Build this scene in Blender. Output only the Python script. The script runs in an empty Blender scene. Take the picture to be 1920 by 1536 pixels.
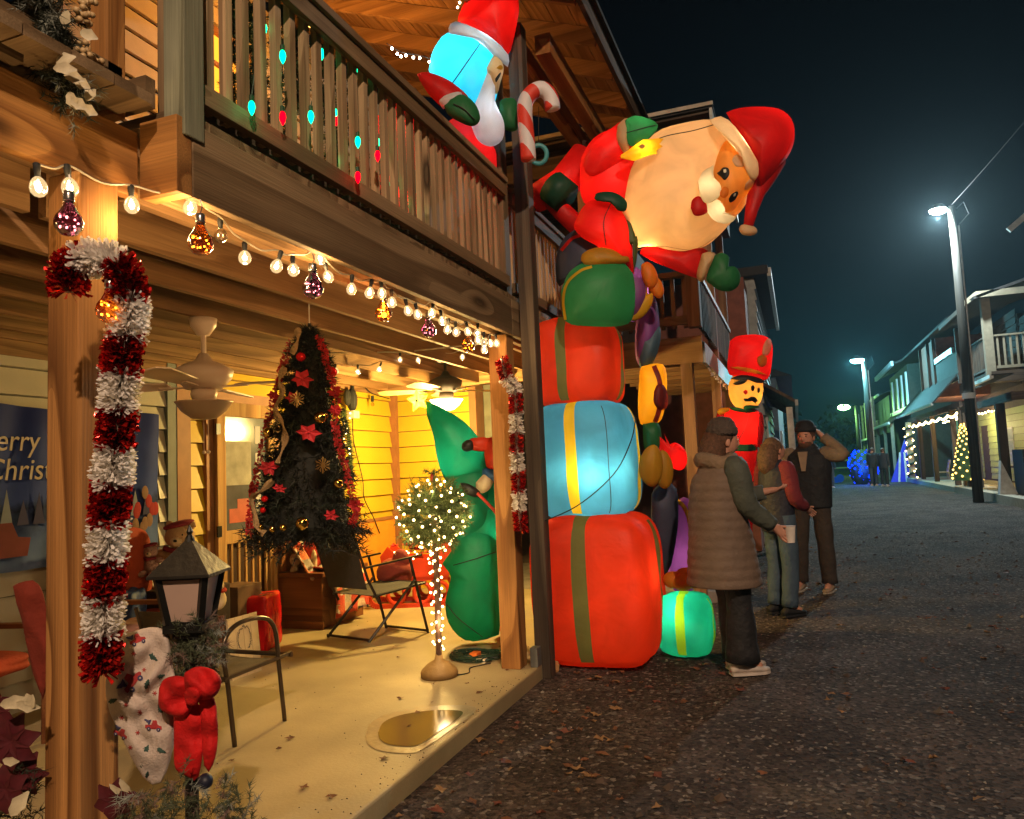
import bpy, bmesh, math, random
from mathutils import Vector, Matrix, noise as mnoise
random.seed(7)
sc = bpy.context.scene
R_ = math.radians

# ------------------------------------------------------------------ camera
YAW, PITCH, ROLL, FPX = R_(20.7), R_(4.6), R_(2.5), 1400.0
CAM = Vector((0.0, 0.0, 1.45))
FW = Vector((-math.sin(YAW)*math.cos(PITCH), math.cos(YAW)*math.cos(PITCH), math.sin(PITCH)))
r0 = Vector((math.cos(YAW), math.sin(YAW), 0)); u0 = r0.cross(FW)
UP = u0*math.cos(ROLL) + r0*math.sin(ROLL)
RT = r0*math.cos(ROLL) - u0*math.sin(ROLL)
cd = bpy.data.cameras.new('camera'); cam = bpy.data.objects.new('camera', cd)
sc.collection.objects.link(cam)
cd.sensor_width = 36; cd.lens = FPX/1920*36; cd.clip_end = 1500; cd.clip_start = 0.05
mw = Matrix((RT, UP, -FW)).transposed().to_4x4(); mw.translation = CAM
cam.matrix_world = mw
sc.camera = cam

# ------------------------------------------------------------------ world: clear night sky
w = bpy.data.worlds.new('World'); sc.world = w; w.use_nodes = True
nt = w.node_tree; nt.nodes.clear()
tc = nt.nodes.new('ShaderNodeTexCoord'); sep = nt.nodes.new('ShaderNodeSeparateXYZ')
rp = nt.nodes.new('ShaderNodeValToRGB'); bg = nt.nodes.new('ShaderNodeBackground'); ow = nt.nodes.new('ShaderNodeOutputWorld')
nt.links.new(tc.outputs['Generated'], sep.inputs[0]); nt.links.new(sep.outputs['Z'], rp.inputs[0])
cr = rp.color_ramp
cr.elements[0].position = 0.0; cr.elements[0].color = (0.005, 0.040, 0.046, 1)
cr.elements[1].position = 0.62; cr.elements[1].color = (0.0018, 0.0020, 0.0035, 1)
e = cr.elements.new(0.13); e.color = (0.0045, 0.021, 0.030, 1)
e = cr.elements.new(0.33); e.color = (0.0030, 0.0075, 0.0125, 1)
nt.links.new(rp.outputs[0], bg.inputs[0]); bg.inputs[1].default_value = 0.22
nt.links.new(bg.outputs[0], ow.inputs[0])

sc.view_settings.view_transform = 'Standard'; sc.view_settings.look = 'None'
sc.view_settings.exposure = 0.9; sc.view_settings.gamma = 1.0
sc.view_settings.use_curve_mapping = False
cy = sc.cycles
cy.use_denoising = True; cy.max_bounces = 6; cy.diffuse_bounces = 3; cy.glossy_bounces = 3
cy.transmission_bounces = 4; cy.transparent_max_bounces = 12
cy.caustics_reflective = False; cy.caustics_refractive = False
cy.sample_clamp_indirect = 3.0; cy.use_light_tree = True

# ------------------------------------------------------------------ helpers
def at(px, py, X=None, Y=None, Z=None, D=None):
    """A point of the place on the line of sight through a picture position, on a given plane or distance."""
    d = FW + RT*((px-960)/FPX) + UP*((768-py)/FPX)
    if X is not None: t = (X-CAM.x)/d.x
    elif Y is not None: t = (Y-CAM.y)/d.y
    elif Z is not None: t = (Z-CAM.z)/d.z
    else: t = D
    return CAM + d*t

COL = sc.collection
WLOC = {}
def wl(o):
    if o is None: return Vector((0, 0, 0))
    return WLOC.get(o.name, o.location.copy())

def thing(name, label, cat, loc, group=None):
    o = bpy.data.objects.new(name, None); COL.objects.link(o); o.empty_display_size = .1
    o.location = Vector(loc); WLOC[o.name] = Vector(loc)
    o['label'] = label; o['category'] = cat
    if group: o['group'] = group
    return o

def tag(o, label, cat, group=None):
    o['label'] = label; o['category'] = cat
    if group: o['group'] = group
    return o

def link_mesh(name, me, wloc, parent):
    o = bpy.data.objects.new(name, me); COL.objects.link(o)
    wloc = Vector(wloc)
    o.location = wloc - wl(parent)
    if parent is not None: o.parent = parent
    WLOC[o.name] = wloc
    return o

class M:
    """Collects shapes in place coordinates; o() links them as one mesh object."""
    def __init__(s): s.v = []; s.f = []; s.mi = []; s.cur = 0
    def add(s, vs, fs):
        b = len(s.v); s.v += [tuple(q) for q in vs]
        s.f += [tuple(i+b for i in f) for f in fs]; s.mi += [s.cur]*len(fs); return s
    def box(s, a, b):
        x0, y0, z0 = a; x1, y1, z1 = b
        return s.add([(x0,y0,z0),(x1,y0,z0),(x1,y1,z0),(x0,y1,z0),(x0,y0,z1),(x1,y0,z1),(x1,y1,z1),(x0,y1,z1)],
            [(0,3,2,1),(4,5,6,7),(0,1,5,4),(1,2,6,5),(2,3,7,6),(3,0,4,7)])
    def bar(s, p, q, w, h, up=(0,0,1)):
        p = Vector(p); q = Vector(q); d = (q-p).normalized(); u = Vector(up)
        if abs(d.dot(u)) > .98: u = Vector((0,1,0))
        r = d.cross(u).normalized(); u = r.cross(d).normalized()
        vs = []
        for c in (p, q):
            for a, b in ((-1,-1),(1,-1),(1,1),(-1,1)): vs.append(c + r*(w/2*a) + u*(h/2*b))
        return s.add(vs, [(0,3,2,1),(4,5,6,7),(0,1,5,4),(1,2,6,5),(2,3,7,6),(3,0,4,7)])
    def tube(s, pts, rad, n=10, caps=True):
        pts = [Vector(p) for p in pts]; N = len(pts)
        if not isinstance(rad, (list, tuple)): rad = [rad]*N
        ref = None; rings = []
        for i, p in enumerate(pts):
            d = (pts[min(i+1, N-1)] - pts[max(i-1, 0)]).normalized()
            if ref is None:
                ref = d.cross(Vector((0,0,1)))
                if ref.length < .1: ref = d.cross(Vector((0,1,0)))
                ref.normalize()
            ref = (ref - d*ref.dot(d)).normalized(); b = d.cross(ref)
            rr = rad[i]; ra, rb = rr if isinstance(rr, tuple) else (rr, rr)
            rings.append([p + ref*(math.cos(k*2*math.pi/n)*ra) + b*(math.sin(k*2*math.pi/n)*rb) for k in range(n)])
        vs = [v for r in rings for v in r]; fs = []
        for i in range(N-1):
            for k in range(n):
                a = i*n+k; c = i*n+(k+1) % n; fs.append((a, c, c+n, a+n))
        if caps: fs.append(tuple(range(n-1, -1, -1))); fs.append(tuple((N-1)*n+k for k in range(n)))
        return s.add(vs, fs)
    def lathe(s, c, prof, n=20, ax=(0,0,1)):
        """prof: (radius, height) pairs about an axis through c"""
        c = Vector(c); ax = Vector(ax).normalized()
        r = ax.cross(Vector((0,1,0)));
        if r.length < .1: r = ax.cross(Vector((1,0,0)))
        r.normalize(); b = ax.cross(r); vs = []; fs = []
        for (ra, h) in prof:
            for k in range(n):
                t = 2*math.pi*k/n; vs.append(c + ax*h + r*(ra*math.cos(t)) + b*(ra*math.sin(t)))
        for i in range(len(prof)-1):
            for k in range(n):
                a = i*n+k; d = i*n+(k+1) % n; fs.append((a, d, d+n, a+n))
        fs.append(tuple(range(n-1, -1, -1))); fs.append(tuple((len(prof)-1)*n+k for k in range(n)))
        return s.add(vs, fs)
    def ball(s, c, r, n=14, m=9, fr=None):
        """ellipsoid; r a number or three radii along the axes fr"""
        c = Vector(c); rx, ry, rz = (r, r, r) if not isinstance(r, (tuple, list)) else r
        X, Y, Z = fr if fr else (Vector((1,0,0)), Vector((0,1,0)), Vector((0,0,1)))
        vs = [c + Z*rz]; fs = []
        for i in range(1, m):
            ph = math.pi*i/m
            for k in range(n):
                t = 2*math.pi*k/n
                vs.append(c + X*(rx*math.sin(ph)*math.cos(t)) + Y*(ry*math.sin(ph)*math.sin(t)) + Z*(rz*math.cos(ph)))
        vs.append(c - Z*rz); L = len(vs)-1
        for k in range(n): fs.append((0, 1+k, 1+(k+1) % n)); fs.append((L, L-n+(k+1) % n, L-n+k))
        for i in range(m-2):
            for k in range(n):
                a = 1+i*n+k; d = 1+i*n+(k+1) % n; fs.append((a, a+n, d+n, d))
        return s.add(vs, fs)
    def prism(s, poly, d):
        """flat polygon (list of Vectors) extruded by vector d"""
        n = len(poly); d = Vector(d); poly = [Vector(p) for p in poly]
        vs = poly + [p+d for p in poly]
        fs = [tuple(range(n-1, -1, -1)), tuple(range(n, 2*n))] + [(i, (i+1) % n, (i+1) % n+n, i+n) for i in range(n)]
        return s.add(vs, fs)
    def mesh(s, mats, origin, smooth=False):
        me = bpy.data.meshes.new('m')
        o = Vector(origin)
        me.from_pydata([(v[0]-o.x, v[1]-o.y, v[2]-o.z) for v in s.v], [], s.f)
        for m in (mats if isinstance(mats, (list, tuple)) else [mats]): me.materials.append(m)
        if isinstance(mats, (list, tuple)) and len(mats) > 1: me.polygons.foreach_set('material_index', s.mi)
        if smooth: me.polygons.foreach_set('use_smooth', [True]*len(me.polygons))
        me.update(); return me
    def o(s, name, mats, parent=None, smooth=False, kind=None, bevel=0, fix=True, label=None, origin=None):
        if origin is None:
            xs = [v[0] for v in s.v]; ys = [v[1] for v in s.v]; zs = [v[2] for v in s.v]
            origin = ((min(xs)+max(xs))/2, (min(ys)+max(ys))/2, min(zs))
        me = s.mesh(mats, origin, smooth)
        if fix:
            bm = bmesh.new(); bm.from_mesh(me); bmesh.ops.recalc_face_normals(bm, faces=bm.faces); bm.to_mesh(me); bm.free()
        me.name = name
        ob = link_mesh(name, me, origin, parent)
        if bevel:
            md = ob.modifiers.new('bevel', 'BEVEL'); md.width = bevel; md.segments = 2; md.limit_method = 'ANGLE'
        if smooth and bevel == 0 and not parent is None and False: pass
        if kind: ob['kind'] = kind
        if label: ob['label'] = label
        return ob

def smooth_path(pts, k=6):
    pts = [Vector(p) for p in pts]; out = []
    P = [pts[0]*2-pts[1]] + pts + [pts[-1]*2-pts[-2]]
    for i in range(1, len(P)-2):
        a, b, c, d = P[i-1], P[i], P[i+1], P[i+2]
        for j in range(k):
            t = j/k
            out.append(.5*((2*b) + (c-a)*t + (2*a-5*b+4*c-d)*t*t + (3*b-a-3*c+d)*t**3))
    out.append(pts[-1].copy()); return out

def copy_tree(o, wloc, rz=None, label=None, group=None, parent=None):
    c = o.copy(); COL.objects.link(c)
    if parent is None: c.location = Vector(wloc); WLOC[c.name] = Vector(wloc)
    else: c.parent = parent
    if rz is not None: c.rotation_euler.z = rz
    if label: c['label'] = label
    if group: c['group'] = group
    for ch in [q for q in o.children]: copy_tree(ch, None, parent=c)
    return c

def lamp(name, loc, power, col, rad=.05, parent=None, spot=None):
    ld = bpy.data.lights.new(name, 'POINT'); ld.energy = power; ld.color = col; ld.shadow_soft_size = rad
    o = bpy.data.objects.new(name, ld); COL.objects.link(o)
    o.location = Vector(loc) - wl(parent)
    if parent is not None: o.parent = parent
    return o

# ------------------------------------------------------------------ materials
MATS = {}
def _n(nt, t, **k):
    n = nt.nodes.new(t)
    for a, b in k.items(): setattr(n, a, b)
    return n
def mat(name, col, rough=.6, metal=0.0, em=None, es=0.0, var=.25, vs=8.0, bump=0.0, bs=40.0, spec=.4):
    if name in MATS: return MATS[name]
    m = bpy.data.materials.new(name); m.use_nodes = True; nt = m.node_tree
    b = nt.nodes['Principled BSDF']
    b.inputs['Roughness'].default_value = rough; b.inputs['Metallic'].default_value = metal
    b.inputs['Specular IOR Level'].default_value = spec
    c = (*col, 1)
    tc = _n(nt, 'ShaderNodeTexCoord')
    if var > 0:
        nz = _n(nt, 'ShaderNodeTexNoise'); nz.inputs['Scale'].default_value = vs; nz.inputs['Detail'].default_value = 6
        nt.links.new(tc.outputs['Object'], nz.inputs['Vector'])
        rp = _n(nt, 'ShaderNodeValToRGB')
        rp.color_ramp.elements[0].position = .3; rp.color_ramp.elements[1].position = .7
        rp.color_ramp.elements[0].color = (*[q*(1-var) for q in col], 1)
        rp.color_ramp.elements[1].color = (*[min(1, q*(1+var*.6)) for q in col], 1)
        nt.links.new(nz.outputs[0], rp.inputs[0]); nt.links.new(rp.outputs[0], b.inputs['Base Color'])
    else: b.inputs['Base Color'].default_value = c
    if bump > 0:
        nb = _n(nt, 'ShaderNodeTexNoise'); nb.inputs['Scale'].default_value = bs; nb.inputs['Detail'].default_value = 5
        nt.links.new(tc.outputs['Object'], nb.inputs['Vector'])
        bp = _n(nt, 'ShaderNodeBump'); bp.inputs['Strength'].default_value = bump; bp.inputs['Distance'].default_value = .02
        nt.links.new(nb.outputs[0], bp.inputs['Height']); nt.links.new(bp.outputs[0], b.inputs['Normal'])
    if em: b.inputs['Emission Color'].default_value = (*em, 1); b.inputs['Emission Strength'].default_value = es
    MATS[name] = m; return m

def emit(name, col, s):
    if name in MATS: return MATS[name]
    m = bpy.data.materials.new(name); m.use_nodes = True; nt = m.node_tree; nt.nodes.clear()
    e = _n(nt, 'ShaderNodeEmission'); o = _n(nt, 'ShaderNodeOutputMaterial')
    e.inputs[0].default_value = (*col, 1); e.inputs[1].default_value = s; nt.links.new(e.outputs[0], o.inputs[0])
    MATS[name] = m; return m

def wood(name, light, dark, axis='Z', scale=1.0, rough=.75, knots=True, bump=.35, ring=9.0, weather=0.0):
    """sawn timber: growth rings cut lengthways, fine grain, knots, checks; grain runs along axis"""
    if name in MATS: return MATS[name]
    m = bpy.data.materials.new(name); m.use_nodes = True; nt = m.node_tree; L = nt.links.new
    b = nt.nodes['Principled BSDF']; b.inputs['Roughness'].default_value = rough; b.inputs['Specular IOR Level'].default_value = .25
    tc = _n(nt, 'ShaderNodeTexCoord'); oi = _n(nt, 'ShaderNodeObjectInfo')
    vm = _n(nt, 'ShaderNodeVectorMath', operation='SCALE'); L(oi.outputs['Random'], vm.inputs['Scale']); vm.inputs[0].default_value = (13, 7, 5)
    ad = _n(nt, 'ShaderNodeVectorMath', operation='ADD'); L(tc.outputs['Object'], ad.inputs[0]); L(vm.outputs[0], ad.inputs[1])
    a = {'X': (.07, 1, 1), 'Y': (1, .07, 1), 'Z': (1, 1, .07)}[axis]
    mp = _n(nt, 'ShaderNodeVectorMath', operation='MULTIPLY'); mp.inputs[1].default_value = tuple(q*scale for q in a); L(ad.outputs[0], mp.inputs[0])
    # knots push the rings aside
    vk = _n(nt, 'ShaderNodeTexVoronoi'); vk.inputs['Scale'].default_value = 3.4
    ak = {'X': (.28, 1, 1), 'Y': (1, .28, 1), 'Z': (1, 1, .28)}[axis]
    mk = _n(nt, 'ShaderNodeVectorMath', operation='MULTIPLY'); mk.inputs[1].default_value = tuple(q*scale for q in ak); L(ad.outputs[0], mk.inputs[0])
    L(mk.outputs[0], vk.inputs['Vector'])
    kr = _n(nt, 'ShaderNodeMapRange'); kr.inputs[1].default_value = 0; kr.inputs[2].default_value = .30; kr.inputs[3].default_value = 1; kr.inputs[4].default_value = 0
    kr.interpolation_type = 'SMOOTHSTEP'
    L(vk.outputs['Distance'], kr.inputs[0])
    nz = _n(nt, 'ShaderNodeTexNoise'); nz.inputs['Scale'].default_value = 2.2; nz.inputs['Detail'].default_value = 2; L(mp.outputs[0], nz.inputs['Vector'])
    m1 = _n(nt, 'ShaderNodeMath', operation='MULTIPLY_ADD'); L(nz.outputs[0], m1.inputs[0]); m1.inputs[1].default_value = ring; 
    k2 = _n(nt, 'ShaderNodeMath', operation='MULTIPLY'); L(kr.outputs[0], k2.inputs[0]); k2.inputs[1].default_value = 1.3 if knots else 0.0
    L(k2.outputs[0], m1.inputs[2])
    fr = _n(nt, 'ShaderNodeMath', operation='FRACT'); L(m1.outputs[0], fr.inputs[0])
    r1 = _n(nt, 'ShaderNodeValToRGB'); r1.color_ramp.elements[0].color = (*light, 1); r1.color_ramp.elements[1].color = (*dark, 1)
    r1.color_ramp.elements[0].position = .25; r1.color_ramp.elements[1].position = .93
    e = r1.color_ramp.elements.new(.985); e.color = (*[(p+q)/2 for p, q in zip(light, dark)], 1)
    L(fr.outputs[0], r1.inputs[0])
    # fine fibres
    mf = _n(nt, 'ShaderNodeVectorMath', operation='MULTIPLY'); mf.inputs[1].default_value = {'X': (3, 160, 160), 'Y': (160, 3, 160), 'Z': (160, 160, 3)}[axis]
    L(ad.outputs[0], mf.inputs[0]); nf = _n(nt, 'ShaderNodeTexNoise'); nf.inputs['Scale'].default_value = 1; nf.inputs['Detail'].default_value = 4; L(mf.outputs[0], nf.inputs['Vector'])
    mx = _n(nt, 'ShaderNodeMix', data_type='RGBA', blend_type='MULTIPLY'); mx.inputs[0].default_value = .55
    rf = _n(nt, 'ShaderNodeMapRange'); rf.inputs[1].default_value = .25; rf.inputs[2].default_value = .75; rf.inputs[3].default_value = .45; rf.inputs[4].default_value = 1.15
    L(nf.outputs[0], rf.inputs[0]); L(r1.outputs[0], mx.inputs[6]); L(rf.outputs[0], mx.inputs[7])
    # large blotches
    nb = _n(nt, 'ShaderNodeTexNoise'); nb.inputs['Scale'].default_value = 3.0; nb.inputs['Detail'].default_value = 4; L(mk.outputs[0], nb.inputs['Vector'])
    rb = _n(nt, 'ShaderNodeMapRange'); rb.inputs[1].default_value = .3; rb.inputs[2].default_value = .7; rb.inputs[3].default_value = .62; rb.inputs[4].default_value = 1.15
    L(nb.outputs[0], rb.inputs[0])
    my = _n(nt, 'ShaderNodeMix', data_type='RGBA', blend_type='MULTIPLY'); my.inputs[0].default_value = 1; L(mx.outputs[2], my.inputs[6]); L(rb.outputs[0], my.inputs[7])
    # knot hearts
    kd = _n(nt, 'ShaderNodeMapRange'); kd.inputs[1].default_value = .06; kd.inputs[2].default_value = .13; kd.inputs[3].default_value = .25 if knots else 1; kd.inputs[4].default_value = 1
    L(vk.outputs['Distance'], kd.inputs[0])
    mz = _n(nt, 'ShaderNodeMix', data_type='RGBA', blend_type='MULTIPLY'); mz.inputs[0].default_value = 1; L(my.outputs[2], mz.inputs[6]); L(kd.outputs[0], mz.inputs[7])
    L(mz.outputs[2], b.inputs['Base Color'])
    bp = _n(nt, 'ShaderNodeBump'); bp.inputs['Strength'].default_value = bump; bp.inputs['Distance'].default_value = .006
    L(nf.outputs[0], bp.inputs['Height']); L(bp.outputs[0], b.inputs['Normal'])
    MATS[name] = m; return m

def fabric(name, col, tr=.5, bump=.32):
    """thin ripstop nylon that lets a lamp inside glow through"""
    if name in MATS: return MATS[name]
    m = bpy.data.materials.new(name); m.use_nodes = True; nt = m.node_tree; nt.nodes.clear(); L = nt.links.new
    tc = _n(nt, 'ShaderNodeTexCoord'); nz = _n(nt, 'ShaderNodeTexNoise'); nz.inputs['Scale'].default_value = 3.5; nz.inputs['Detail'].default_value = 5
    nz.inputs['Distortion'].default_value = .8
    L(tc.outputs['Object'], nz.inputs['Vector'])
    rp = _n(nt, 'ShaderNodeValToRGB'); rp.color_ramp.elements[0].color = (*[q*.82 for q in col], 1); rp.color_ramp.elements[1].color = (*[min(1, q*1.08) for q in col], 1)
    rp.color_ramp.elements[0].position = .3; rp.color_ramp.elements[1].position = .65
    L(nz.outputs[0], rp.inputs[0])
    n2 = _n(nt, 'ShaderNodeTexNoise'); n2.inputs['Scale'].default_value = 5; n2.inputs['Detail'].default_value = 2; n2.inputs['Distortion'].default_value = 1.4
    L(tc.outputs['Object'], n2.inputs['Vector'])
    bp = _n(nt, 'ShaderNodeBump'); bp.inputs['Strength'].default_value = bump; bp.inputs['Distance'].default_value = .03
    L(n2.outputs[0], bp.inputs['Height'])
    d = _n(nt, 'ShaderNodeBsdfDiffuse'); t = _n(nt, 'ShaderNodeBsdfTranslucent'); g = _n(nt, 'ShaderNodeBsdfGlossy')
    g.inputs['Roughness'].default_value = .55
    for q in (d, t, g): L(bp.outputs[0], q.inputs['Normal'])
    L(rp.outputs[0], d.inputs[0]); L(rp.outputs[0], t.inputs[0])
    mx = _n(nt, 'ShaderNodeMixShader'); mx.inputs[0].default_value = tr; L(d.outputs[0], mx.inputs[1]); L(t.outputs[0], mx.inputs[2])
    m2 = _n(nt, 'ShaderNodeMixShader'); m2.inputs[0].default_value = .025; L(mx.outputs[0], m2.inputs[1]); L(g.outputs[0], m2.inputs[2])
    o = _n(nt, 'ShaderNodeOutputMaterial'); L(m2.outputs[0], o.inputs[0])
    MATS[name] = m; return m

def glass(name, tint, gloss=.12, em=None, es=0):
    if name in MATS: return MATS[name]
    m = bpy.data.materials.new(name); m.use_nodes = True; nt = m.node_tree; nt.nodes.clear(); L = nt.links.new
    t = _n(nt, 'ShaderNodeBsdfTransparent'); t.inputs[0].default_value = (*tint, 1)
    g = _n(nt, 'ShaderNodeBsdfGlossy'); g.inputs['Roughness'].default_value = .08
    fr = _n(nt, 'ShaderNodeLayerWeight'); fr.inputs[0].default_value = .35
    ma = _n(nt, 'ShaderNodeMath', operation='MULTIPLY_ADD'); ma.inputs[1].default_value = .75; ma.inputs[2].default_value = gloss; L(fr.outputs['Facing'], ma.inputs[0])
    mx = _n(nt, 'ShaderNodeMixShader'); L(ma.outputs[0], mx.inputs[0]); L(t.outputs[0], mx.inputs[1]); L(g.outputs[0], mx.inputs[2])
    o = _n(nt, 'ShaderNodeOutputMaterial'); last = mx.outputs[0]
    if em:
        e = _n(nt, 'ShaderNodeEmission'); e.inputs[0].default_value = (*em, 1); e.inputs[1].default_value = es
        ad = _n(nt, 'ShaderNodeAddShader'); L(last, ad.inputs[0]); L(e.outputs[0], ad.inputs[1]); last = ad.outputs[0]
    L(last, o.inputs[0]); MATS[name] = m; return m

PINE = ((.46, .215, .06), (.24, .095, .022))
GREYW = ((.30, .20, .105), (.14, .085, .04))
DARKW = ((.13, .095, .065), (.06, .042, .03))
def W3(n, c, **k): return {a: wood(n+'_'+a, c[0], c[1], a, **k) for a in 'XYZ'}
wp = W3('pine', PINE); wg = W3('grey_wood', GREYW); wd = W3('dark_wood', DARKW)
wj = W3('joist_wood', ((.36, .20, .085), (.22, .11, .04)), knots=False, ring=14.0)
wh = W3('honey_wood', ((.55, .33, .13), (.38, .2, .07)), knots=False)
black_metal = mat('black_metal', (.02, .02, .018), .4, .6, var=.2)
rubber = mat('black_rubber', (.015, .015, .015), .7)
# ------------------------------------------------------------------ ground
def ground_mat(name, c1, c2, c3, sc_=1.0, bump=.9, rough=.95):
    m = bpy.data.materials.new(name); m.use_nodes = True; nt = m.node_tree; L = nt.links.new
    b = nt.nodes['Principled BSDF']; b.inputs['Roughness'].default_value = rough; b.inputs['Specular IOR Level'].default_value = .25
    tc = _n(nt, 'ShaderNodeTexCoord')
    v = _n(nt, 'ShaderNodeTexVoronoi'); v.inputs['Scale'].default_value = 48*sc_; L(tc.outputs['Object'], v.inputs['Vector'])
    n = _n(nt, 'ShaderNodeTexNoise'); n.inputs['Scale'].default_value = 1.3; n.inputs['Detail'].default_value = 8; L(tc.outputs['Object'], n.inputs['Vector'])
    n2 = _n(nt, 'ShaderNodeTexNoise'); n2.inputs['Scale'].default_value = 90*sc_; n2.inputs['Detail'].default_value = 4; L(tc.outputs['Object'], n2.inputs['Vector'])
    r = _n(nt, 'ShaderNodeValToRGB'); r.color_ramp.elements[0].color = (*c1, 1); r.color_ramp.elements[1].color = (*c2, 1)
    r.color_ramp.elements[0].position = .40; r.color_ramp.elements[1].position = .60; L(n.outputs[0], r.inputs[0])
    hs = _n(nt, 'ShaderNodeSeparateColor'); L(v.outputs['Color'], hs.inputs[0])
    r2 = _n(nt, 'ShaderNodeMapRange'); r2.inputs[3].default_value = .35; r2.inputs[4].default_value = 1.7; L(hs.outputs[0], r2.inputs[0])
    mx = _n(nt, 'ShaderNodeMix', data_type='RGBA', blend_type='MULTIPLY'); mx.inputs[0].default_value = 1; L(r.outputs[0], mx.inputs[6]); L(r2.outputs[0], mx.inputs[7])
    m3 = _n(nt, 'ShaderNodeMix', data_type='RGBA'); gt = _n(nt, 'ShaderNodeMath', operation='GREATER_THAN'); gt.inputs[1].default_value = .93
    L(hs.outputs[1], gt.inputs[0]); L(gt.outputs[0], m3.inputs[0]); L(mx.outputs[2], m3.inputs[6]); m3.inputs[7].default_value = (*c3, 1)
    L(m3.outputs[2], b.inputs['Base Color'])
    ad = _n(nt, 'ShaderNodeMath', operation='ADD'); L(v.outputs['Distance'], ad.inputs[0]); L(n2.outputs[0], ad.inputs[1])
    bp = _n(nt, 'ShaderNodeBump'); bp.inputs['Strength'].default_value = bump; bp.inputs['Distance'].default_value = .02
    L(ad.outputs[0], bp.inputs['Height']); L(bp.outputs[0], b.inputs['Normal'])
    MATS[name] = m; return m
gm = ground_mat('gravel_ground', (.040, .029, .024), (.075, .056, .047), (.19, .16, .135))
g = M(); NX, NY = 60, 90
xs = [-1.9 + 8.5*i/NX for i in range(NX+1)]; ys = [-3 + 30*(j/NY)**1.4 for j in range(NY+1)]
xs = [-300, -60, -12] + xs + [14, 60, 300]; ys = [-300, -40] + ys + [60, 140, 400]
def gz(x, y):
    if not (-1.75 < x < 6.4 and -3 < y < 27): return 0.0
    f = min(1, (x+1.75)/.5, (6.4-x)/1.5, (27-y)/4)
    return .035*f*(mnoise.noise(Vector((x*.9, y*.9, 3)))+.5*mnoise.noise(Vector((x*2.7, y*2.7, 8)))) - .01*f
vs = [(x, y, gz(x, y)) for y in ys for x in xs]; W = len(xs)
g.add(vs, [(j*W+i, j*W+i+1, (j+1)*W+i+1, (j+1)*W+i) for j in range(len(ys)-1) for i in range(W-1)])
g.o('gravel_ground', gm, smooth=True, kind='structure', origin=(0, 0, 0))

# loose stones near the viewer
st = M(); st_m = [mat('stone_grey', (.10, .085, .075), .9, var=.3), mat('stone_brown', (.08, .055, .042), .9, var=.3), mat('stone_pale', (.27, .24, .20), .85, var=.2)]
for i in range(11000):
    y = 1.6 + 14*random.random()**1.8; x = random.uniform(-1.68, 1.2+.5*y)
    r = random.uniform(.004, .012)*(1 + (random.random() > .97)*1.6)*(1+.05*y)
    if x < -1.2 and y > 3.4: r *= 1.25
    st.cur = random.choices((0, 1, 2), (5, 6, 1.0))[0]
    z = gz(x, y); a = random.random()*6.28; ca, sa = math.cos(a)*r, math.sin(a)*r; q = random.uniform(.5, .9)
    st.add([(x+ca, y+sa, z), (x-sa*q, y+ca*q, z+r*.1), (x-ca, y-sa, z), (x+sa*q, y-ca*q, z+r*.15), (x+r*.2, y, z+r*random.uniform(.4, .9))],
           [(0,1,4), (1,2,4), (2,3,4), (3,0,4)])
st.o('gravel_stones', st_m, kind='stuff', fix=False, origin=(0, 0, 0))
lf = M(); lf_m = [mat('dry_leaf_brown', (.16, .065, .028), .75, var=.4), mat('dry_leaf_tan', (.25, .14, .06), .75, var=.4), mat('dry_leaf_red', (.14, .045, .028), .7, var=.4)]
for i in range(480):
    y = 1.8 + 12*random.random()**1.4; x = random.uniform(-1.65, .6+.45*y) if i % 3 else random.uniform(-1.7, -1.0)
    r = random.uniform(.018, .05); lf.cur = random.choice((0, 0, 1, 2)); a0 = random.random()*6.28; z = gz(x, y)+.008
    pts = []; k = 9
    for j in range(k):
        t = a0 + 2*math.pi*j/k; rr = r*(1 if j % 2 else .5)*random.uniform(.8, 1.1)
        pts.append((x+rr*math.cos(t), y+rr*.8*math.sin(t), z+random.uniform(0, .018)))
    pts.append((x, y, z+.002))
    lf.add(pts, [(j, (j+1) % k, k) for j in range(k)])
lf.o('fallen_leaves', lf_m, kind='stuff', fix=False, origin=(0, 0, 0))

# concrete porch slab
cm = mat('concrete', (.38, .30, .155), .55, var=.30, vs=1.6, bump=.12, bs=60, spec=.3)
s = M(); s.box((-4.7, -2.2, -.12), (-1.75, 8.05, .10)); s.o('porch_slab', cm, kind='structure', bevel=.012)
s = M(); s.box((-5, 8.06, -.1), (-.84, 16, .10)); s.o('porch_slab_far', mat('concrete_far', (.30, .26, .22), .7), kind='structure')
# puddle at the slab edge
pc = [(685,1378),(700,1352),(740,1335),(800,1325),(850,1322),(892,1326),(880,1345),(840,1372),(800,1400),(770,1412),(715,1408),(690,1395)]
def patch_on_slab(outline, z, shrink=1.0):
    ps = [at(px, py, Z=z) for px, py in outline]; c = sum(ps, Vector())/len(ps)
    ps = [c+(p-c)*shrink for p in ps]; ps = [Vector((min(p.x, -1.765), p.y, z)) for p in ps]
    ps = smooth_path(ps+[ps[0]], 5)[:-1]
    return [Vector((min(p.x, -1.765), p.y, z)) for p in ps]
wet = mat('wet_concrete', (.30, .24, .14), .30, var=.25, vs=9, spec=.5, bump=.15, bs=30)
p = M(); ps = patch_on_slab(pc, .1035, 1.0); p.add(ps, [tuple(range(len(ps)))]); p.o('damp_patch', wet, kind='structure')
water = bpy.data.materials.new('puddle_water'); water.use_nodes = True; b = water.node_tree.nodes['Principled BSDF']
b.inputs['Base Color'].default_value = (.10, .075, .035, 1); b.inputs['Roughness'].default_value = .12; b.inputs['Specular IOR Level'].default_value = .22
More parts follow.
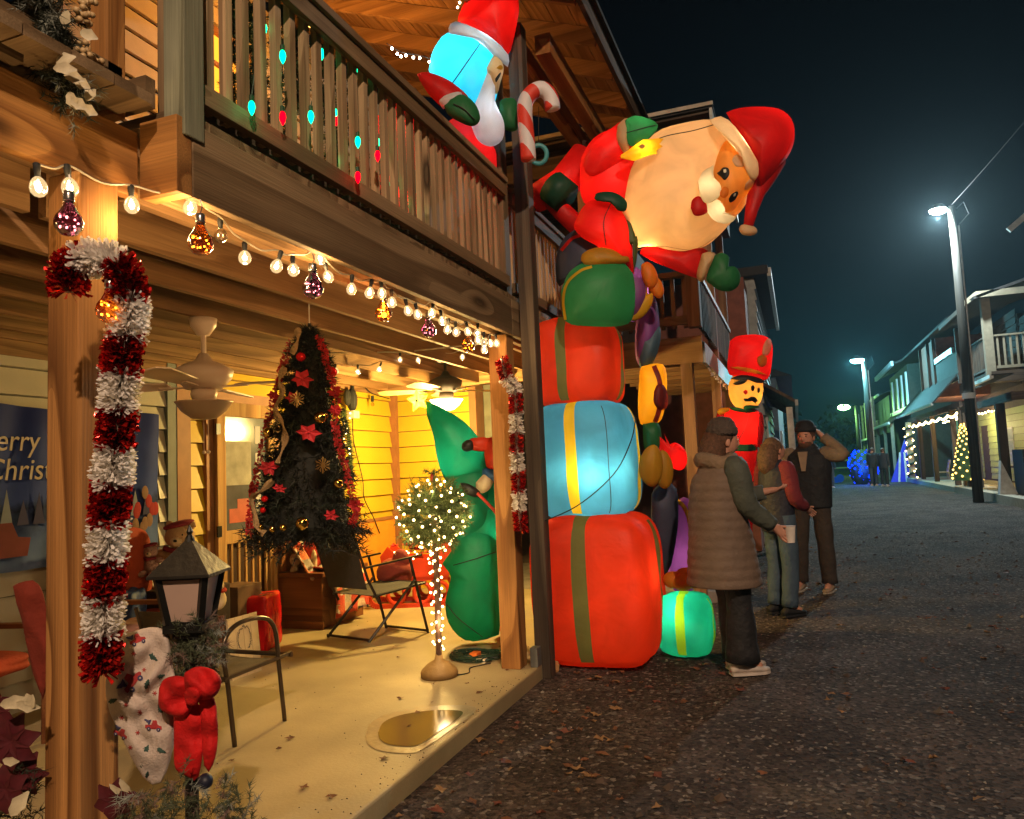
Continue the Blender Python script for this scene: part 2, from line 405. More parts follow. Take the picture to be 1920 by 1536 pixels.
p = M(); ps = patch_on_slab(pc, .1070, .76); p.add(ps, [tuple(range(len(ps)))]); p.o('puddle', water, kind='structure')

gr_ = M()
for i in range(420):
    y = random.uniform(1.8, 7.5); x = -1.76-abs(random.gauss(0, .10)) if i % 3 else random.uniform(-4.2, -1.9); r = random.uniform(.002, .006); gr_.cur = i % 2
    gr_.add([(x-r, y, .1), (x+r, y, .1), (x, y+r, .1), (x, y, .1+r)], [(0, 1, 3), (1, 2, 3), (2, 0, 3)])
for i in range(26):
    y = random.uniform(2.2, 7.0); x = -1.78-abs(random.gauss(0, .5)); r = random.uniform(.012, .03); a0 = random.random()*6.28; gr_.cur = 2
    p_ = [(x+r*(1 if j % 2 else .5)*math.cos(a0+j*.7), y+r*(1 if j % 2 else .5)*math.sin(a0+j*.7), .104+random.uniform(0, .01)) for j in range(9)]+[(x, y, .106)]
    gr_.add(p_, [(j, (j+1) % 9, 9) for j in range(9)])
gr_.o('slab_grit', [MATS['stone_grey'], MATS['stone_brown'], MATS['dry_leaf_brown']], kind='stuff', fix=False, origin=(0, 0, 0))
# ------------------------------------------------------------------ lap siding
def lap_mesh(length, step, axis, face):
    """one clapboard, lower edge proud; axis it runs along, face = outward sign along the other axis"""
    m = M(); a, b = .034*face, .002*face
    if axis == 'Y': q = [(0, 0), (a, 0), (b, step-.009), (0, step-.009)]; vs = [(x, y, z) for y in (0, length) for x, z in q]
    else: q = [(0, 0), (a, 0), (b, step-.009), (0, step-.009)]; vs = [(x, y, z) for x in (0, length) for y, z in q]
    m.add(vs, [(0,1,2,3), (7,6,5,4), (0,4,5,1), (1,5,6,2), (2,6,7,3), (3,7,4,0)]); return m
def lap_wall(parent, axis, fixed, a0, a1, z0, z1, step, material, face=1, holes=(), name='siding_board', joint=None):
    z = z0; cache = {}; row = 0
    while z < z1-.02:
        iv = [(a0, a1)]
        for (h0, h1, hz0, hz1) in holes:
            if hz0 < z+step*.5 < hz1:
                nv = []
                for (p, q) in iv:
                    if h1 <= p or h0 >= q: nv.append((p, q)); continue
                    if h0 > p: nv.append((p, h0))
                    if h1 < q: nv.append((h1, q))
                iv = nv
        if joint:
            nv = []
            for (p, q) in iv:
                c = p + (q-p)*(.35 if row % 2 else .7)
                if q-p > joint: nv += [(p, c-.002), (c+.002, q)]
                else: nv.append((p, q))
            iv = nv
        for (p, q) in iv:
            L = round(q-p, 3)
            if L not in cache:
                me = lap_mesh(L, step, axis, face).mesh(material, (0,0,0))
                bm = bmesh.new(); bm.from_mesh(me); bmesh.ops.recalc_face_normals(bm, faces=bm.faces); bm.to_mesh(me); bm.free(); cache[L] = me
            link_mesh(name, cache[L], (fixed, p, z) if axis == 'Y' else (p, fixed, z), parent)
        z += step; row += 1

# ------------------------------------------------------------------ yellow house with the two-storey porch
yel = mat('yellow_paint', (.56, .375, .022), .5, var=.06, vs=3, bump=.05, bs=20)
cream = mat('cream_paint', (.60, .50, .33), .6, var=.08)
brownt = mat('brown_trim', (.30, .13, .05), .6, var=.15)
house = thing('yellow_house', 'yellow sided house with open timber porch, upstairs balcony and globe string lights', 'house', (-4.6, 6.3, 0))
WX = -4.6
s = M(); s.box((-8, 4.6, 0), (WX-.002, 8.2, 6.0)); s.o('wall', mat('yellow_shadow_gap', (.14, .08, .02), .8), house)  # dark backing paint stands in for shade lines between the clapboards
lap_wall(house, 'Y', WX, 4.70, 8.0, .10, 2.62, .187, yel, 1, holes=[(4.87, 5.80, 0, 2.23)])
lap_wall(house, 'Y', WX, 1.9, 8.0, 2.72, 6.0, .187, cream, 1, holes=[(4.93, 5.66, 4.82, 5.48), (2.7, 3.6, 2.7, 4.7)])
lap_wall(house, 'X', 8.03, -4.57, -3.56, .10, 2.62, .187, yel, -1)
s = M(); s.box((-8, 8.032, 0), (-3.56, 8.20, 2.66)); s.o('wall', mat('yellow_shadow_gap', (.14, .08, .02), .8), house)
s = M(); s.box((WX+.002, 7.93, .1), (WX+.09, 8.00, 2.60)); s.o('corner_board', brownt, house)
s = M(); s.box((-3.558, 7.99, .1), (-3.47, 8.22, 2.60)); s.o('corner_board', brownt, house)
s = M(); s.box((-3.56, 8.24, 1.2), (-3.10, 8.30, 2.6)); s.o('side_panel', mat('grey_green', (.16, .16, .12), .7), house)
s = M(); s.box((WX+.002, 4.56, .1), (WX+.05, 4.70, 2.55)); s.o('corner_board', brownt, house)

# upstairs lit window and door opening
def window(parent, y0, y1, z0, z1, x, glassm, framem, muntins=1, th=.05):
    f = M()
    f.box((x, y0, z0), (x+th, y0+.06, z1)); f.box((x, y1-.06, z0), (x+th, y1, z1)); f.box((x, y0+.06, z0), (x+th, y1-.06, z0+.06)); f.box((x, y0+.06, z1-.06), (x+th, y1-.06, z1))
    for k in range(muntins):
        zz = z0 + (z1-z0)*(k+1)/(muntins+1); f.box((x, y0+.06, zz-.018), (x+th*.8, y1-.06, zz+.018))
    w_ = f.o('window', framem, parent)
    g = M(); g.box((x+.006, y0+.05, z0+.05), (x+.012, y1-.05, z1-.05)); g.o('pane', glassm, w_)
    return w_
orange_win = emit('lit_window_orange', (1.0, .30, .02), 1.5)
window(house, 4.93, 5.66, 4.82, 5.48, WX, orange_win, brownt, 1)

# screen door
DY0, DY1, DZ = 4.95, 5.70, 2.13
s = M(); s.box((WX+.004, 4.87, .1), (WX+.05, 4.95, 2.22)); s.o('door_frame', brownt, house)
s = M(); s.box((WX+.004, 5.70, .1), (WX+.05, 5.80, 2.22)); s.o('door_frame', brownt, house)
s = M(); s.box((WX+.004, 4.95, 2.13), (WX+.05, 5.70, 2.22)); s.o('door_frame', brownt, house)
s = M(); x0, x1 = WX+.052, WX+.09
for a in ((x0, DY0, .12), (x0, DY1-.10, .12)): s.box(a, (x1, a[1]+.10, DZ))
s.box((x0, DY0+.10, DZ-.12), (x1, DY1-.10, DZ)); s.box((x0, DY0+.10, .12), (x1, DY1-.10, .34)); s.box((x0, DY0+.10, .93), (x1, DY1-.10, 1.04))
door = s.o('screen_door', wh['Z'], house, bevel=.003)
for k in range(6):
    y = DY0+.16+k*.087; q = M(); q.box((x0+.01, y, .34), (x0+.028, y+.022, .93)); q.o('spindle', wh['Z'], door)
q = M(); q.box((x0+.006, DY0+.1, 1.04), (x0+.010, DY1-.1, DZ-.12)); q.o('pane', mat('door_glass', (.10, .11, .12), .12, var=.3, vs=5, spec=.8), door)
for z in (.7, 1.0, 1.85):
    q = M(); q.box((x1, DY0-.02, z), (x1+.012, DY0+.03, z+.09)); q.o('hinge', black_metal, door)
s = M(); s.box((WX-.001, DY0+.1, .34), (WX+.03, DY1-.1, .93)); s.o('door_panel', mat('dark_brown_door', (.05, .025, .012), .5), house)
# truck decal, curtain, and glowing cards painted in as reflections in the door glass
q = M(); q.box((x0+.011, DY0+.16, 1.10), (x0+.013, DY0+.44, 1.22)); q.cur = 0
q.box((x0+.011, DY0+.26, 1.22), (x0+.013, DY0+.40, 1.30)); q.o('truck_decal', mat('decal_red', (.42, .09, .05), .5), door)
q = M(); q.box((x0+.011, DY0+.12, 1.42), (x0+.013, DY0+.44, 1.80)); q.o('curtain', mat('grey_curtain', (.30, .29, .25), .8, var=.3), door)
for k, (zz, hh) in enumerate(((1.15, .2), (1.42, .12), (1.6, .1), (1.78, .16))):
    q = M(); q.box((x0+.011, DY0+.50, zz), (x0+.014, DY0+.56, zz+hh)); q.o('reflection_card', emit('reflection_glow', (1, .62, .2), .55), door)

# porch ceiling: joists along the street, deck boards across
FX = -1.82      # street face of the deck
DYA, DYB = 1.86, 7.60
jm = M(); jm.box((-.019, 0, 0), (.019, DYB-DYA, .235)); jme = jm.mesh(wj['Y'], (0, 0, 0))
for k in range(7): link_mesh('joist', jme, (-4.40+k*.385, DYA, 2.425), house)
bmm = M(); bmm.box((-1.38, 0, 0), (1.38, .138, .035)); bme = bmm.mesh(wg['X'], (0, 0, 0))
y = DYA
while y < DYB-.1: link_mesh('deck_board', bme, (-3.215, y, 2.664), house); y += .144
for (ya, yb) in ((DYA+.04, 4.90), (4.904, DYB)):
    s = M(); s.box((FX-.04, ya, 2.40), (FX, yb, 2.66)); s.o('fascia_board', wg['Y'], house, bevel=.004)
s = M(); s.box((-1.955, DYA+.05, 2.70), (-1.935, DYB, 2.86)); s.o('gap_mask_board', wd['Y'], house)  # dark board added to keep the gap under the bottom rail dark
s = M(); s.box((-1.98, DYA-.03, 2.40), (FX, DYA+.037, 2.66)); s.o('beam_end', wp['X'], house, bevel=.003)
s = M(); s.box((-1.968, 1.90, 2.405), (-1.925, 7.55, 2.655)); s.o('beam', wj['Y'], house)
s = M(); s.box((-4.57, 1.9, 2.40), (-4.53, 7.95, 2.62)); s.o('ledger_board', wj['Y'], house)
# a cross beam at the middle post
s = M(); s.box((-4.5, 7.55, 2.40), (FX, 7.60, 2.66)); s.o('beam', wj['X'], house)

# posts
def post(parent, x0, x1, y0, y1, z0, z1, m, name='post', bev=.006):
    s = M(); s.box((x0, y0, z0), (x1, y1, z1)); return s.o(name, m, parent, bevel=bev)
post(house, -1.985, -1.845, 4.83, 4.97, .10, 2.40, wp['Z'])
post(house, -1.80, -1.69, 5.0, 5.12, 0, 4.75, wd['Z'])
post(house, -1.975, -1.865, 1.90, 2.0, 2.70, 4.72, wg['Z'])
post(house, -1.98, -1.87, 4.95, 5.06, 2.70, 4.72, wg['Z'])
post(house, -1.95, -1.85, 7.35, 7.46, 2.70, 4.72, wp['Z'])
post(house, -1.98, -1.85, 7.42, 7.55, .10, 2.40, wp['Z'])

# balcony railing
def railing(parent, y0, y1, x, zb, zt, n_sp=.0965, mt=None, bal=None, capw=.14):
    s = M(); s.box((x-.085, y0, zt), (x+.055, y1, zt+.038)); r = s.o('railing', mt['Y'], parent, bevel=.003)
    s = M(); s.box((x, y0, zb+.09), (x+.038, y1, zb+.165)); s.o('bottom_rail', mt['Y'], r, bevel=.003)
    s = M(); s.box((x, y0, zt-.09), (x+.036, y1, zt-.002)); s.o('top_rail', mt['Y'], r, bevel=.003)
    b = M(); b.box((-.016, -.018, 0), (.016, .018, zt-.003-(zb+.10))); me = b.mesh(bal['Z'], (0,0,0))
    y = y0+.08
    while y < y1-.04:
        o = link_mesh('baluster', me, (x-.021, y+random.uniform(-.004, .004), zb+.10), r); o.rotation_euler.z = random.uniform(-.04, .04); y += n_sp
    return r
balw = W3('baluster_wood', ((.48, .33, .18), (.24, .15, .075)), rough=.8)
railing(house, 1.97, 4.94, -1.875, 2.67, 3.52, mt=wg, bal=balw)
railing(house, 5.14, 7.34, -1.90, 2.67, 3.52, mt=wg, bal=balw)
# greenish newel at the near end with its short return rail
s = M(); s.box((-1.90, 1.855, 2.60), (-1.81, 1.945, 3.75)); s.o('newel_post', wood('newel_wood', (.34, .35, .24), (.19, .19, .12), 'Z'), house, bevel=.004)

# header beam, rafters and roof of the upper porch
s = M(); s.box((-1.95, 1.9, 4.72), (-1.83, 7.8, 4.90)); s.o('header_beam', wp['Y'], house, bevel=.004)
def roof_slope(parent, y0, y1, xe, ze, xr, zr, step, rm, name='rafter', th=.04, boards=True):
    d = Vector((xr-xe, 0, zr-ze)); L = d.length; nrm = Vector((-(zr-ze), 0, xr-xe)); nrm = -nrm.normalized() if nrm.z < 0 else nrm.normalized()
    y = y0+.02
    while y < y1:
        s = M(); s.bar((xe, y, ze), (xr, y, zr), .04, .14); s.o(name, rm['X'], parent); y += step
    if boards:
        n = int(L/.20)
        for k in range(n):
            p = Vector((xe, 0, ze)) + d*((k+.5)/n) + nrm*.088
            s = M(); s.bar((p.x, y0-.1, p.z), (p.x, y1+.1, p.z), L/n-.008, .022, up=nrm); s.o('roof_board', rm['Y'], parent)
        s = M(); s.bar(Vector((xe, y0-.1, ze))+d*.5+nrm*.112, Vector((xe, y1+.1, ze))+d*.5+nrm*.112, L+.1, .02, up=nrm)
        s.o('roof', mat('dark_roof', (.03, .03, .03), .8, bump=.3), parent)
roof_slope(house, 1.6, 7.75, -1.30, 4.97, -4.8, 6.35, .60, wj)
s = M(); s.box((-1.30, 1.5, 4.90), (-1.262, 7.85, 5.10)); s.o('eave_board', wd['Y'], house)
s = M(); s.bar((-1.35, 1.62, 4.93), (-4.8, 1.62, 6.29), .04, .16); s.o('rake_board', wg['X'], house)
# diagonal brace lit by the inflatable
s = M(); s.bar((-1.62, 5.3, 4.72), (-1.62, 7.6, 4.72), .12, .16); s.o('beam', wp['Y'], house)

# ------------------------------------------------------------------ white house at the left edge
wht = mat('white_paint', (.50, .47, .38), .38, var=.10, vs=4, bump=.12, bs=12)
greyt = mat('grey_trim', (.14, .16, .15), .6, var=.12)
wh_ = thing('white_house', 'white clapboard house at the left edge behind the nearest post', 'house', (-4.6, 1.0, 0))
s = M(); s.box((-8, -2, 0), (WX-.002, 4.52, 2.66)); s.o('wall', mat('white_shadow_gap', (.10, .09, .07), .8), wh_)  # backing painted dark to draw the shade under each white board
lap_wall(wh_, 'Y', WX, -1.5, 4.47, .10, 2.30, .178, wht, 1, holes=[(3.9, 4.40, .9, 1.92)])
s = M(); s.box((WX+.002, 4.47, .1), (WX+.045, 4.56, 2.5)); s.o('corner_board', greyt, wh_)
window(wh_, 3.60, 4.24, .95, 1.90, WX, mat('dark_glass', (.02, .03, .05), .1, var=.4, spec=.8), greyt, 1, .045)
s = M(); s.box((WX+.002, -1.5, 2.30), (WX+.04, 4.5, 2.42)); s.o('frieze_board', wj['Y'], wh_)
# its joists, deck edge and beam
jm = M(); jm.box((-.019, 0, 0), (.019, 3.3, .235)); jme = jm.mesh(wj['Y'], (0, 0, 0))
for k in range(7): link_mesh('joist', jme, (-4.40+k*.385, -1.5, 2.425), wh_)
bmm = M(); bmm.box((-1.38, 0, 0), (1.37, .138, .035)); bme = bmm.mesh(wg['X'], (0, 0, 0)); y = -1.4
while y < 1.72: link_mesh('deck_board', bme, (-3.22, y, 2.664), wh_); y += .144
s = M(); s.box((-2.015, -1.5, 2.395), (-1.975, 1.82, 2.62)); s.o('beam', wp['Y'], wh_, bevel=.004)
s = M(); s.box((-2.00, -1.5, 2.64), (-1.94, 1.40, 2.665)); s.o('deck_edge', wg['Y'], wh_)
# nearest post (two faces seen) and stub post above
near_post = post(wh_, -2.06, -1.925, 1.565, 1.70, .10, 2.395, wood('near_post_pine', (.52, .25, .075), (.17, .065, .015), 'Z', ring=12.0, bump=.5), bev=.008)
post(wh_, -2.075, -2.0, 1.72, 1.795, 2.66, 4.3, wp['Z'])
post(wh_, -2.12, -2.06, 1.80, 1.84, 2.80, 4.3, wg['Z'])
s = M(); s.box((-2.04, -1.5, 2.76), (-2.0, 1.78, 2.83)); s.o('bottom_rail', wg['Y'], wh_)
s = M(); s.box((-2.08, 1.80, 2.70), (-1.92, 1.84, 2.80)); s.o('rail_stub', wg['X'], wh_)
s = M(); s.box((-4.62, 1.35, 2.72), (-4.58, 1.9, 6)); s.o('upper_wall', cream, wh_)
lap_wall(wh_, 'Y', -4.58, -1.5, 1.88, 2.72, 5.9, .187, cream, 1)
# ------------------------------------------------------------------ brown house beyond (front faces the viewer)
hc = thing('brown_house', 'dark brown two-storey house with gable balcony behind the present tower', 'house', (-2, 9, 0))
CY = 7.75
tanw = W3('tan_wood', ((.30, .165, .08), (.20, .10, .045)))
def cpost(x, z0, z1, y=CY, w=.13): post(hc, x-w/2, x+w/2, y-w/2, y+w/2, z0, z1, tanw['Z'])
cpost(-.99, .10, 2.62, w=.12); cpost(-.885, 2.82, 3.65); cpost(-1.90, 2.72, 5.0, CY+.1)
s = M(); s.box((-1.99, CY-.07, 2.45), (-.82, CY-.03, 2.72)); s.o('fascia_board', tanw['X'], hc)
s = M(); s.box((-.84, CY-.02, 2.45), (-.80, 11.6, 2.66)); s.o('fascia_board', mat('pale_gutter', (.42, .45, .42), .5), hc)
s = M(); s.box((-1.99, CY-.06, 3.36), (-.82, CY+.06, 3.41)); rl = s.o('railing', tanw['X'], hc)
s = M(); s.box((-1.99, CY-.03, 2.86), (-.95, CY+.01, 2.95)); s.o('bottom_rail', tanw['X'], rl)
b = M(); b.box((-.02, -.02, 0), (.02, .02, .54)); me = b.mesh(tanw['Z'], (0, 0, 0))
for k in range(9): link_mesh('baluster', me, (-1.90+k*.115, CY+.03, 2.83), rl)
# side railing running away with pale top
s = M(); s.box((-.87, CY+.1, 3.36), (-.81, 11.6, 3.41)); rl2 = s.o('railing', mat('pale_rail', (.38, .38, .33), .6), hc)
me2 = me.copy(); me2.materials.clear(); me2.materials.append(wd['Z'])
for k in range(26): link_mesh('baluster', me2, (-.85, CY+.2+k*.14, 2.83), rl2)
for y in (9.6, 11.5): cpost(-.885, .10, 5.0, y, .11)
s = M(); s.box((-5, 10.3, 0), (-2.3, 10.5, 5.2)); s.o('wall', mat('dark_brown_wall', (.07, .05, .04), .8, var=.3), hc)
lap_wall(hc, 'X', 10.3, -4.9, -2.32, .1, 2.5, .187, mat('dark_siding', (.09, .065, .05), .8), -1)
s = M(); s.box((-2.32, 10.3, 0), (-2.28, 16, 5.0)); s.o('wall', mat('dark_brown_wall', (.07, .05, .04), .8), hc)
s = M(); s.box((-5, CY, 2.665), (-.84, 11.6, 2.70)); s.o('balcony_floor', wd['X'], hc)
for k in range(9):
    s = M(); s.box((-1.98, CY+.2+k*.42, 2.46), (-.84, CY+.24+k*.42, 2.66)); s.o('joist', tanw['X'], hc)
# gable roof front and long eave
s = M(); s.bar((-4.9, 7.7, 5.12), (-.56, 7.7, 5.10), .04, .06); s.o('roof_trim', mat('pale_trim', (.40, .36, .28), .6), hc)
for k in range(21):
    y0_ = 7.72+k*.17; s = M(); s.box((-4.9, y0_, 5.03), (-.60, y0_+.158, 5.055)); s.o('soffit_board', wd['X'], hc)
s = M(); s.box((-4.9, 7.68, 5.06), (-.56, 11.3, 5.09)); s.o('roof', mat('dark_roof', (.03, .03, .03), .8), hc)
s = M(); s.box((-.60, 7.68, 4.93), (-.57, 11.3, 5.06)); s.o('gutter', mat('pale_gutter', (.42, .45, .42), .5), hc)
s = M(); s.box((-4.5, 7.80, 4.70), (-.72, 7.90, 4.92)); s.o('header_beam', wd['X'], hc)
s = M(); s.box((-.80, 7.9, 4.70), (-.70, 11.2, 4.92)); s.o('header_beam', wd['Y'], hc)
s = M()
for k in range(46):
    a = CY+.3+k*.07; s.ball((-.80+random.uniform(-.01, .01), a, 2.42-.05*math.sin(k*.5)**2), .012, 6, 4)
gar = s.o('mini_light_strand', mat('unlit_minis', (.55, .45, .4), .5), hc)
# window panes with blue glow inside the porch of the brown house
blue1 = emit('blue_room', (.05, .16, .75), .55)
window(hc, 8.6, 9.5, 1.1, 2.0, -2.9, blue1, wd['Z'], 1)
s = M(); s.box((-2.9, 8.5, .1), (-2.86, 10.2, 2.4)); s.o('wall', mat('dark_brown_wall', (.07, .05, .04), .8), hc)

# further houses on the left side of the lane
hd = thing('pale_house', 'pale blue-grey house further down the left side of the lane', 'house', (-1, 17, 0))
pale = mat('pale_siding', (.30, .34, .34), .6)
s = M(); s.box((-5, 12.5, 0), (-.62, 13.4, 4.4)); s.o('wall', mat('red_brown_wall', (.20, .07, .045), .8), hd)
s = M(); s.box((-5, 13.5, 0), (-.5, 19, 4.6)); s.o('wall', pale, hd)
lap_wall(hd, 'Y', -.5, 13.5, 19, .2, 4.5, .2, pale, 1, holes=[(14.2, 15.2, 1, 2.2)])
s = M(); s.box((-5, 13.3, 4.6), (-.25, 19.2, 4.75)); s.o('roof', mat('dark_roof', (.03, .03, .03), .8), hd)
s = M(); s.box((-.27, 13.3, 4.55), (-.20, 19.2, 4.70)); s.o('gutter', mat('pale_gutter', (.42, .45, .42), .5), hd)
for y in (13.4, 15.4, 17.4, 19.2): post(hd, -.12, -.02, y, y+.1, 0, 2.3, mat('white_trim', (.55, .55, .52), .6))
s = M(); s.bar((-.5, 16.3, 2.75), (.05, 16.3, 2.38), 5.9, .05, up=(0, 0, 1)); s.o('awning', wd['Y'], hd)
s = M(); s.bar((.05, 13.3, 2.36), (.05, 19.3, 2.36), .05, .10); s.o('gutter', mat('pale_gutter', (.42, .45, .42), .5), hd)
window(hd, 14.2, 15.2, 1.0, 2.2, -.5, emit('teal_window', (.1, .6, .6), .5), mat('white_trim', (.55, .55, .52), .6), 2)
he = thing('far_left_house', 'small dark far house at the left end of the lane', 'house', (-1, 26, 0))
s = M(); s.box((-6, 21, 0), (-.4, 30, 3.6)); s.o('wall', mat('blue_grey_wall', (.12, .16, .2), .7), he)
s = M(); s.prism([(-6.2, 20.8, 3.6), (0, 20.8, 3.6), (-3, 20.8, 5.0)], (0, 9.4, 0)); s.o('roof', mat('dark_roof', (.03, .03, .03), .8), he)
window(he, 22, 23.2, 1, 2.2, -.4, emit('teal_window', (.1, .6, .6), .5), mat('white_trim', (.55, .55, .52), .6), 2)

# ------------------------------------------------------------------ houses along the right side
rw = W3('right_wood', ((.13, .085, .055), (.07, .045, .03)), knots=False)
rwl = mat('weathered_rail', (.28, .235, .16), .8, var=.2)
gut = mat('white_gutter', (.75, .78, .78), .4, var=.05)
rroof = mat('shingle_roof', (.045, .04, .038), .9, var=.3)
def rail_x(parent, x0, x1, y, zb, zt, m, n=None):
    s = M(); s.box((x0, y-.04, zt-.05), (x1, y+.04, zt)); r = s.o('railing', m, parent)
    s = M(); s.box((x0, y-.025, zb), (x1, y+.025, zb+.08)); s.o('bottom_rail', m, r)
    b = M(); b.box((-.025, -.02, 0), (.025, .02, zt-zb-.13)); me = b.mesh(m, (0,0,0)); k = x0+.1
    while k < x1-.05: link_mesh('baluster', me, (k, y, zb+.08), r); k += .16
    return r
def rail_y(parent, x, y0, y1, zb, zt, m, sp=.16):
    s = M(); s.box((x-.04, y0, zt-.05), (x+.04, y1, zt)); r = s.o('railing', m, parent)
    s = M(); s.box((x-.025, y0, zb), (x+.025, y1, zb+.08)); s.o('bottom_rail', m, r)
    b = M(); b.box((-.02, -.025, 0), (.02, .025, zt-zb-.13)); me = b.mesh(m, (0,0,0)); k = y0+.1
    while k < y1-.05: link_mesh('baluster', me, (x, k, zb+.08), r); k += sp
    return r
RX = 5.4
ra = thing('balcony_house', 'weathered house with covered balcony facing the viewer at the right edge', 'house', (RX+2, 27, 0))
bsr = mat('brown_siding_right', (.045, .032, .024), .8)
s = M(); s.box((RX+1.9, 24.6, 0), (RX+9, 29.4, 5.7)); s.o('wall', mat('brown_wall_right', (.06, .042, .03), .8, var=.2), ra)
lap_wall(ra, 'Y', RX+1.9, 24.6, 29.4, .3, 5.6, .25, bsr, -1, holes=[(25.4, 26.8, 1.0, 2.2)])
s = M(); s.box((RX-.45, 18, -.05), (RX+9, 29.4, .22)); s.o('boardwalk', mat('pale_boardwalk', (.36, .31, .23), .7, var=.2), ra)
s = M(); s.box((RX-.03, 24.9, 3.36), (RX+.05, 29.4, 3.66)); s.o('fascia_board', rw['Y'], ra)
s = M(); s.box((RX-.03, 24.82, 3.36), (RX+8, 24.9, 3.66)); s.o('fascia_board', rw['X'], ra)
s = M(); s.box((RX, 24.9, 3.66), (RX+2, 29.4, 3.70)); s.o('balcony_floor', rw['Y'], ra)
s = M(); s.box((RX-.05, 23, 2.70), (RX+.05, 29.4, 2.92)); s.o('porch_beam', rw['Y'], ra)
s = M(); s.box((RX-.05, 22.92, 2.70), (RX+8, 23.0, 2.92)); s.o('porch_beam', rw['X'], ra)
for y in (24.35, 28.9): post(ra, RX-.11, RX+.11, y, y+.2, .2, 2.70, rw['Z'], bev=0)
post(ra, RX-.13, RX+.10, 24.85, 25.05, 3.5, 5.82, rwl, bev=0); post(ra, RX-.1, RX+.06, 29.0, 29.15, 3.7, 5.6, rw['Z'], bev=0)
rail_x(ra, RX+.1, RX+4, 24.9, 3.74, 4.72, rwl)
rail_y(ra, RX, 25.15, 29.0, 3.75, 4.75, rw['Z'])
s = M(); s.box((RX+.02, 25.15, 3.72), (RX+.04, 29.2, 4.70)); s.o('balcony_panel', mat('tan_panel', (.075, .058, .042), .8), ra)
s = M(); s.bar((RX-.35, 27.2, 5.80), (RX+3, 27.2, 6.8), 5.2, .08, up=(0, 0, 1)); s.o('roof', rroof, ra)
s = M(); s.box((RX-.28, 24.6, 5.80), (RX+1.15, 24.66, 5.98)); s.o('roof_trim', rwl, ra)
s = M(); s.bar((RX-.28, 24.62, 5.88), (RX-.40, 25.6, 5.82), .05, .17); s.o('roof_trim', rwl, ra)
s = M(); s.box((RX-.42, 25.6, 5.70), (RX-.36, 29.9, 5.84)); s.o('gutter', mat('brown_gutter', (.18, .14, .10), .6), ra)
s = M(); s.bar((RX-.5, 22.7, 3.34), (RX-.5, 26.0, 3.30), .09, .10); s.o('porch_gutter', gut, ra)
s = M(); s.box((RX-.5, 22.7, 3.36), (RX, 26.0, 3.40)); s.o('shed_roof', rroof, ra)
s = M(); s.box((RX+.0, 22.6, .22), (RX+1.2, 23.6, 1.40)); s.o('dark_cabinet', mat('blue_black', (.012, .014, .03), .5), ra)
window(ra, 25.4, 26.8, 1.0, 2.2, RX+1.85, emit('cream_window', (1, .75, .35), .9), rwl, 1)
s = M(); s.box((RX+1.2, 24.6, .2), (RX+8.9, 24.64, 2.7)); s.o('wall_panel', mat('cream_wall_right', (.40, .34, .18), .8), ra)
sgn = M(); sgn.prism([(RX-.42, 23.35, .2), (RX+.0, 23.35, .2), (RX-.33, 23.35, 1.12)], (0, .25, 0)); tag(sgn.o('folded_board', mat('white_trim', (.55, .55, .52), .6)), 'white folded board standing beside the right porch post', 'board')
rz_ = thing('dark_house', 'dark nearest house just entering at the right edge of the photo', 'house', (RX+3, 19, 0))
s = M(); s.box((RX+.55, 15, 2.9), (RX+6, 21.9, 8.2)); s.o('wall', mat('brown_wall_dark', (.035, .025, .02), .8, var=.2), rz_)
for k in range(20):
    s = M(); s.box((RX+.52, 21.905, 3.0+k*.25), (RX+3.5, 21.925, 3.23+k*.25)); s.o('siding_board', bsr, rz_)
s = M(); s.bar((RX+.0, 21.9, 6.95), (RX+2.4, 21.9, 8.9), .08, .14); s.o('rake_board', mat('pale_gutter', (.42, .45, .42), .5), rz_)
s = M(); s.bar((RX+.55, 21.95, 4.95), (RX+2.4, 21.95, 5.3), .08, .12); s.o('awning_edge', mat('pale_gutter', (.42, .45, .42), .5), rz_)

rb = thing('lit_porch_house', 'house with sloping shed awning over a warm lit porch right of the lamp post', 'house', (RX+2, 36, 0))
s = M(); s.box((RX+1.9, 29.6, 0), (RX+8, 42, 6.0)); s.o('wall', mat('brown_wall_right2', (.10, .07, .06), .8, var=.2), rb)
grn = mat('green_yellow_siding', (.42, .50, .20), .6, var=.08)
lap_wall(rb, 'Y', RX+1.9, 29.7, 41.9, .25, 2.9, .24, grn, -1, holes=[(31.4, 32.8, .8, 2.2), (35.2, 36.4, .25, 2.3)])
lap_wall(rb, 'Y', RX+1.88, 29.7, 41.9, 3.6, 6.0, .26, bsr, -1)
window(rb, 31.4, 32.8, .8, 2.2, RX+1.86, mat('pale_blind', (.5, .6, .6), .5), gut, 2)
s = M(); s.box((RX-.4, 29.6, -.05), (RX+2, 43, .18)); s.o('boardwalk', mat('pale_boardwalk', (.36, .31, .23), .7, var=.2), rb)
for y in (29.7, 31.2, 35.6, 39.2): post(rb, RX-.09, RX+.09, y, y+.18, .18, 2.95, rw['Z'], bev=0)
s = M(); s.box((RX-.05, 29.6, 2.9), (RX+.05, 43, 3.12)); s.o('porch_beam', rw['Y'], rb)
s = M(); s.bar((RX-.85, 34.6, 3.12), (RX+.2, 34.6, 4.3), 9.8, .05, up=(0, 0, 1)); s.o('awning', mat('grey_awning', (.028, .027, .022), .8, var=.2), rb)
s = M(); s.bar((RX-.86, 29.7, 3.10), (RX-.86, 39.5, 3.10), .08, .09); s.o('gutter', mat('grey_gutter', (.3, .3, .27), .6), rb)
s = M(); s.bar((RX+.15, 29.8, 4.40), (RX+.15, 33.9, 4.40), .09, .1); s.o('balcony_trim', mat('lilac_trim', (.35, .33, .38), .6), rb)
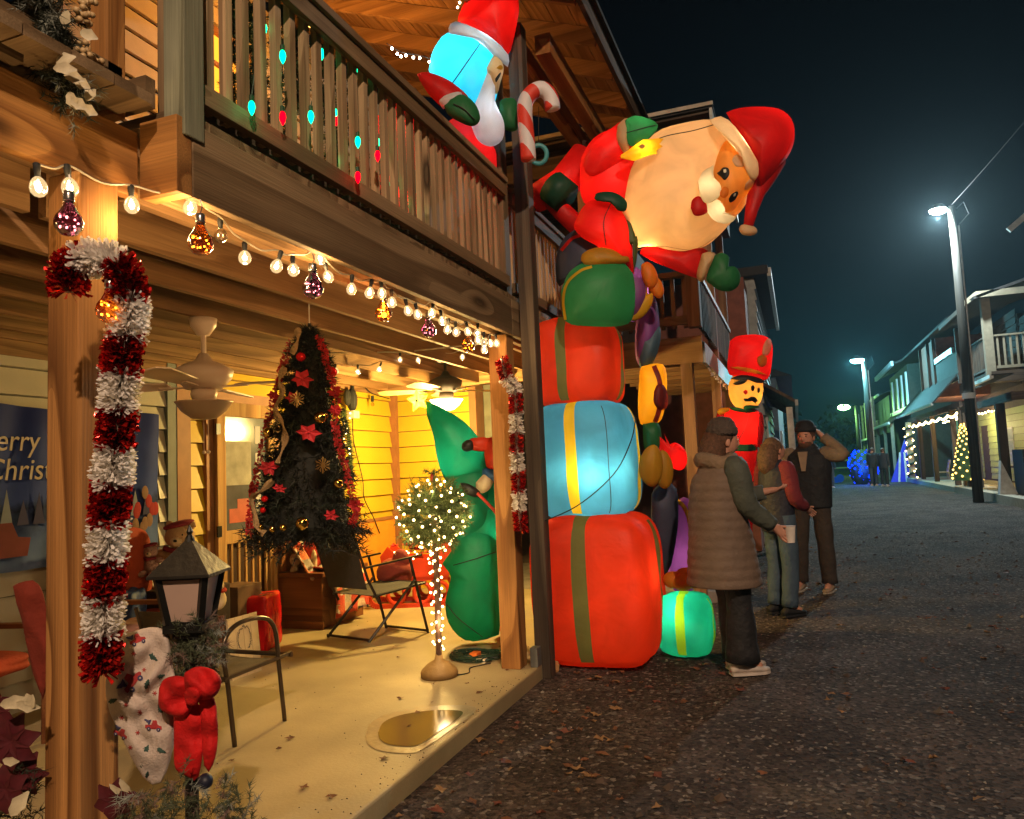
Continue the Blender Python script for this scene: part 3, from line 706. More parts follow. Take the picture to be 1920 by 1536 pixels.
s = M(); s.bar((RX+.02, 30.2, 5.0), (RX+.02, 33.8, 5.0), .1, .2); s.o('balcony_gutter', gut, rb)
s = M(); s.box((RX+.05, 29.8, 3.9), (RX+.1, 34, 4.95)); s.o('balcony_panel', mat('tan_panel', (.075, .058, .042), .8), rb)
s = M(); s.box((RX+.1, 34.0, 3.6), (RX+1.9, 37.8, 6.0)); s.o('bay_wall', mat('red_brown_wall', (.20, .07, .045), .8), rb)
s = M(); s.bar((RX-.2, 36, 6.05), (RX+3, 36, 7.3), 13, .08, up=(0, 0, 1)); s.o('roof', rroof, rb)
for y in (34.2, 35.6, 37.6): post(rb, RX, RX+.1, y, y+.12, 3.6, 6.0, rw['Z'], bev=0)

rc_ = thing('teal_lit_house', 'house with white window trim and gutters turned teal by the street lamp', 'house', (RX+2, 46, 0))
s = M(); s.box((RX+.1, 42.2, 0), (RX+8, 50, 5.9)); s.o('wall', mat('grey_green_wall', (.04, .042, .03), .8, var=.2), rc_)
s = M(); s.bar((RX-.5, 46, 5.95), (RX+3, 46, 7.4), 8.6, .08, up=(0, 0, 1)); s.o('roof', rroof, rc_)
s = M(); s.bar((RX-.62, 41.8, 5.95), (RX-.62, 50.2, 5.95), .12, .24); s.o('gutter', gut, rc_)
for k, y in enumerate((42.5, 44.3, 46.2, 48.4)):
    s = M(); s.box((RX+.02, y, 3.85), (RX+.09, y+.34, 5.55)); s.o('window_trim', gut, rc_)
s = M(); s.box((RX-.02, 42.3, 3.6), (RX+.09, 49.9, 3.8)); s.o('trim_band', gut, rc_)
s = M(); s.bar((RX-.9, 46.4, 3.0), (RX+.1, 46.4, 3.6), 8, .06, up=(0, 0, 1)); s.o('awning', mat('tan_awning', (.06, .045, .03), .8), rc_)
s = M(); s.bar((RX-.92, 42.4, 2.98), (RX-.92, 50.4, 2.98), .1, .12); s.o('gutter', gut, rc_)
for y in (42.6, 46, 49.8): post(rc_, RX-.85, RX-.7, y, y+.15, 0, 2.95, rwl, bev=0)

rd = thing('far_right_house', 'farthest small house with balcony at the end of the right row', 'house', (RX+2, 56, 0))
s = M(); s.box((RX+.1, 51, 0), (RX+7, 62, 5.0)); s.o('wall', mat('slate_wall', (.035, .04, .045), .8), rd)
s = M(); s.bar((RX-.4, 56.5, 5.05), (RX+3, 56.5, 6.2), 11.4, .08, up=(0, 0, 1)); s.o('roof', rroof, rd)
s = M(); s.bar((RX-.5, 50.8, 5.05), (RX-.5, 62.2, 5.05), .1, .12); s.o('gutter', gut, rd)
rail_y(rd, RX-.6, 51.2, 60, 2.7, 3.5, rwl, .4)
s = M(); s.bar((RX-.9, 56, 2.5), (RX+.1, 56, 2.7), 10, .06, up=(0, 0, 1)); s.o('awning', mat('tan_awning', (.06, .045, .03), .8), rd)
s = M(); s.bar((RX-.95, 51, 2.45), (RX-.95, 61, 2.45), .1, .12); s.o('gutter', gut, rd)
for y in (51.2, 54, 57, 60): post(rd, RX-.85, RX-.72, y, y+.14, 0, 5.0, rwl, bev=0)
s = M(); s.box((RX-.3, 51, .2), (RX-.2, 54, 1.4)); s.o('porch_panel', mat('pale_board', (.5, .55, .55), .6), rd)

# warm porch lamps, string lights, lit tree on the lit porch
sl = thing('porch_light_strand', 'bright warm string lights swagged along the far right porch ceiling', 'string lights', (RX, 36, 2.8))
wire = M(); pts = [(RX-.1, 29.8+k*.3, 2.78-.10*abs(math.sin(k*.55))) for k in range(38)]
wire.tube(pts, .008, 5); wire.o('wire', rubber, sl)
bm_ = M(); bm_.ball((0, 0, 0), .038, 8, 6); bme = bm_.mesh(emit('far_bulb', (1, .78, .35), 9), (0,0,0))
for k in range(76):
    a = 29.8+k*.145; link_mesh('bulb', bme, (RX-.1, a, 2.74-.10*abs(math.sin((a-29.8)/.3*.55))), sl)
for k in range(22): link_mesh('bulb', bme, (RX+1.2, 30+k*.5, 2.82-.05*abs(math.sin(k))), sl)
cone = thing('lit_christmas_tree', 'cone tree of warm lights glowing on the far right porch', 'christmas tree', at(1814, 906, X=RX-.15))
cb = wl(cone); s = M(); s.lathe(cb, [(.42, .1), (.34, .6), (.2, 1.3), (.04, 2.0)], 14); s.o('foliage', mat('tree_green', (.03, .06, .015), .9, bump=1, bs=20), cone)
bm_ = M(); bm_.ball((0,0,0), .032, 8, 6); bme2 = bm_.mesh(emit('tree_bulb', (1, .60, .10), 4.5), (0,0,0))
for k in range(90):
    h = .1+1.9*(k/90); r = .45*(1-h/2.05)+.03; a = k*2.4; link_mesh('bulb', bme2, cb+Vector((r*math.cos(a), r*math.sin(a), h)), cone)
lamp('tree_glow', cb+Vector((.3, .7, .9)), 40, (1, .6, .15), .3, cone)
column = thing('wreathed_column', 'porch column wound with greenery and lights on the far right', 'column', at(1712, 903, X=RX-.2))
cb = wl(column); s = M(); s.box(cb-Vector((.12, .12, 0)), cb+Vector((.12, .12, 2.9))); s.o('post', mat('tan_post', (.4, .28, .14), .7), column)
s = M(); s.tube([cb+Vector((.17*math.cos(k*.5), .17*math.sin(k*.5), .1+k*.035)) for k in range(80)], .055, 6); s.o('garland', mat('garland_dark', (.03, .045, .02), .9, bump=1, bs=30), column)
for k in range(26): link_mesh('bulb', bme, cb+Vector((.2*math.cos(k*1.7), .2*math.sin(k*1.7), .2+k*.1)), column)
ch = thing('white_porch_chair', 'white plastic chair on the far right lit porch', 'chair', at(1768, 903, X=RX+.6))
c0 = wl(ch); wpl = mat('white_plastic', (.6, .52, .38), .5)
s = M(); s.box(c0+Vector((-.25, -.25, .40)), c0+Vector((.25, .25, .44))); s.o('seat', wpl, ch)
s = M(); s.bar(c0+Vector((.22, 0, .44)), c0+Vector((.34, 0, .95)), .46, .03, up=(1,0,0)); s.o('backrest', wpl, ch)
for a in (-.22, .22):
    for b_ in (-.22, .22): s = M(); s.tube([c0+Vector((a*1.15, b_*1.15, 0)), c0+Vector((a, b_, .41))], .025, 6); s.o('leg', wpl, ch)

# ------------------------------------------------------------------ street lamps
pole_m = wood('pole_wood', (.055, .048, .036), (.03, .026, .02), 'Z', knots=False)
def street_lamp(x, y, h, col, power, label, r=.16, head_x=-.75, es=60, strap=False, hs=1.0):
    t = thing('street_lamp', label, 'street lamp', (x, y, 0), 'street lamps along the lane')
    s = M(); s.tube([(x, y, 0), (x, y, h*.5), (x, y, h)], [r, r*.85, r*.66], 12); s.o('pole', pole_m, t, smooth=True)
    s = M(); s.tube([(x, y, h-.15), (x+head_x*.5, y-.02, h-.02), (x+head_x*.8, y-.02, h-.03)], .035, 8); s.o('bracket', black_metal, t)
    c = Vector((x+head_x, y-.05, h-.06))
    s = M(); s.lathe(c, [(.05, .16), (.12, .14), (.20*hs, .05), (.22*hs, .0)], 16); s.o('hood', mat('grey_metal', (.25, .25, .24), .4, .7), t)
    s = M(); s.ball(c-Vector((0, 0, .03)), (.23*hs, .17*hs, .11*hs), 14, 8); s.o('lens', emit('lamp_lens_%.1f_%.1f' % (col[0], col[2]), col, es), t)
    s = M(); s.tube([(x+r*.9, y-.05, h-.1), (x+r*1.5+.1, y-.05, h+.05), (x+r*1.5+.2, y-.05, h-.3), (x+r*.95, y-.05, h-.6)], .014, 5); s.o('service_cable', rubber, t)
    s = M(); s.tube([(x+r*.95, y-.05, h-.6), (x+r*1.05, y-.03, .4)], .025, 6); s.o('conduit', mat('grey_metal', (.25, .25, .24), .4, .7), t)
    if strap: s = M(); s.tube([(x, y, 2.86), (x, y, 3.02)], r+.03, 14); s.o('metal_band', gut, t)
    lamp('lamp_light', c-Vector((0, 0, .28)), power, col, .12, t)
    return t
p1 = at(1835, 942, Z=0)
street_lamp(p1.x, p1.y, 8.35, (.76, .95, 1.0), 1900, 'tall wooden street lamp pole with pale white light nearest the right house', .135, -.34, 40, True, 1.0)
street_lamp(3.22, 38.4, 5.95, (.25, .85, 1.0), 1000, 'second street lamp pole with bright cyan light further down the lane', .15, -.28, 45, hs=1.3)
p3 = at(1603, 908, Z=0); street_lamp(3.9, 55, 4.75, (.35, 1.0, .30), 480, 'farthest street lamp with green tinted light in front of the dark trees', .14, -.75, 40, hs=1.7)
street_lamp(4.6, -5.6, 8.35, (1.0, .70, .48), 2500, 'assumed street lamp out of view behind the viewer, added to light the near porch', .17, -.62, 20)  # assumed lamp, unseen; added to light the near post, tinsel and railing
# overhead service wires from the nearest pole to the assumed pole
s = M(); s.tube([Vector((p1.x, p1.y, 8.35)).lerp(Vector((4.6, -5.6, 8.35)), t)+Vector((0, 0, .02-.9*math.sin(math.pi*t))) for t in [k/14 for k in range(15)]], .010, 5)
tag(s.o('power_cable', mat('dull_black_cable', (.003, .003, .003), .9, var=0, spec=.05)), 'thin overhead cable running up from the nearest lamp pole', 'cable')  # even near-black base colour, set so the cable stays dark beside the lamp

# ------------------------------------------------------------------ far end of the lane
s = M()
for i in range(46):
    x = random.uniform(-34, 44); y = random.uniform(78, 96); h = random.uniform(3.5, 7.5)
    for k in range(7):
        c = Vector((x+random.uniform(-2, 2), y+random.uniform(-2, 2), h*random.uniform(.35, .95)))
        for q in range(26):
            d = Vector((random.gauss(0, 1), random.gauss(0, 1), random.gauss(0, 1))).normalized()*random.uniform(.6, 1.8)
            a = c+d; e1 = Vector((random.uniform(-.5, .5), random.uniform(-.5, .5), random.uniform(-.5, .5)))
            s.add([a, a+e1, a+Vector((e1.y, -e1.x, .4))], [(0, 1, 2)])
s.o('far_woods', mat('far_foliage', (.05, .07, .035), .9), kind='stuff', fix=False, origin=(0, 85, 0))
s = M(); s.add([(-40, 60, .01), (60, 60, .01), (60, 76, .7), (-40, 76, .7), (60, 96, 1.2), (-40, 96, 1.2)], [(0, 1, 2, 3), (3, 2, 4, 5)])
s.o('grass_field', mat('grass', (.05, .10, .03), .95, var=.4, vs=3, bump=.6), kind='structure')
s = M()
for k in range(9): s.box((-6+k*2.4, 58.9, 0), (-5.88+k*2.4, 59.02, 1.15))
s.box((-6, 58.92, 1.02), (13.3, 59.0, 1.14)); s.box((-6, 58.92, .5), (13.3, 59.0, .6))
tag(s.o('field_fence', mat('fence_wood', (.12, .14, .1), .8)), 'long low rail fence before the green lit field', 'fence')
bb = M()
bt = thing('blue_light_bush', 'round bush covered in deep blue lights at the lane end', 'bush', at(1620, 908, Z=0, Y=None))
b0 = wl(bt); s = M(); s.ball(b0+Vector((0, 0, .75)), (.62, .6, .95), 14, 9); s.o('foliage', mat('tree_green', (.03, .06, .015), .9), bt)
bm_ = M(); bm_.ball((0,0,0), .05, 7, 5); bmb = bm_.mesh(emit('blue_bulb', (.0, .02, 1.0), 3.5), (0,0,0))
for k in range(120):
    a = k*2.4+random.uniform(-.3,.3); h = k/120; r = math.sin(math.pi*(.12+.8*h))**.6*random.uniform(.56, .72); link_mesh('bulb', bmb, b0+Vector((r*math.cos(a), r*math.sin(a), .05+1.6*h)), bt)
lamp('bush_glow', b0+Vector((0, -.9, .8)), 110, (.01, .04, 1), .3, bt)
tt = thing('blue_light_tent', 'peaked frame strung with blue lights beside the far right porch', 'light display', at(1690, 905, X=4.75))
b0 = wl(tt); s = M(); s.prism([b0+Vector((-.45, 0, 0)), b0+Vector((.75, 0, 0)), b0+Vector((.35, 0, 2.2))], (0, .3, 0)); s.o('net', mat('blue_net', (.02, .03, .25), .6, em=(.01, .03, .8), es=.28), tt)
for x in (-.1, .25, .55): s = M(); s.bar(b0+Vector((x, -.06, 0)), b0+Vector((x*.55+.1, -.06, 1.5)), .09, .04, up=(0,1,0)); s.o('white_slat', mat('white_plastic_cool', (.6, .65, .65), .5), tt)
s = M(); s.ball(at(1575, 897, Z=.25), (.20, .2, .22), 12, 8); s.ball(at(1568, 900, Z=.2), (.16, .2, .16), 10, 7); tag(s.o('blue_glow_ball', emit('blue_ball', (.005, .05, .3), .35)), 'small glowing blue ball on the ground at the lane end', 'light ball')
# ------------------------------------------------------------------ porch lamps
def ceiling_fan(x, y, zc, lit, label, wm, blade_rot=0.0, blades=4, bladem=None):
    t = thing('ceiling_fan', label, 'ceiling fan', (x, y, zc), 'porch ceiling fans')
    s = M(); s.lathe((x, y, zc-.10), [(.035, 0), (.072, .055), (.078, .10)], 18); s.o('canopy', wm, t, smooth=True)
    s = M(); s.tube([(x, y, zc-.22), (x, y, zc-.09)], .015, 8); s.o('downrod', wm, t)
    s = M(); s.lathe((x, y, zc-.42), [(.10, 0), (.155, .06), (.168, .11), (.11, .145), (.05, .17), (.028, .21)], 24); s.o('motor', wm, t, smooth=True)
    s = M(); s.lathe((x, y, zc-.50), [(.06, 0), (.075, .05), (.07, .085)], 18); s.o('light_kit', wm, t, smooth=True)
    gm_ = emit('lit_fan_bowl', (1, .66, .26), 14) if lit else mat('fan_bowl', (.42, .30, .21), .35, var=.05)
    s = M(); s.lathe((x, y, zc-.60), [(.015, 0), (.07, .008), (.125, .05), (.155, .095), (.165, .105), (.05, .11)], 26); s.o('glass_bowl', gm_, t, smooth=True)
    for k in range(blades):
        a = blade_rot+k*2*math.pi/blades; d = Vector((math.cos(a), math.sin(a), 0)); n = Vector((-d.y, d.x, 0))
        z = Vector((x, y, zc-.40))
        s = M(); tip = [z+d*.20+n*.055, z+d*.60+n*.085, z+d*.68+n*.05, z+d*.68-n*.05, z+d*.60-n*.075, z+d*.20-n*.055]
        s.prism([p+Vector((0, 0, .012*((p-z).dot(n))/.06)) for p in tip], (0, 0, .008)); bl = s.o('blade', bladem or wm, t)
        s = M(); s.bar(z+d*.08-Vector((0, 0, .01)), z+d*.26-Vector((0, 0, .004)), .03, .008); s.o('blade_bracket', wm, bl)
    for a in (0, 2.4):
        s = M(); s.tube([(x+.03*math.cos(a), y+.03*math.sin(a), zc-.78), (x+.03*math.cos(a), y+.03*math.sin(a), zc-.5)], .003, 4); ch_ = s.o('pull_chain', wm, t)
        s = M(); s.ball((x+.03*math.cos(a), y+.03*math.sin(a), zc-.79), .011, 8, 6); s.o('pull_knob', wm, ch_)
    return t
fanw = mat('fan_white', (.72, .56, .44), .4, var=.05)
f1 = at(381, 598, Z=2.42)
ceiling_fan(f1.x, f1.y, 2.42, False, 'unlit cream ceiling fan in front of the white clapboard wall', fanw, .35)
fd = mat('fan_dark', (.05, .035, .02), .5)
f2 = at(836, 722, D=7.4)
F2 = ceiling_fan(f2.x, f2.y, 2.66, True, 'lit ceiling fan with glowing bowl above the green inflatable tree', fd, .9, 5, mat('blade_tan', (.5, .36, .16), .5))
lamp('fan_light', (f2.x, f2.y, 2.0), 190, (1.0, .66, .19), .07, F2)
# lamps assumed for the porches behind and above
bx = thing('wall_lantern', 'assumed porch wall lantern out of view on the white house behind the viewer', 'wall lamp', (-4.5, -.4, 1.9))  # assumed fixture out of view, added for warm light on the near post
s = M(); s.box((-4.58, -.48, 1.85), (-4.50, -.32, 2.15)); s.o('bracket', black_metal, bx)
s = M(); s.lathe((-4.42, -.4, 1.82), [(.05, 0), (.07, .1), (.07, .22), (.03, .28)], 12); s.o('globe', emit('lantern_globe', (1, .62, .28), 8), bx)
lamp('lantern_light', (-4.3, -.4, 1.95), 14, (1, .55, .2), .08, bx)
ub = thing('assumed_upper_lamp', 'assumed amber lamp under the roof of the upstairs balcony', 'ceiling lamp', (-3.6, 5.2, 5.35))  # assumed lamp, added for the orange light on the rafters
s = M(); s.lathe((-3.6, 5.2, 5.3), [(.03, 0), (.1, .05), (.1, .1)], 14); s.o('globe', emit('amber_globe', (1, .45, .08), 6), ub)
lamp('assumed_upper_light', (-3.6, 5.2, 5.15), 45, (1, .42, .08), .08, ub)
pb = thing('far_porch_lamp', 'warm ceiling lamp on the far right porch', 'ceiling lamp', (RX+1, 36, 2.8))
s = M(); s.lathe((RX+1, 36, 2.75), [(.04, 0), (.12, .06), (.12, .12)], 12); s.o('globe', emit('warm_globe', (1, .75, .35), 12), pb)
lamp('porch_light', (RX+.9, 34, 2.5), 70, (1, .78, .35), .1, pb)
# ------------------------------------------------------------------ globe string lights and hanging bulbs
def off_bulbs(): pass
bulb_glass = glass('bulb_glass', (.95, .9, .8), .10, (1, .70, .34), .26)
dead_glass = glass('unlit_bulb_glass', (.9, .85, .75), .12)
fil = emit('filament', (1, .80, .48), 26)
brass = mat('nickel_cap', (.45, .42, .38), .25, .9, var=0)
b_ = M(); b_.lathe((0,0,0), [(.006, .026), (.013, .020), (.020, .010), (.0235, -.004), (.021, -.018), (.012, -.028), (.002, -.031)], 16); B_ME = b_.mesh(bulb_glass, (0,0,0), True); B_DEAD = b_.mesh(dead_glass, (0,0,0), True)
b_ = M(); b_.ball((0,0,-.004), (.0085, .0085, .011), 8, 6); F_ME = b_.mesh(fil, (0,0,0), True)
b_ = M(); b_.lathe((0,0,.026), [(.008, 0), (.0085, .012), (.010, .014), (.010, .034), (.006, .038)], 10); S_ME = b_.mesh(rubber, (0,0,0), True)
def strand(name, label, bulbs, plane, wire_extra=(), glow=0):
    pts = [at(px, py, **plane(px, py)) for px, py, on in bulbs]
    t = thing('string_lights', label, 'string lights', pts[0], 'globe string lights under the porch')
    wp_ = [p+Vector((0, 0, .062)) for p in pts]
    path = []
    for i, p in enumerate(wp_):
        path.append(p)
        if i < len(wp_)-1:
            q = wp_[i+1]; path.append((p+q)/2 - Vector((0, 0, min(.03, (q-p).length*.10))))
    s = M(); s.tube(smooth_path(path, 4), .0035, 5); s.o('wire', mat('wire_clear', (.35, .3, .22), .4), t)
    for p, (px, py, on) in zip(pts, bulbs):
        b = link_mesh('bulb', B_ME if on else B_DEAD, p, t); b.rotation_euler = (random.uniform(-.25, .25), random.uniform(-.25, .25), 0)
        link_mesh('socket', S_ME, p, b)
        if on: link_mesh('filament', F_ME, p, b)
    return t
row = [(72,349,1),(131,350,1),(247,383,1),(357,388,1),(414,440,0),(459,482,1),(519,498,1),(550,505,1),(600,484,1),(615,518,1),(659,541,1),(693,548,1),(716,549,1),(735,566,1),(765,582,1),(783,589,1),(810,586,1),(829,601,1),(839,617,1),(855,622,1),(877,621,1),(895,624,1),(896,637,1),(907,641,1),(908,655,1),(920,643,1),(931,643,1)]
strand('a', 'main row of warm globe bulbs strung along the porch beam', row, lambda x, y: dict(X=-1.86+.0*x) if x > 340 else dict(X=-1.92))
row2 = [(630,695,1),(671,697,1),(711,692,1),(750,674,1),(784,675,1),(824,674,1),(867,669,1)]
strand('b', 'short row of warm globe bulbs crossing the porch ceiling behind the beam', row2, lambda x, y: dict(D=6.6))
for px, py in ((131,366),(247,398),(357,405),(459,500),(600,505),(716,570),(829,615),(920,660)):
    lamp('bulb_light', at(px, py, X=-1.86)-Vector((0,0,.03)), (1.1 if px < 260 else 3.4), (1, .62, .25), .03)

def big_bulb(px, py, D, glassm, ringc, label, r=.052, hang=.14):
    c = at(px, py, D=D); t = thing('bulb_ornament', label, 'bulb ornament', c, 'oversized glass bulbs hung on the string lights')
    s = M(); s.lathe(c, [(.004, -r), (r*.55, -r*.86), (r*.92, -r*.42), (r, 0), (r*.9, r*.42), (r*.62, r*.85), (r*.42, r*1.25), (r*.34, r*1.6)], 22); s.o('glass_globe', glassm, t, smooth=True)
    s = M(); s.lathe(c, [(r*.36, r*1.6), (r*.40, r*1.65), (r*.37, r*1.8), (r*.40, r*1.95), (r*.37, r*2.1), (r*.36, r*2.35), (r*.2, r*2.4)], 16); s.o('metal_cap', brass, t, smooth=True)
    s = M(); s.tube([c+Vector((0, 0, r*2.4)), c+Vector((.008, 0, r*2.4+.02)), c+Vector((0, 0, r*2.4+hang*.3))], .002, 4); s.o('hook', brass, t)
    s = M(); pts = [c+Vector((r*.6*math.cos(k*.9), r*.6*math.sin(k*.9), r*(.9-k*.11))) for k in range(15)]; s.tube(pts, .0012, 4); ww = s.o('light_wire', brass, t)
    s = M()
    for p in pts[3:]: s.ball(p, .0028, 6, 4)
    s.o('led_dots', emit('fairy_dot', (1, .62, .25), 18), t)
pur = glass('purple_glass', (.40, .13, .36), .16); amb = glass('amber_glass', (.85, .30, .03), .14)
big_bulb(129, 418, 1.86, pur, 0, 'purple glass bulb ornament in front of the nearest post', .034)
big_bulb(376, 456, 2.20, amb, 0, 'amber glass bulb ornament nearest the deck corner', .037)
big_bulb(587, 541, 2.95, pur, 0, 'purple glass bulb ornament above the hanging black tree', .042)
big_bulb(719, 588, 3.7, amb, 0, 'amber glass bulb ornament right of the hanging tree', .042)
big_bulb(804, 620, 4.2, pur, 0, 'purple glass bulb ornament above the inflatable star', .043)
big_bulb(878, 649, 4.8, amb, 0, 'amber glass bulb ornament beside the middle post', .044)
big_bulb(206, 582, 1.87, amb, 0, 'amber glass bulb ornament hanging inside the tinsel cane hook', .033)

# ------------------------------------------------------------------ tinsel candy canes
tin_red = [mat('tinsel_red', (.55, .012, .010), .16, .75, var=.5, vs=90), mat('tinsel_red_bright', (.85, .03, .02), .12, .6, var=.4, vs=90)]
tin_wht = [fabric('tinsel_white', (.95, .90, .84), .45)]
def tinsel(path, radius, parent, seg_n, first_red, strand_n, wid):
    path = smooth_path(path, 8); L = [0]
    for a, b in zip(path, path[1:]): L.append(L[-1]+(b-a).length)
    tot = L[-1]
    def P(s):
        for i in range(len(L)-1):
            if L[i+1] >= s: return path[i].lerp(path[i+1], (s-L[i])/max(1e-6, L[i+1]-L[i])), (path[i+1]-path[i]).normalized()
        return path[-1], (path[-1]-path[-2]).normalized()
    for k in range(seg_n):
        red = (k % 2 == 0) == first_red; m = M()
        s0, s1 = tot*k/seg_n, tot*(k+1)/seg_n
        for q in range(strand_n):
            s = random.uniform(s0, s1); c, d = P(s)
            r = d.cross(Vector((random.gauss(0,1), random.gauss(0,1), random.gauss(0,1)))).normalized()
            lean = d*random.uniform(-.45, .45)
            a = c + r*radius*.25; b = c + (r+lean).normalized()*radius*random.uniform(.78, 1.08)
            sd = (b-a).cross(r+Vector((random.uniform(-1,1), random.uniform(-1,1), random.uniform(-1,1)))).normalized()*wid*random.uniform(.6, 1.2)
            m.cur = random.choice((0, 0, 1)) if red else 0
            if red:
                tw = r.cross(sd).normalized()*wid*.7
                m.add([a-sd*.5, a+sd*.5, b+sd+tw, b-sd-tw], [(0,1,2,3)])
            else:
                t2 = (b-a).normalized()*wid*.8
                m.add([a-sd*.4, a+sd*.4, b+sd*.9, b+t2, b-sd*.9], [(0,1,2,3,4)])
        m.o('tinsel_section', tin_red if red else tin_wht, parent, fix=False, label='red tinsel section' if red else 'white tinsel section')
    s = M(); s.tube(path, radius*.22, 6); s.o('frame', mat('cane_wire', (.2, .15, .12), .6), parent)
pp = [(130,548),(128,512),(150,488),(185,484),(218,496),(238,530),(243,575),(240,610),(230,655),(226,705),(222,765),(216,830),(211,890),(206,960),(202,1020),(198,1080),(196,1140),(192,1200),(190,1262)]
pts = [at(x, y, D=1.90) for x, y in pp]
cc = thing('tinsel_candy_cane', 'large red and white tinsel candy cane on the nearest post', 'candy cane', pts[-1], 'tinsel candy canes on the porch posts')
tinsel(pts, .051, cc, 13, True, 620, .0042)
pp = [(941,672),(945,690),(950,712),(962,722),(967,745),(968,790),(969,850),(972,900),(974,950),(977,995)]
pts = [at(x, y, D=4.95) for x, y in pp]
cc = thing('tinsel_candy_cane', 'small tinsel candy cane on the dark post behind the middle post', 'candy cane', pts[-1], 'tinsel candy canes on the porch posts')
tinsel(pts, .052, cc, 9, True, 190, .006)

# ------------------------------------------------------------------ needles
def needles(m, c, d, n, L, spread=.9, w=.0022):
    d = Vector(d).normalized()
    for q in range(n):
        v = (d + Vector((random.gauss(0,1), random.gauss(0,1), random.gauss(0,1)))*spread).normalized()
        s = v.cross(Vector((random.gauss(0,1), random.gauss(0,1), random.gauss(0,1)))).normalized()*w
        e = Vector(c)+v*L*random.uniform(.6, 1.1); m.add([Vector(c)-s, Vector(c)+s, e], [(0,1,2)])
def branch(m, a, b, n, L, w=.0022):
    a = Vector(a); b = Vector(b); d = (b-a)
    for q in range(n):
        t = random.random(); c = a.lerp(b, t)
        v = (d.normalized()*.8 + Vector((random.gauss(0,1), random.gauss(0,1), random.gauss(0,1)))*.75).normalized()
        s = v.cross(Vector((random.gauss(0,1), random.gauss(0,1), random.gauss(0,1)))).normalized()*w
        e = c+v*L*random.uniform(.6, 1.1); m.add([c-s, c+s, e], [(0,1,2)])
pine_m = [mat('needle_green', (.07, .11, .03), .7, var=.4, vs=20), mat('needle_light', (.15, .20, .06), .7, var=.3, vs=20)]

# glowing globe topiary on a stand
b0 = at(824, 1268, Z=.10); b0.z = .10
tp = thing('lit_topiary_globe', 'round pine topiary on a light wrapped pole standing on the concrete', 'topiary', b0)
s = M(); s.lathe(b0, [(.122, 0), (.125, .03), (.118, .045), (.075, .085), (.03, .11), (.022, .15)], 28); s.o('base', mat('tan_concrete_base', (.30, .18, .06), .6, var=.2, bump=.2), tp, smooth=True, bevel=0)
gc = b0 + (at(812, 942, D=4.9)-at(824, 1268, D=4.9)); gc.z = 1.17
s = M(); s.tube([b0+Vector((0,0,.1)), b0.lerp(gc, .5)+Vector((.01, 0, .03)), gc], [.020, .022, .018], 10); s.o('pole', mat('pole_brown', (.10, .05, .03), .7), tp)
m = M()
for k in range(330):
    d = Vector((random.gauss(0,1), random.gauss(0,1), random.gauss(0,1))).normalized(); L = random.uniform(.19, .285)
    m.cur = random.choice((0, 1)); branch(m, gc+d*.09, gc+d*L, 46, .052, .0028)
m.o('foliage', pine_m, tp, fix=False)['kind'] = 'stuff'
mini = M(); mini.ball((0,0,0), .0085, 7, 5); MINI = mini.mesh(emit('mini_light', (1, .62, .22), 9), (0,0,0), True)
for k in range(92):
    a = k*2.39996; z = 1-2*(k+.5)/92; r = math.sqrt(1-z*z); d = Vector((r*math.cos(a), r*math.sin(a), z))
    link_mesh('mini_light', MINI, gc+d*random.uniform(.20, .25), tp)
for k in range(62):
    t = k/62; p = (b0+Vector((0,0,.18))).lerp(gc, t); a = k*1.35; link_mesh('mini_light', MINI, p+Vector((.038*math.cos(a), .038*math.sin(a), random.uniform(-.008, .008))), tp)
s = M(); s.tube([(b0+Vector((0,0,.18))).lerp(gc, k/90)+Vector((.027*math.cos(k*.9), .027*math.sin(k*.9), 0)) for k in range(90)], .003, 4); s.o('light_cord', rubber, tp)
lamp('globe_glow', gc, 5, (1, .72, .32), .15, tp)
for k in range(8):
    a = k*.8+.3; lamp('mini_glow', gc+Vector((.285*math.cos(a), .285*math.sin(a), .16*math.sin(k*2.3))), .7, (1, .76, .36), .02, tp); lamp('pole_glow', b0+Vector((.06, -.06, .35)), 1.6, (1, .70, .35), .05, tp)
tc0 = gc+Vector((0, 0, .27)); m = M()
for k in range(7): branch(m, tc0, tc0+Vector((.06*math.cos(k*.9), .06*math.sin(k*.9), .03)), 30, .035)
m.o('topper', pine_m, tp, fix=False); m = M(); m.ball(tc0-Vector((0,0,.02)), (.014, .014, .035), 8, 6); m.o('red_bow', mat('bow_red', (.5, .02, .02), .6), tp)
s = M(); s.tube(smooth_path([b0+Vector((.11, .02, .006)), b0+Vector((.17, .10, .006)), b0+Vector((.13, .22, .006)), b0+Vector((.22, .36, .006))], 6), .004, 5); s.o('power_cord', rubber, tp)

# hanging black tree
ht = at(575, 1000, D=4.35); top = at(580, 606, D=4.20); top.z = max(top.z, ht.z+1.1)
tr = thing('hanging_black_tree', 'black Christmas tree with red flowers hanging from the porch joists', 'christmas tree', ht)
blk = [mat('needle_black', (.012, .013, .010), .7, var=.3), mat('needle_black_green', (.02, .028, .016), .7, var=.3)]
H = (top-ht).length; ax = (top-ht)
s = M(); s.lathe(ht, [(.22, .02), (.235, .10), (.20, .30), (.15, .55), (.11, .80), (.055, 1.02), (.01, H*.96)], 20, ax); s.o('inner_mesh', blk[0], tr)
m = M()
for k in range(1000):
    t = random.random()**1.25; a = random.random()*6.283; r = .30*(1-t)**.72+.035 + .02*math.sin(t*24)
    c = ht+ax*t*.98; d = Vector((math.cos(a), math.sin(a), -.25+random.uniform(-.2, .25)))
    m.cur = random.choice((0, 0, 1)); branch(m, c+d*r*.45, c+d*r*random.uniform(.85, 1.08), 26, .058, .0032)
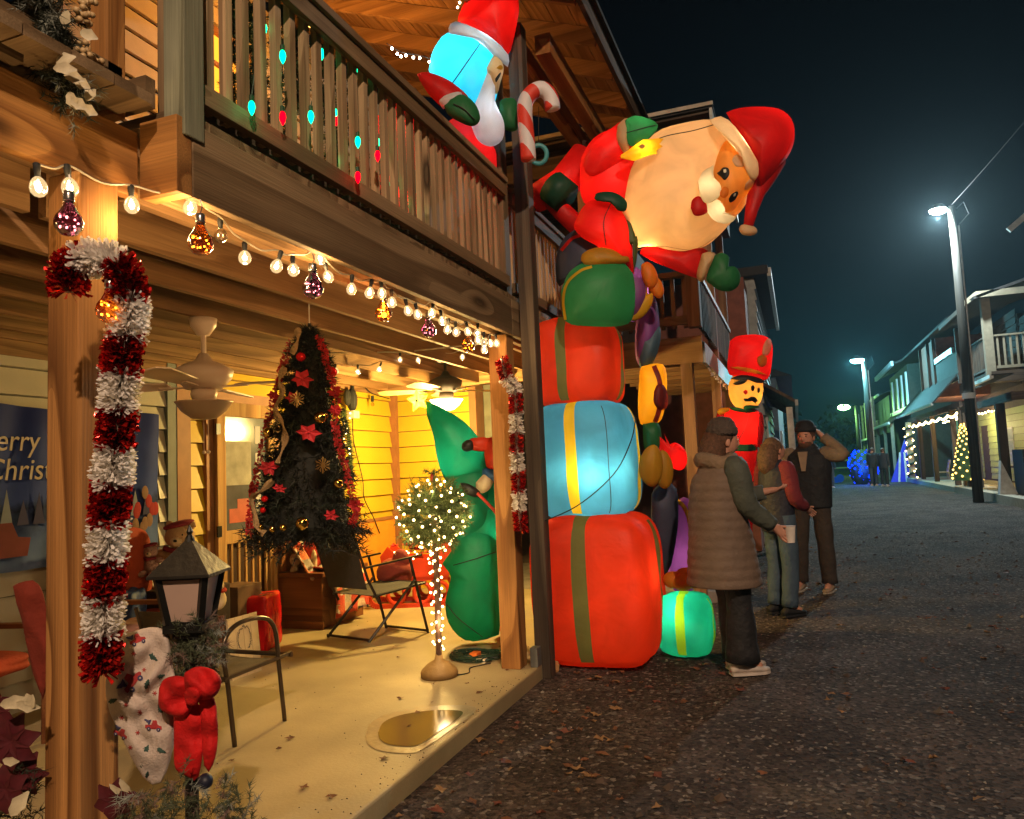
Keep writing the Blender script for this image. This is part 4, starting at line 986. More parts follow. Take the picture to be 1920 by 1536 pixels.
for k in range(120):
    a = random.random()*6.283; r = random.uniform(.1, .33); c = ht+Vector((r*math.cos(a), r*math.sin(a), random.uniform(-.02, .05))); branch(m, c, c+Vector((math.cos(a)*.07, math.sin(a)*.07, -.02)), 26, .05, .003)
m.o('foliage', blk, tr, fix=False)['kind'] = 'stuff'
s = M(); s.tube([ht+ax*.02, ht+ax], [.03, .008], 8); s.o('trunk', rubber, tr)
s = M(); s.tube([top-Vector((0,0,.05)), Vector((top.x, top.y, 2.44))], .004, 5); s.o('hanging_cord', mat('white_cord', (.6, .55, .45), .6), tr)
def on_tree(px, py, out=.03):
    """a point just off the tree's near side"""
    p = at(px, py, D=4.3); t = min(.97, max(.02, (p-ht).dot(ax)/ax.length_squared)); c = ht+ax*t
    r = .30*(1-t)**.72+.04; side = (p-c); side -= ax*side.dot(ax)/ax.length_squared; lat = min(r*.98, abs(side.dot(RT)))*(1 if side.dot(RT) > 0 else -1)
    dep = math.sqrt(max(0, r*r-lat*lat)); return c+RT*lat-FW*(dep+out)
def flower(px, py, r, m_, name='poinsettia', n=6, sq=.7):
    c = on_tree(px, py); s = M(); fr = (RT, UP, -FW)
    for k in range(n):
        a = k*2*math.pi/n+random.uniform(-.2, .2); d = RT*math.cos(a)+UP*math.sin(a)*sq; n_ = RT*math.sin(a)-UP*math.cos(a)*sq
        rr = r*random.uniform(.85, 1.1)
        s.add([c, c+d*rr*.5+n_*rr*.32-FW*.012, c+d*rr-FW*.004, c+d*rr*.5-n_*rr*.32-FW*.012], [(0,1,2),(0,2,3)])
    s.ball(c-FW*.01, .007, 6, 4); s.o(name, m_, tr, fix=False)
redf = mat('felt_red', (.50, .02, .03), .7, var=.25, vs=40)
for px, py, r in ((590,712,.075),(603,808,.075),(532,868,.07),(575,745,.05),(555,905,.04),(640,735,.05),(528,738,.04),(640,770,.045),(640,960,.05),(672,950,.06)): flower(px, py, r, redf)
gold = mat('gold_glitter', (.55, .36, .12), .3, .7, var=.3)
for px, py, r in ((583,748,.045),(627,868,.045)):
    c = on_tree(px, py, .05); s = M()
    for k in range(12):
        a = k*math.pi/6; d = RT*math.cos(a)+UP*math.sin(a); s.bar(c, c+d*r*(1 if k % 2 else .75), .006, .004)
        s.bar(c+d*r*.5, c+d*r*.72+(RT*math.cos(a+1)+UP*math.sin(a+1))*r*.2, .004, .003)
    s.o('gold_snowflake', gold, tr)
gold_b = mat('gold_ball', (.8, .52, .12), .12, 1, var=0); red_b = mat('red_ball', (.7, .01, .01), .1, .4, var=0)
for px, py, r, mm in ((618,783,.035,gold_b),(520,806,.03,gold_b),(593,970,.036,gold_b),(647,905,.028,gold_b),(560,975,.02,gold_b),(515,975,.02,gold_b),(583,671,.026,red_b),(528,708,.02,red_b),(549,690,.02,gold_b),(527,722,.02,gold_b),(540,978,.018,gold_b),(625,560+220,.02,gold_b),(522,925,.018,red_b),(519,945,.016,red_b),(648,700,.03,red_b)):
    c = on_tree(px, py, .01); s = M(); s.ball(c, r, 14, 9); s.o('ball_ornament', mm, tr, smooth=True)
burl = mat('burlap', (.36, .24, .11), .9, var=.35, vs=60, bump=.5, bs=120)
def ribbon(pts, wd_, m_, name, out=.045):
    P = smooth_path([on_tree(x, y, out+.012*math.sin(i*2.1)) for i, (x, y) in enumerate(pts)], 6); s = M(); vs = []
    for i, p in enumerate(P):
        d = (P[min(i+1, len(P)-1)]-P[max(i-1, 0)]).normalized(); n_ = d.cross(FW).normalized(); q = wd_*(.7+.3*math.sin(i*.7))
        vs += [p-n_*q-FW*.01*math.sin(i*.9), p-FW*.012, p+n_*q+FW*.01*math.sin(i*.9)]
    for i in range(len(P)-1): s.add([], []); 
    s.add(vs, [f for i in range(len(P)-1) for f in ((i*3, i*3+1, i*3+4, i*3+3), (i*3+1, i*3+2, i*3+5, i*3+4))]); s.o(name, m_, tr, fix=False)
ribbon([(576,612),(580,640),(568,665)], .018, burl, 'burlap_ribbon'); ribbon([(556,688),(546,712),(553,735),(540,765),(558,790),(562,820),(550,860)], .018, burl, 'burlap_ribbon')
ribbon([(543,890),(518,910),(492,925),(505,950),(515,975),(528,985)], .018, burl, 'burlap_ribbon')
s = M()
for base in ([(545,640),(540,680),(522,700),(515,735),(505,775),(500,800),(498,850),(492,900),(486,920),(488,960),(492,990)], [(610,635),(620,665),(628,700),(640,745),(640,790),(645,830),(655,870),(664,920),(672,960),(668,985)]):
    P = smooth_path([on_tree(x, y, .02) for x, y in base], 5)
    for i in range(len(P)-1):
        for q in range(14):
            c = P[i].lerp(P[i+1], random.random()); v = Vector((random.gauss(0,1), random.gauss(0,1), random.gauss(0,1))).normalized()*.028; s.add([c, c+v, c+v*.7+Vector((random.uniform(-.012,.012), 0, .012))], [(0,1,2)])
s.o('red_feather_garland', mat('feather_red', (.45, .015, .015), .6, var=.3), tr, fix=False)

# greenery on the upper railing at the left (white leaves and berries)
t0 = at(130, 120, X=-1.93)
gl = thing('railing_garland', 'dark garland with cream leaves and gold berries on the upper left rail', 'garland', t0)
m = M(); P = smooth_path([at(x, y, X=-1.93) for x, y in ((70,-60),(85,20),(110,70),(105,120),(128,160),(140,205))], 5)
for i in range(len(P)-1):
    for q in range(7):
        d = Vector((random.gauss(0,1), random.gauss(0,1), random.gauss(0,1))).normalized()*random.uniform(.05, .10); m.cur = random.choice((0, 0, 1)); branch(m, P[i], P[i]+d, 40, .035, .0018)
m.o('foliage', [mat('needle_black_green', (.02, .028, .016), .7), mat('needle_frost', (.22, .24, .2), .6, var=.5)], gl, fix=False)['kind'] = 'stuff'
def leaf(c, d, n_, L, W, m_, parent, name='leaf', curl=.2):
    d = Vector(d).normalized(); n_ = Vector(n_).normalized(); s_ = d.cross(n_).normalized(); s = M(); vs = []; K = 5
    for i in range(K+1):
        t = i/K; wv = W*math.sin(math.pi*min(1, t*.92+.04))*(1 if i % 2 else .78); p = Vector(c)+d*L*t+n_*(-curl*L*t*t)
        vs += [p-s_*wv+n_*wv*.3, p, p+s_*wv+n_*wv*.3]
    s.add(vs, [f for i in range(K) for f in ((i*3, i*3+1, i*3+4, i*3+3), (i*3+1, i*3+2, i*3+5, i*3+4))]); return s.o(name, m_, parent, fix=False, smooth=True)
creaml = mat('cream_silk', (.58, .50, .32), .5, var=.3, vs=30); goldy = mat('gold_berry', (.50, .34, .16), .45, var=.25)
for (x, y, ax_, ay, L) in ((105,118,.9,-.4,.055),(100,128,1,0,.06),(120,140,1,.25,.055),(130,172,.3,1,.05),(132,186,.9,.5,.05),(150,200,.9,.4,.05),(162,190,.5,-.9,.045),(140,150,.6,.3,.045),(128,20,-.3,.9,.05),(150,60,.9,.3,.05)):
    leaf(at(x, y, X=-1.87), RT*ax_-UP*ay, -FW, L, .019, creaml, gl)
s = M(); MB_ = M(); MB_.ball((0,0,0), .0095, 10, 7); bme = MB_.mesh(goldy, (0,0,0), True)
for k in range(46):
    cx, cy_ = ((155, 95), (165, 15), (150, 30), (175, 120))[k % 4]; link_mesh('berry', bme, at(cx+random.uniform(-18, 18), cy_+random.uniform(-16, 16), X=-1.88+random.uniform(-.02, .02)), gl)

# C9 bulbs and garland behind the balusters
t0 = at(530, 220, X=-1.93)
c9 = thing('coloured_bulb_strand', 'red and green glowing bulb strand on the balcony balusters', 'string lights', t0)
gl2 = thing('balcony_garland', 'dark pine garland tied behind the balcony balusters', 'garland', t0)
m = M()
for x, ya, yb in ((437,0,200),(475,20,170),(520,0,240),(480,150,215),(560,60,190),(615,120,210),(625,230,305),(665,150,300),(730,330,370)):
    P = [at(x+random.uniform(-4, 4), ya+(yb-ya)*i/7, X=-1.97) for i in range(8)]
    for p in P:
        for q in range(12):
            d = Vector((random.gauss(0,.6), random.gauss(0,1), random.gauss(0,1))).normalized()*.05; m.cur = random.choice((0, 1)); branch(m, p, p+d, 34, .035, .002)
m.o('foliage', [mat('needle_black_green', (.02, .028, .016), .7), mat('needle_green', (.04, .075, .022), .7)], gl2, fix=False)['kind'] = 'stuff'
c9g = emit('c9_green', (.0, .85, .30), 3.2); c9r = emit('c9_red', (1, .0, .005), 3.4)
bb_ = M(); bb_.lathe((0,0,0), [(.006, .026), (.011, .018), (.013, .004), (.010, -.012), (.002, -.028)], 12); mg = bb_.mesh(c9g, (0,0,0), True); mr = bb_.mesh(c9r, (0,0,0), True)
cb_ = [(530,107,0),(530,222,1),(583,220,0),(671,267,0),(671,333,1),(708,293,1),(472,203,0),(603,102,0),(668,127,0),(629,215,0),(630,225,1),(626,303,0),(708,268,0),(727,337,1),(733,342,0),(495,55,0),(755,380,0),(748,360,1),(776,396,0)]
sk = M(); sk.lathe((0,0,.026), [(.009, 0), (.009, .022), (.004, .026)], 8); skm = sk.mesh(mat('green_plastic', (.01, .05, .02), .5), (0,0,0))
for x, y, r in cb_:
    xx = -1.80 if (x, y) in ((530,222),(583,220),(671,267),(671,333),(530,107),(708,293),(472,203)) else -1.93
    p = at(x, y, X=xx); b = link_mesh('bulb', mr if r else mg, p, c9); link_mesh('socket', skm, p, b)
    if xx > -1.85: lamp('bulb_glow', p+Vector((.02, 0, 0)), .08, (1, .05, .03) if r else (.05, 1, .35), .012, c9)
order = sorted(cb_, key=lambda q: q[0]); s = M(); s.tube(smooth_path([at(x, y, X=-1.94)+Vector((0,0,.05)) for x, y, r in order], 4), .003, 4); s.o('wire', mat('green_plastic', (.01, .05, .02), .5), c9)
# clear mini lights under the roof
ml = thing('roof_mini_lights', 'small white mini lights sagging under the balcony roof', 'string lights', at(780, 105, X=-2.3))
mm_ = M(); mm_.ball((0,0,0), .009, 7, 5); mme = mm_.mesh(emit('mini_white', (1, .75, .5), 20), (0,0,0))
for x, y in ((735,91),(745,101),(752,106),(761,104),(787,109),(805,116),(862,5),(858,14),(820,119),(775,108)): link_mesh('mini_light', mme, at(x, y, X=-2.3), ml)
s = M(); s.tube([at(x, y-3, X=-2.3) for x, y in ((725,84),(745,98),(761,103),(787,107),(820,118))], .003, 4); s.o('wire', rubber, ml)
# ------------------------------------------------------------------ air-filled figures
class Puff:
    """pillow-like solid: outline seen from the lane, real depth T in front of and behind its mid surface"""
    def __init__(s, outline, D, T, c=None, k=2.0, tilt=(0, 0), n=44, T2=None, sm=True):
        s.D = D; s.T = T; s.k = k; s.tilt = tilt; s.n = n; s.T2 = T2 if T2 is not None else T
        pl = [Vector((x, y, 0)) for x, y in outline]
        if sm: d = smooth_path(pl+[pl[0]], 8)[:-1]
        else:
            d = []
            for i in range(len(pl)): d += [pl[i].lerp(pl[(i+1) % len(pl)], j/10) for j in range(10)]
        if c is None:
            c = (sum(p.x for p in d)/len(d), sum(p.y for p in d)/len(d))
        s.c = c; pol = sorted((math.atan2(p.y-c[1], p.x-c[0]), math.hypot(p.x-c[0], p.y-c[1])) for p in d)
        s.pol = [(pol[-1][0]-2*math.pi, pol[-1][1])] + pol + [(pol[0][0]+2*math.pi, pol[0][1])]
    def r(s, t):
        t = math.atan2(math.sin(t), math.cos(t)); p = s.pol; lo, hi = 0, len(p)-1
        while hi-lo > 1:
            m = (lo+hi)//2
            if p[m][0] <= t: lo = m
            else: hi = m
        a, b = p[lo], p[hi]; f = (t-a[0])/max(1e-9, b[0]-a[0]); return a[1]+(b[1]-a[1])*f
    def mid(s, x, y): return s.D + s.tilt[0]*(x-s.c[0])/100 + s.tilt[1]*(y-s.c[1])/100
    def h(s, q): return (max(0, 1-min(1, q)**s.k))**(1/s.k)
    def depth(s, x, y):
        q = math.hypot(x-s.c[0], y-s.c[1])/max(1e-6, s.r(math.atan2(y-s.c[1], x-s.c[0])))
        return s.mid(x, y) - s.T*s.h(q)
    def build(s, name, m_, parent, rings=12, wr=0.0):
        vs = []; n = s.n; g = M()
        for side in (-1, 1):
            for i in range(rings+1):
                q = math.sin(math.pi/2*i/rings)
                for k in range(n):
                    t = 2*math.pi*k/n; rr = s.r(t)*q; x = s.c[0]+rr*math.cos(t); y = s.c[1]+rr*math.sin(t)
                    d = s.mid(x, y) + side*(s.T if side < 0 else s.T2)*s.h(q)
                    if wr: d += wr*mnoise.noise(Vector((x*.03, y*.03, side)))*s.h(q)
                    vs.append(at(x, y, D=d))
        fs = []
        for i in range(rings):
            for k in range(n):
                a = i*n+k; b = i*n+(k+1) % n; fs.append((a, b, b+n, a+n)); o_ = (rings+1)*n; fs.append((a+o_, a+n+o_, b+n+o_, b+o_))
        g.add(vs, fs); ob = g.o(name, m_, parent, smooth=True, fix=False)
        bm = bmesh.new(); bm.from_mesh(ob.data); bmesh.ops.remove_doubles(bm, verts=bm.verts, dist=.0008); bmesh.ops.recalc_face_normals(bm, faces=bm.faces)
        for f in bm.faces: f.smooth = True
        bm.to_mesh(ob.data); bm.free(); return ob
def patch(name, outline, base, m_, parent, lift=.012, bulge=.0, rings=6, n=30, sm=True, c=None):
    """sewn-on panel lying on the front of a puff"""
    q = Puff(outline, 0, 0, c=c, n=n, sm=sm); vs = []
    for i in range(rings+1):
        f = i/rings
        for k in range(n):
            t = 2*math.pi*k/n; rr = q.r(t)*f; x = q.c[0]+rr*math.cos(t); y = q.c[1]+rr*math.sin(t)
            vs.append(at(x, y, D=base.depth(x, y)-(lift if i < rings else lift*.3)-bulge*math.sqrt(max(0, 1-f*f))))
    g = M(); g.add(vs, [(i*n+k, i*n+(k+1) % n, (i+1)*n+(k+1) % n, (i+1)*n+k) for i in range(rings) for k in range(n)])
    ob = g.o(name, m_, parent, smooth=True, fix=False); bm = bmesh.new(); bm.from_mesh(ob.data); bmesh.ops.remove_doubles(bm, verts=bm.verts, dist=.0003)
    for f in bm.faces: f.smooth = True
    bm.to_mesh(ob.data); bm.free(); return ob
def band(name, pts, base, m_, parent, w_=7, lift=.014):
    P = smooth_path([Vector((x, y, 0)) for x, y in pts], 6); vs = []
    for i, p in enumerate(P):
        d = (P[min(i+1, len(P)-1)]-P[max(i-1, 0)]).normalized(); n_ = Vector((-d.y, d.x, 0))
        for a in (-1, 0, 1):
            q = p+n_*(w_*a/2); vs.append(at(q.x, q.y, D=base.depth(q.x, q.y)-lift*(1 if a == 0 else .7)))
    g = M(); g.add(vs, [f for i in range(len(P)-1) for f in ((i*3, i*3+1, i*3+4, i*3+3), (i*3+1, i*3+2, i*3+5, i*3+4))])
    return g.o(name, m_, parent, smooth=True, fix=False)
def seam(pts, base, parent, name='seam', lift=.008, w_=.0035, m_=None):
    s = M(); s.tube([at(p.x, p.y, D=base.depth(p.x, p.y)-lift) for p in smooth_path([Vector((x, y, 0)) for x, y in pts], 6)], w_, 5); return s.o(name, m_ or seam_m, parent)
seam_m = mat('seam_thread', (.03, .03, .03), .8)
F_RED = fabric('nylon_red', (.70, .055, .012)); F_RED2 = fabric('nylon_santa_red', (.68, .010, .008)); F_BLU = fabric('nylon_blue', (.07, .36, .62)); F_YEL = fabric('nylon_yellow', (.90, .52, .02))
F_GRN = fabric('nylon_green', (.03, .22, .075)); F_OLV = fabric('nylon_olive', (.14, .20, .06)); F_CRM = fabric('nylon_cream', (.82, .62, .36)); F_SKN = fabric('nylon_skin', (.92, .50, .11))
F_DKG = fabric('nylon_dark_green', (.015, .10, .055)); F_PUR = fabric('nylon_purple', (.30, .10, .38)); F_MUS = fabric('nylon_mustard', (.62, .33, .02)); F_GRY = fabric('nylon_moustache', (.72, .60, .38))
F_TEAL = fabric('nylon_teal', (.02, .62, .40)); F_LIM = fabric('nylon_lime', (.45, .62, .02)); F_NVY = fabric('nylon_navy', (.07, .08, .14)); F_TREE = fabric('nylon_tree_green', (.008, .32, .15)); F_WHT = fabric('nylon_white', (.85, .85, .85))
F_ORG = fabric('nylon_orange', (.90, .30, .02)); F_STEEL = fabric('nylon_steel_blue', (.12, .22, .30)); F_LBL = fabric('nylon_sky', (.06, .72, .95)); F_BRN = fabric('nylon_maroon', (.22, .03, .03))
INK = mat('printed_black', (.008, .008, .008), .5, var=0)

class PBox:
    """puffed cube; axis-aligned size, rounded edges, bulging faces"""
    def __init__(s, c, size, k=5.0, rz=0.0, lean=(0, 0), pf=.05):
        s.c = Vector(c); s.h = Vector(size)/2; s.k = k; s.rz = rz; s.lean = lean; s.pf = pf
    def pt(s, u, v, w_, sc_=1.0):
        k = s.k; L = (abs(u)**k+abs(v)**k+abs(w_)**k)**(1/k); q = Vector((u, v, w_))/L
        b = 1+s.pf*(1-max(abs(q.x), abs(q.z))**2)*0
        pinch = 1 - .05*abs(q.z)**3
        p = Vector((q.x*s.h.x*pinch, q.y*s.h.y*pinch, q.z*s.h.z))*sc_
        nz_ = mnoise.noise(s.c+q*2.2)*.018; p += p.normalized()*nz_
        p = Vector((p.x*math.cos(s.rz)-p.y*math.sin(s.rz), p.x*math.sin(s.rz)+p.y*math.cos(s.rz), p.z))
        f = (p.z/s.h.z+1)/2; return s.c+Vector((0, 0, s.h.z))+p+Vector((s.lean[0]*f, s.lean[1]*f, 0))
    def grid(s, m, face, u0, u1, v0, v1, n, sc_=1.0, nv=None):
        nv = nv or n; vs = []
        for j in range(nv+1):
            for i in range(n+1):
                u = u0+(u1-u0)*i/n; v = v0+(v1-v0)*j/nv
                q = {'-y': (u, -1, v), '+y': (-u, 1, v), '+x': (1, u, v), '-x': (-1, -u, v), '+z': (u, v, 1), '-z': (u, -v, -1)}[face]
                vs.append(s.pt(*q, sc_))
        m.add(vs, [(j*(n+1)+i, j*(n+1)+i+1, (j+1)*(n+1)+i+1, (j+1)*(n+1)+i) for j in range(nv) for i in range(n)])
    def build(s, name, m_, parent, rib=None, ribw=.17, off=0.0, offx=0.0, seams=(), top=False):
        g = M()
        for f in ('-y', '+y', '+x', '-x', '+z', '-z'):
            if not rib or f == '-z': s.grid(g, f, -1, 1, -1, 1, 14); continue
            q = {'-y': off, '+y': -off, '+x': offx, '-x': 0, '+z': off}[f]
            s.grid(g, f, -1, q-ribw, -1, 1, 8, nv=16); s.grid(g, f, q+ribw, 1, -1, 1, 8, nv=16)
        ob = g.o(name, m_, parent, fix=False); bm = bmesh.new(); bm.from_mesh(ob.data); bmesh.ops.remove_doubles(bm, verts=bm.verts, dist=.001); bmesh.ops.recalc_face_normals(bm, faces=bm.faces)
        for f in bm.faces: f.smooth = True
        bm.to_mesh(ob.data); bm.free()
        if rib:
            r_ = M()
            s.grid(r_, '-y', off-ribw, off+ribw, -1, 1, 4, 1.001, 16); s.grid(r_, '+y', -off-ribw, -off+ribw, -1, 1, 4, 1.001, 16)
            s.grid(r_, '+x', offx-ribw, offx+ribw, -1, 1, 4, 1.001, 16); s.grid(r_, '-x', -ribw, ribw, -1, 1, 4, 1.001, 16); s.grid(r_, '+z', off-ribw, off+ribw, -1, 1, 4, 1.001, 16)
            r_.o('ribbon', rib, ob, smooth=True, fix=False)
        g2 = M()
        for (u, v) in seams:
            g2.tube([s.pt(u, v, -1+2*j/20, 1.003) for j in range(21)], .0028, 4)
        if top: g2.tube([s.pt(-1+2*j/16, -1, .93, 1.004) for j in range(17)]+[s.pt(1, -1+2*j/16, .93, 1.004) for j in range(1, 17)], .0028, 4)
        if seams or top: g2.o('seam', seam_m, ob)
        return ob

# the tall tower
tw = thing('inflatable_santa_tower', 'giant glowing inflatable Santa leaning off a tall tower of presents', 'inflatable', (-1.45, 5.6, 0))
bx1 = PBox((-1.46, 5.60, 0), (.90, .88, 1.09), 5.5, 0, (-.02, 0)); o1 = bx1.build('present_box', F_RED, tw, F_OLV, .125, -.06, .25); o1['label'] = 'red present box with olive ribbon at the bottom'
bx2 = PBox((-1.53, 5.70, 1.05), (.74, .78, .90), 5.5, 0, (-.02, 0)); o2 = bx2.build('present_box', F_BLU, tw, F_YEL, .115, -.05, .45, seams=((.72, -1),)); o2['label'] = 'blue present box with yellow ribbon'
bx3 = PBox((-1.575, 5.72, 1.915), (.64, .66, .70), 5.5, 0, (0, 0)); o3 = bx3.build('present_box', F_RED, tw, F_OLV, .125, -.16, .35); o3['label'] = 'red present box with green ribbon, third from the ground'
lamp('inner_bulb', (-1.20, 5.48, .66), 2.6, (1, .5, .3), .03, tw); lamp('inner_bulb', (-1.6, 5.85, .35), 2.6, (1, .6, .3), .05, tw)
lamp('inner_bulb', (-1.42, 5.43, 1.38), 2.8, (1, .92, .60), .02, tw); lamp('inner_bulb', (-1.66, 5.45, 1.41), .8, (1, .9, .5), .02, tw); lamp('inner_bulb', (-1.27, 5.47, 1.42), .8, (1, .9, .5), .02, tw); lamp('inner_bulb', (-1.5, 5.85, 1.65), 2.0, (1, .9, .7), .05, tw)
lamp('inner_bulb', (-1.56, 5.72, 2.25), 2.0, (1, .6, .35), .06, tw)
# glimpses of the rear stack
def gp(name, outline, D, T, m_, lab=None, parent=tw, **k):
    p = Puff(outline, D, T, **k); o = p.build(name, m_, parent)
    if lab: o['label'] = lab
    return p, o
gp('present_box', [(1195,560),(1225,552),(1236,600),(1232,660),(1212,682),(1192,672)], 6.15, .22, F_PUR, 'purple present box'); gp('present_box', [(1198,628),(1234,610),(1238,640),(1222,684),(1200,690)], 6.1, .18, F_STEEL)
yb, yo = gp('present_box', [(1200,688),(1225,682),(1247,688),(1250,735),(1241,785),(1222,796),(1198,788)], 6.05, .22, F_YEL, 'yellow present box with maroon ribbon', k=3)
band('ribbon', [(1226,686),(1236,712),(1239,740),(1236,768),(1228,792)], yb, F_BRN, yo, 9, .02); patch('bow', [(1226,735),(1232,722),(1244,722),(1252,740),(1250,765),(1236,768),(1226,755)], yb, F_BRN, yo, .03, .05)
gp('present_box', [(1205,795),(1232,792),(1240,815),(1238,842),(1210,845)], 6.0, .18, F_GRN, 'green present box', k=3)
gp('bow', [(1232,795),(1245,812),(1252,833),(1268,830),(1285,845),(1288,868),(1278,882),(1262,878),(1248,862),(1236,842)], 5.9, .10, F_RED2, 'red bow')
gp('bow', [(1200,858),(1212,840),(1228,834),(1240,850),(1243,875),(1238,900),(1224,913),(1208,905),(1198,885)], 5.62, .07, F_MUS, 'mustard bow'); gp('bow', [(1238,842),(1252,850),(1262,875),(1260,903),(1248,917),(1234,908),(1230,880)], 5.70, .06, F_MUS, 'mustard bow')
bk, bo = gp('present_box', [(1222,920),(1245,905),(1268,915),(1272,960),(1268,1010),(1255,1070),(1235,1080),(1222,1020)], 6.05, .2, F_NVY, 'dark present box', k=3)
pk, po = gp('present_box', [(1262,945),(1282,932),(1300,945),(1306,1000),(1305,1080),(1296,1112),(1268,1112),(1252,1080),(1262,1030)], 6.35, .25, F_PUR, 'purple present box at the back', k=3)
band('ribbon', [(1268,938),(1282,950),(1292,975),(1297,1010),(1299,1060)], pk, F_YEL, po, 8, .03)
lamp('inner_bulb', at(1275, 1035, D=6.3), 1.6, (1, .7, .6), .04, tw); lamp('inner_bulb', at(1225, 740, D=6.05), 1.3, (1, .7, .3), .04, tw); lamp('inner_bulb', at(1262, 860, D=5.9), .5, (1, .5, .4), .03, tw)
# dome green box, purple box and bows at the top
gd, go_ = gp('present_box', [(1052,545),(1068,510),(1100,490),(1140,487),(1175,494),(1190,530),(1188,590),(1170,610),(1110,612),(1060,602)], 5.55, .34, F_GRN, 'round green present box with yellow trim', k=2.6)
band('ribbon', [(1060,600),(1056,562),(1064,530),(1088,508),(1110,500)], gd, F_YEL, go_, 5, .014)
pd, po2 = gp('present_box', [(1182,500),(1200,505),(1215,540),(1212,570),(1195,600),(1180,598),(1176,540)], 5.75, .22, F_PUR, 'lilac present box', k=2.5)
gp('ribbon', [(1210,530),(1222,545),(1224,565),(1208,592),(1182,604),(1180,596),(1200,578),(1212,556)], 5.62, .05, F_YEL, 'yellow ribbon')
gp('bow', [(1202,496),(1214,491),(1226,500),(1234,522),(1226,540),(1212,538),(1203,518)], 5.60, .06, F_ORG, 'orange bow'); gp('bow', [(1226,515),(1240,528),(1245,548),(1236,560),(1222,550),(1216,536)], 5.64, .05, F_ORG, 'orange bow')
lamp('inner_bulb', at(1205, 550, D=5.72), .9, (1, .7, .6), .03, tw); lamp('inner_bulb', at(1120, 560, D=5.6), 1.2, (.9, 1, .6), .05, tw)
# sack, mustard mitt, bent leg
sk_, so = gp('toy_sack', [(1044,540),(1042,490),(1055,450),(1085,428),(1115,430),(1150,450),(1175,475),(1170,500),(1100,500),(1062,530)], 5.75, .26, F_NVY, 'grey blue sack'); band('sack_band', [(1052,470),(1075,446),(1105,442),(1135,454)], sk_, F_RED2, so, 6, .014)
gp('mitt', [(1088,488),(1094,474),(1120,464),(1150,468),(1178,482),(1178,492),(1140,498),(1104,500)], 5.38, .08, F_MUS, 'mustard mitt')
lg, lo = gp('sleeve', [(1074,425),(1090,392),(1112,375),(1145,380),(1168,400),(1184,435),(1186,480),(1190,515),(1165,490),(1120,462),(1090,445)], 5.50, .20, F_RED2, 'bent red arm'); seam([(1145,382),(1132,415),(1136,460)], lg, lo)
gp('cuff', [(1186,460),(1190,440),(1180,405),(1186,408),(1196,440),(1192,500),(1186,512)], 5.50, .10, F_OLV)
gp('mitt', [(1114,372),(1120,362),(1145,360),(1165,368),(1176,382),(1172,396),(1158,394),(1144,380),(1122,378)], 5.36, .06, F_DKG, 'dark green mitt')
# Santa: torso, arms, beard, face, hat
ts, to = gp('coat', [(1088,300),(1110,262),(1150,240),(1185,245),(1215,290),(1220,340),(1200,400),(1170,420),(1120,400),(1090,370)], 5.75, .30, F_RED2, 'red coat torso', k=2.3)
gp('coat', [(1160,230),(1185,222),(1200,240),(1205,275),(1175,300),(1120,330),(1095,320),(1100,285),(1125,258)], 5.52, .14, F_RED2, 'raised red upper arm'); lamp('inner_bulb', at(1140, 350, D=5.72), 2.6, (1, .6, .45), .06, tw); lamp('inner_bulb', at(1140, 272, D=5.5), 1.0, (1, .6, .45), .04, tw); lamp('inner_bulb', at(1150, 450, D=5.46), 1.3, (1, .6, .3), .03, tw); lamp('inner_bulb', at(1048, 350, D=6.03), .5, (1, .6, .45), .03, tw); lamp('inner_bulb', at(1198, 240, D=5.36), .35, (.9, 1, .6), .02, tw)
gp('cuff', [(1158,235),(1172,222),(1182,228),(1178,262),(1182,290),(1168,286),(1156,262)], 5.42, .12, F_CRM, 'cream cuff')
mg_, mo = gp('mitten', [(1172,225),(1190,217),(1220,224),(1234,236),(1224,252),(1205,268),(1182,274),(1172,255)], 5.36, .10, F_GRN, 'green mitten at the top'); seam([(1172,250),(1200,242),(1233,234)], mg_, mo)
st_, so_ = gp('star_glove', [(1157,296),(1180,280),(1205,262),(1250,258),(1232,268),(1246,276),(1228,282),(1236,288),(1215,292),(1190,302)], 5.28, .05, F_YEL, 'glowing yellow bow piece', sm=False, c=(1203, 280)); patch('eyelet', [(1196,274),(1204,270),(1210,274),(1204,279)], st_, mat('tan_dot', (.45, .2, .05), .6), so_, .012)
lamp('inner_bulb', at(1205, 280, D=5.28), .5, (1, .8, .3), .02, tw)
bd, bo_ = gp('beard', [(1188,465),(1165,420),(1163,370),(1172,318),(1200,280),(1235,245),(1285,230),(1330,224),(1362,235),(1400,300),(1400,380),(1385,400),(1350,440),(1322,462),(1285,474),(1250,472),(1222,462)], 5.66, .42, F_CRM, 'huge cream beard', k=2.2)
seam([(1206,272),(1250,255),(1300,245),(1345,232)], bd, bo_)
fold_m = mat('fold_line', (.42, .27, .13), .8)
for pts_ in (): seam(pts_, bd, bo_, 'fold', .004, .0022, fold_m)
seam([(1192,470),(1240,462),(1300,468),(1350,440)], bd, bo_, 'seam', .002, .002, fold_m)
lamp('inner_bulb', at(1212, 445, D=5.58), 2.6, (1, .66, .26), .035, tw); lamp('inner_bulb', at(1350, 380, D=5.62), .9, (1, .62, .25), .05, tw); lamp('inner_bulb', at(1280, 340, D=5.75), 2.5, (1, .76, .46), .08, tw)
fc, fo = gp('face', [(1328,320),(1342,285),(1362,262),(1390,278),(1412,310),(1416,340),(1398,368),(1372,398),(1345,400),(1330,370)], 5.50, .34, F_SKN, 'orange lit face')
lamp('inner_bulb', at(1372, 330, D=5.5), 3.6, (1, .72, .34), .05, tw)
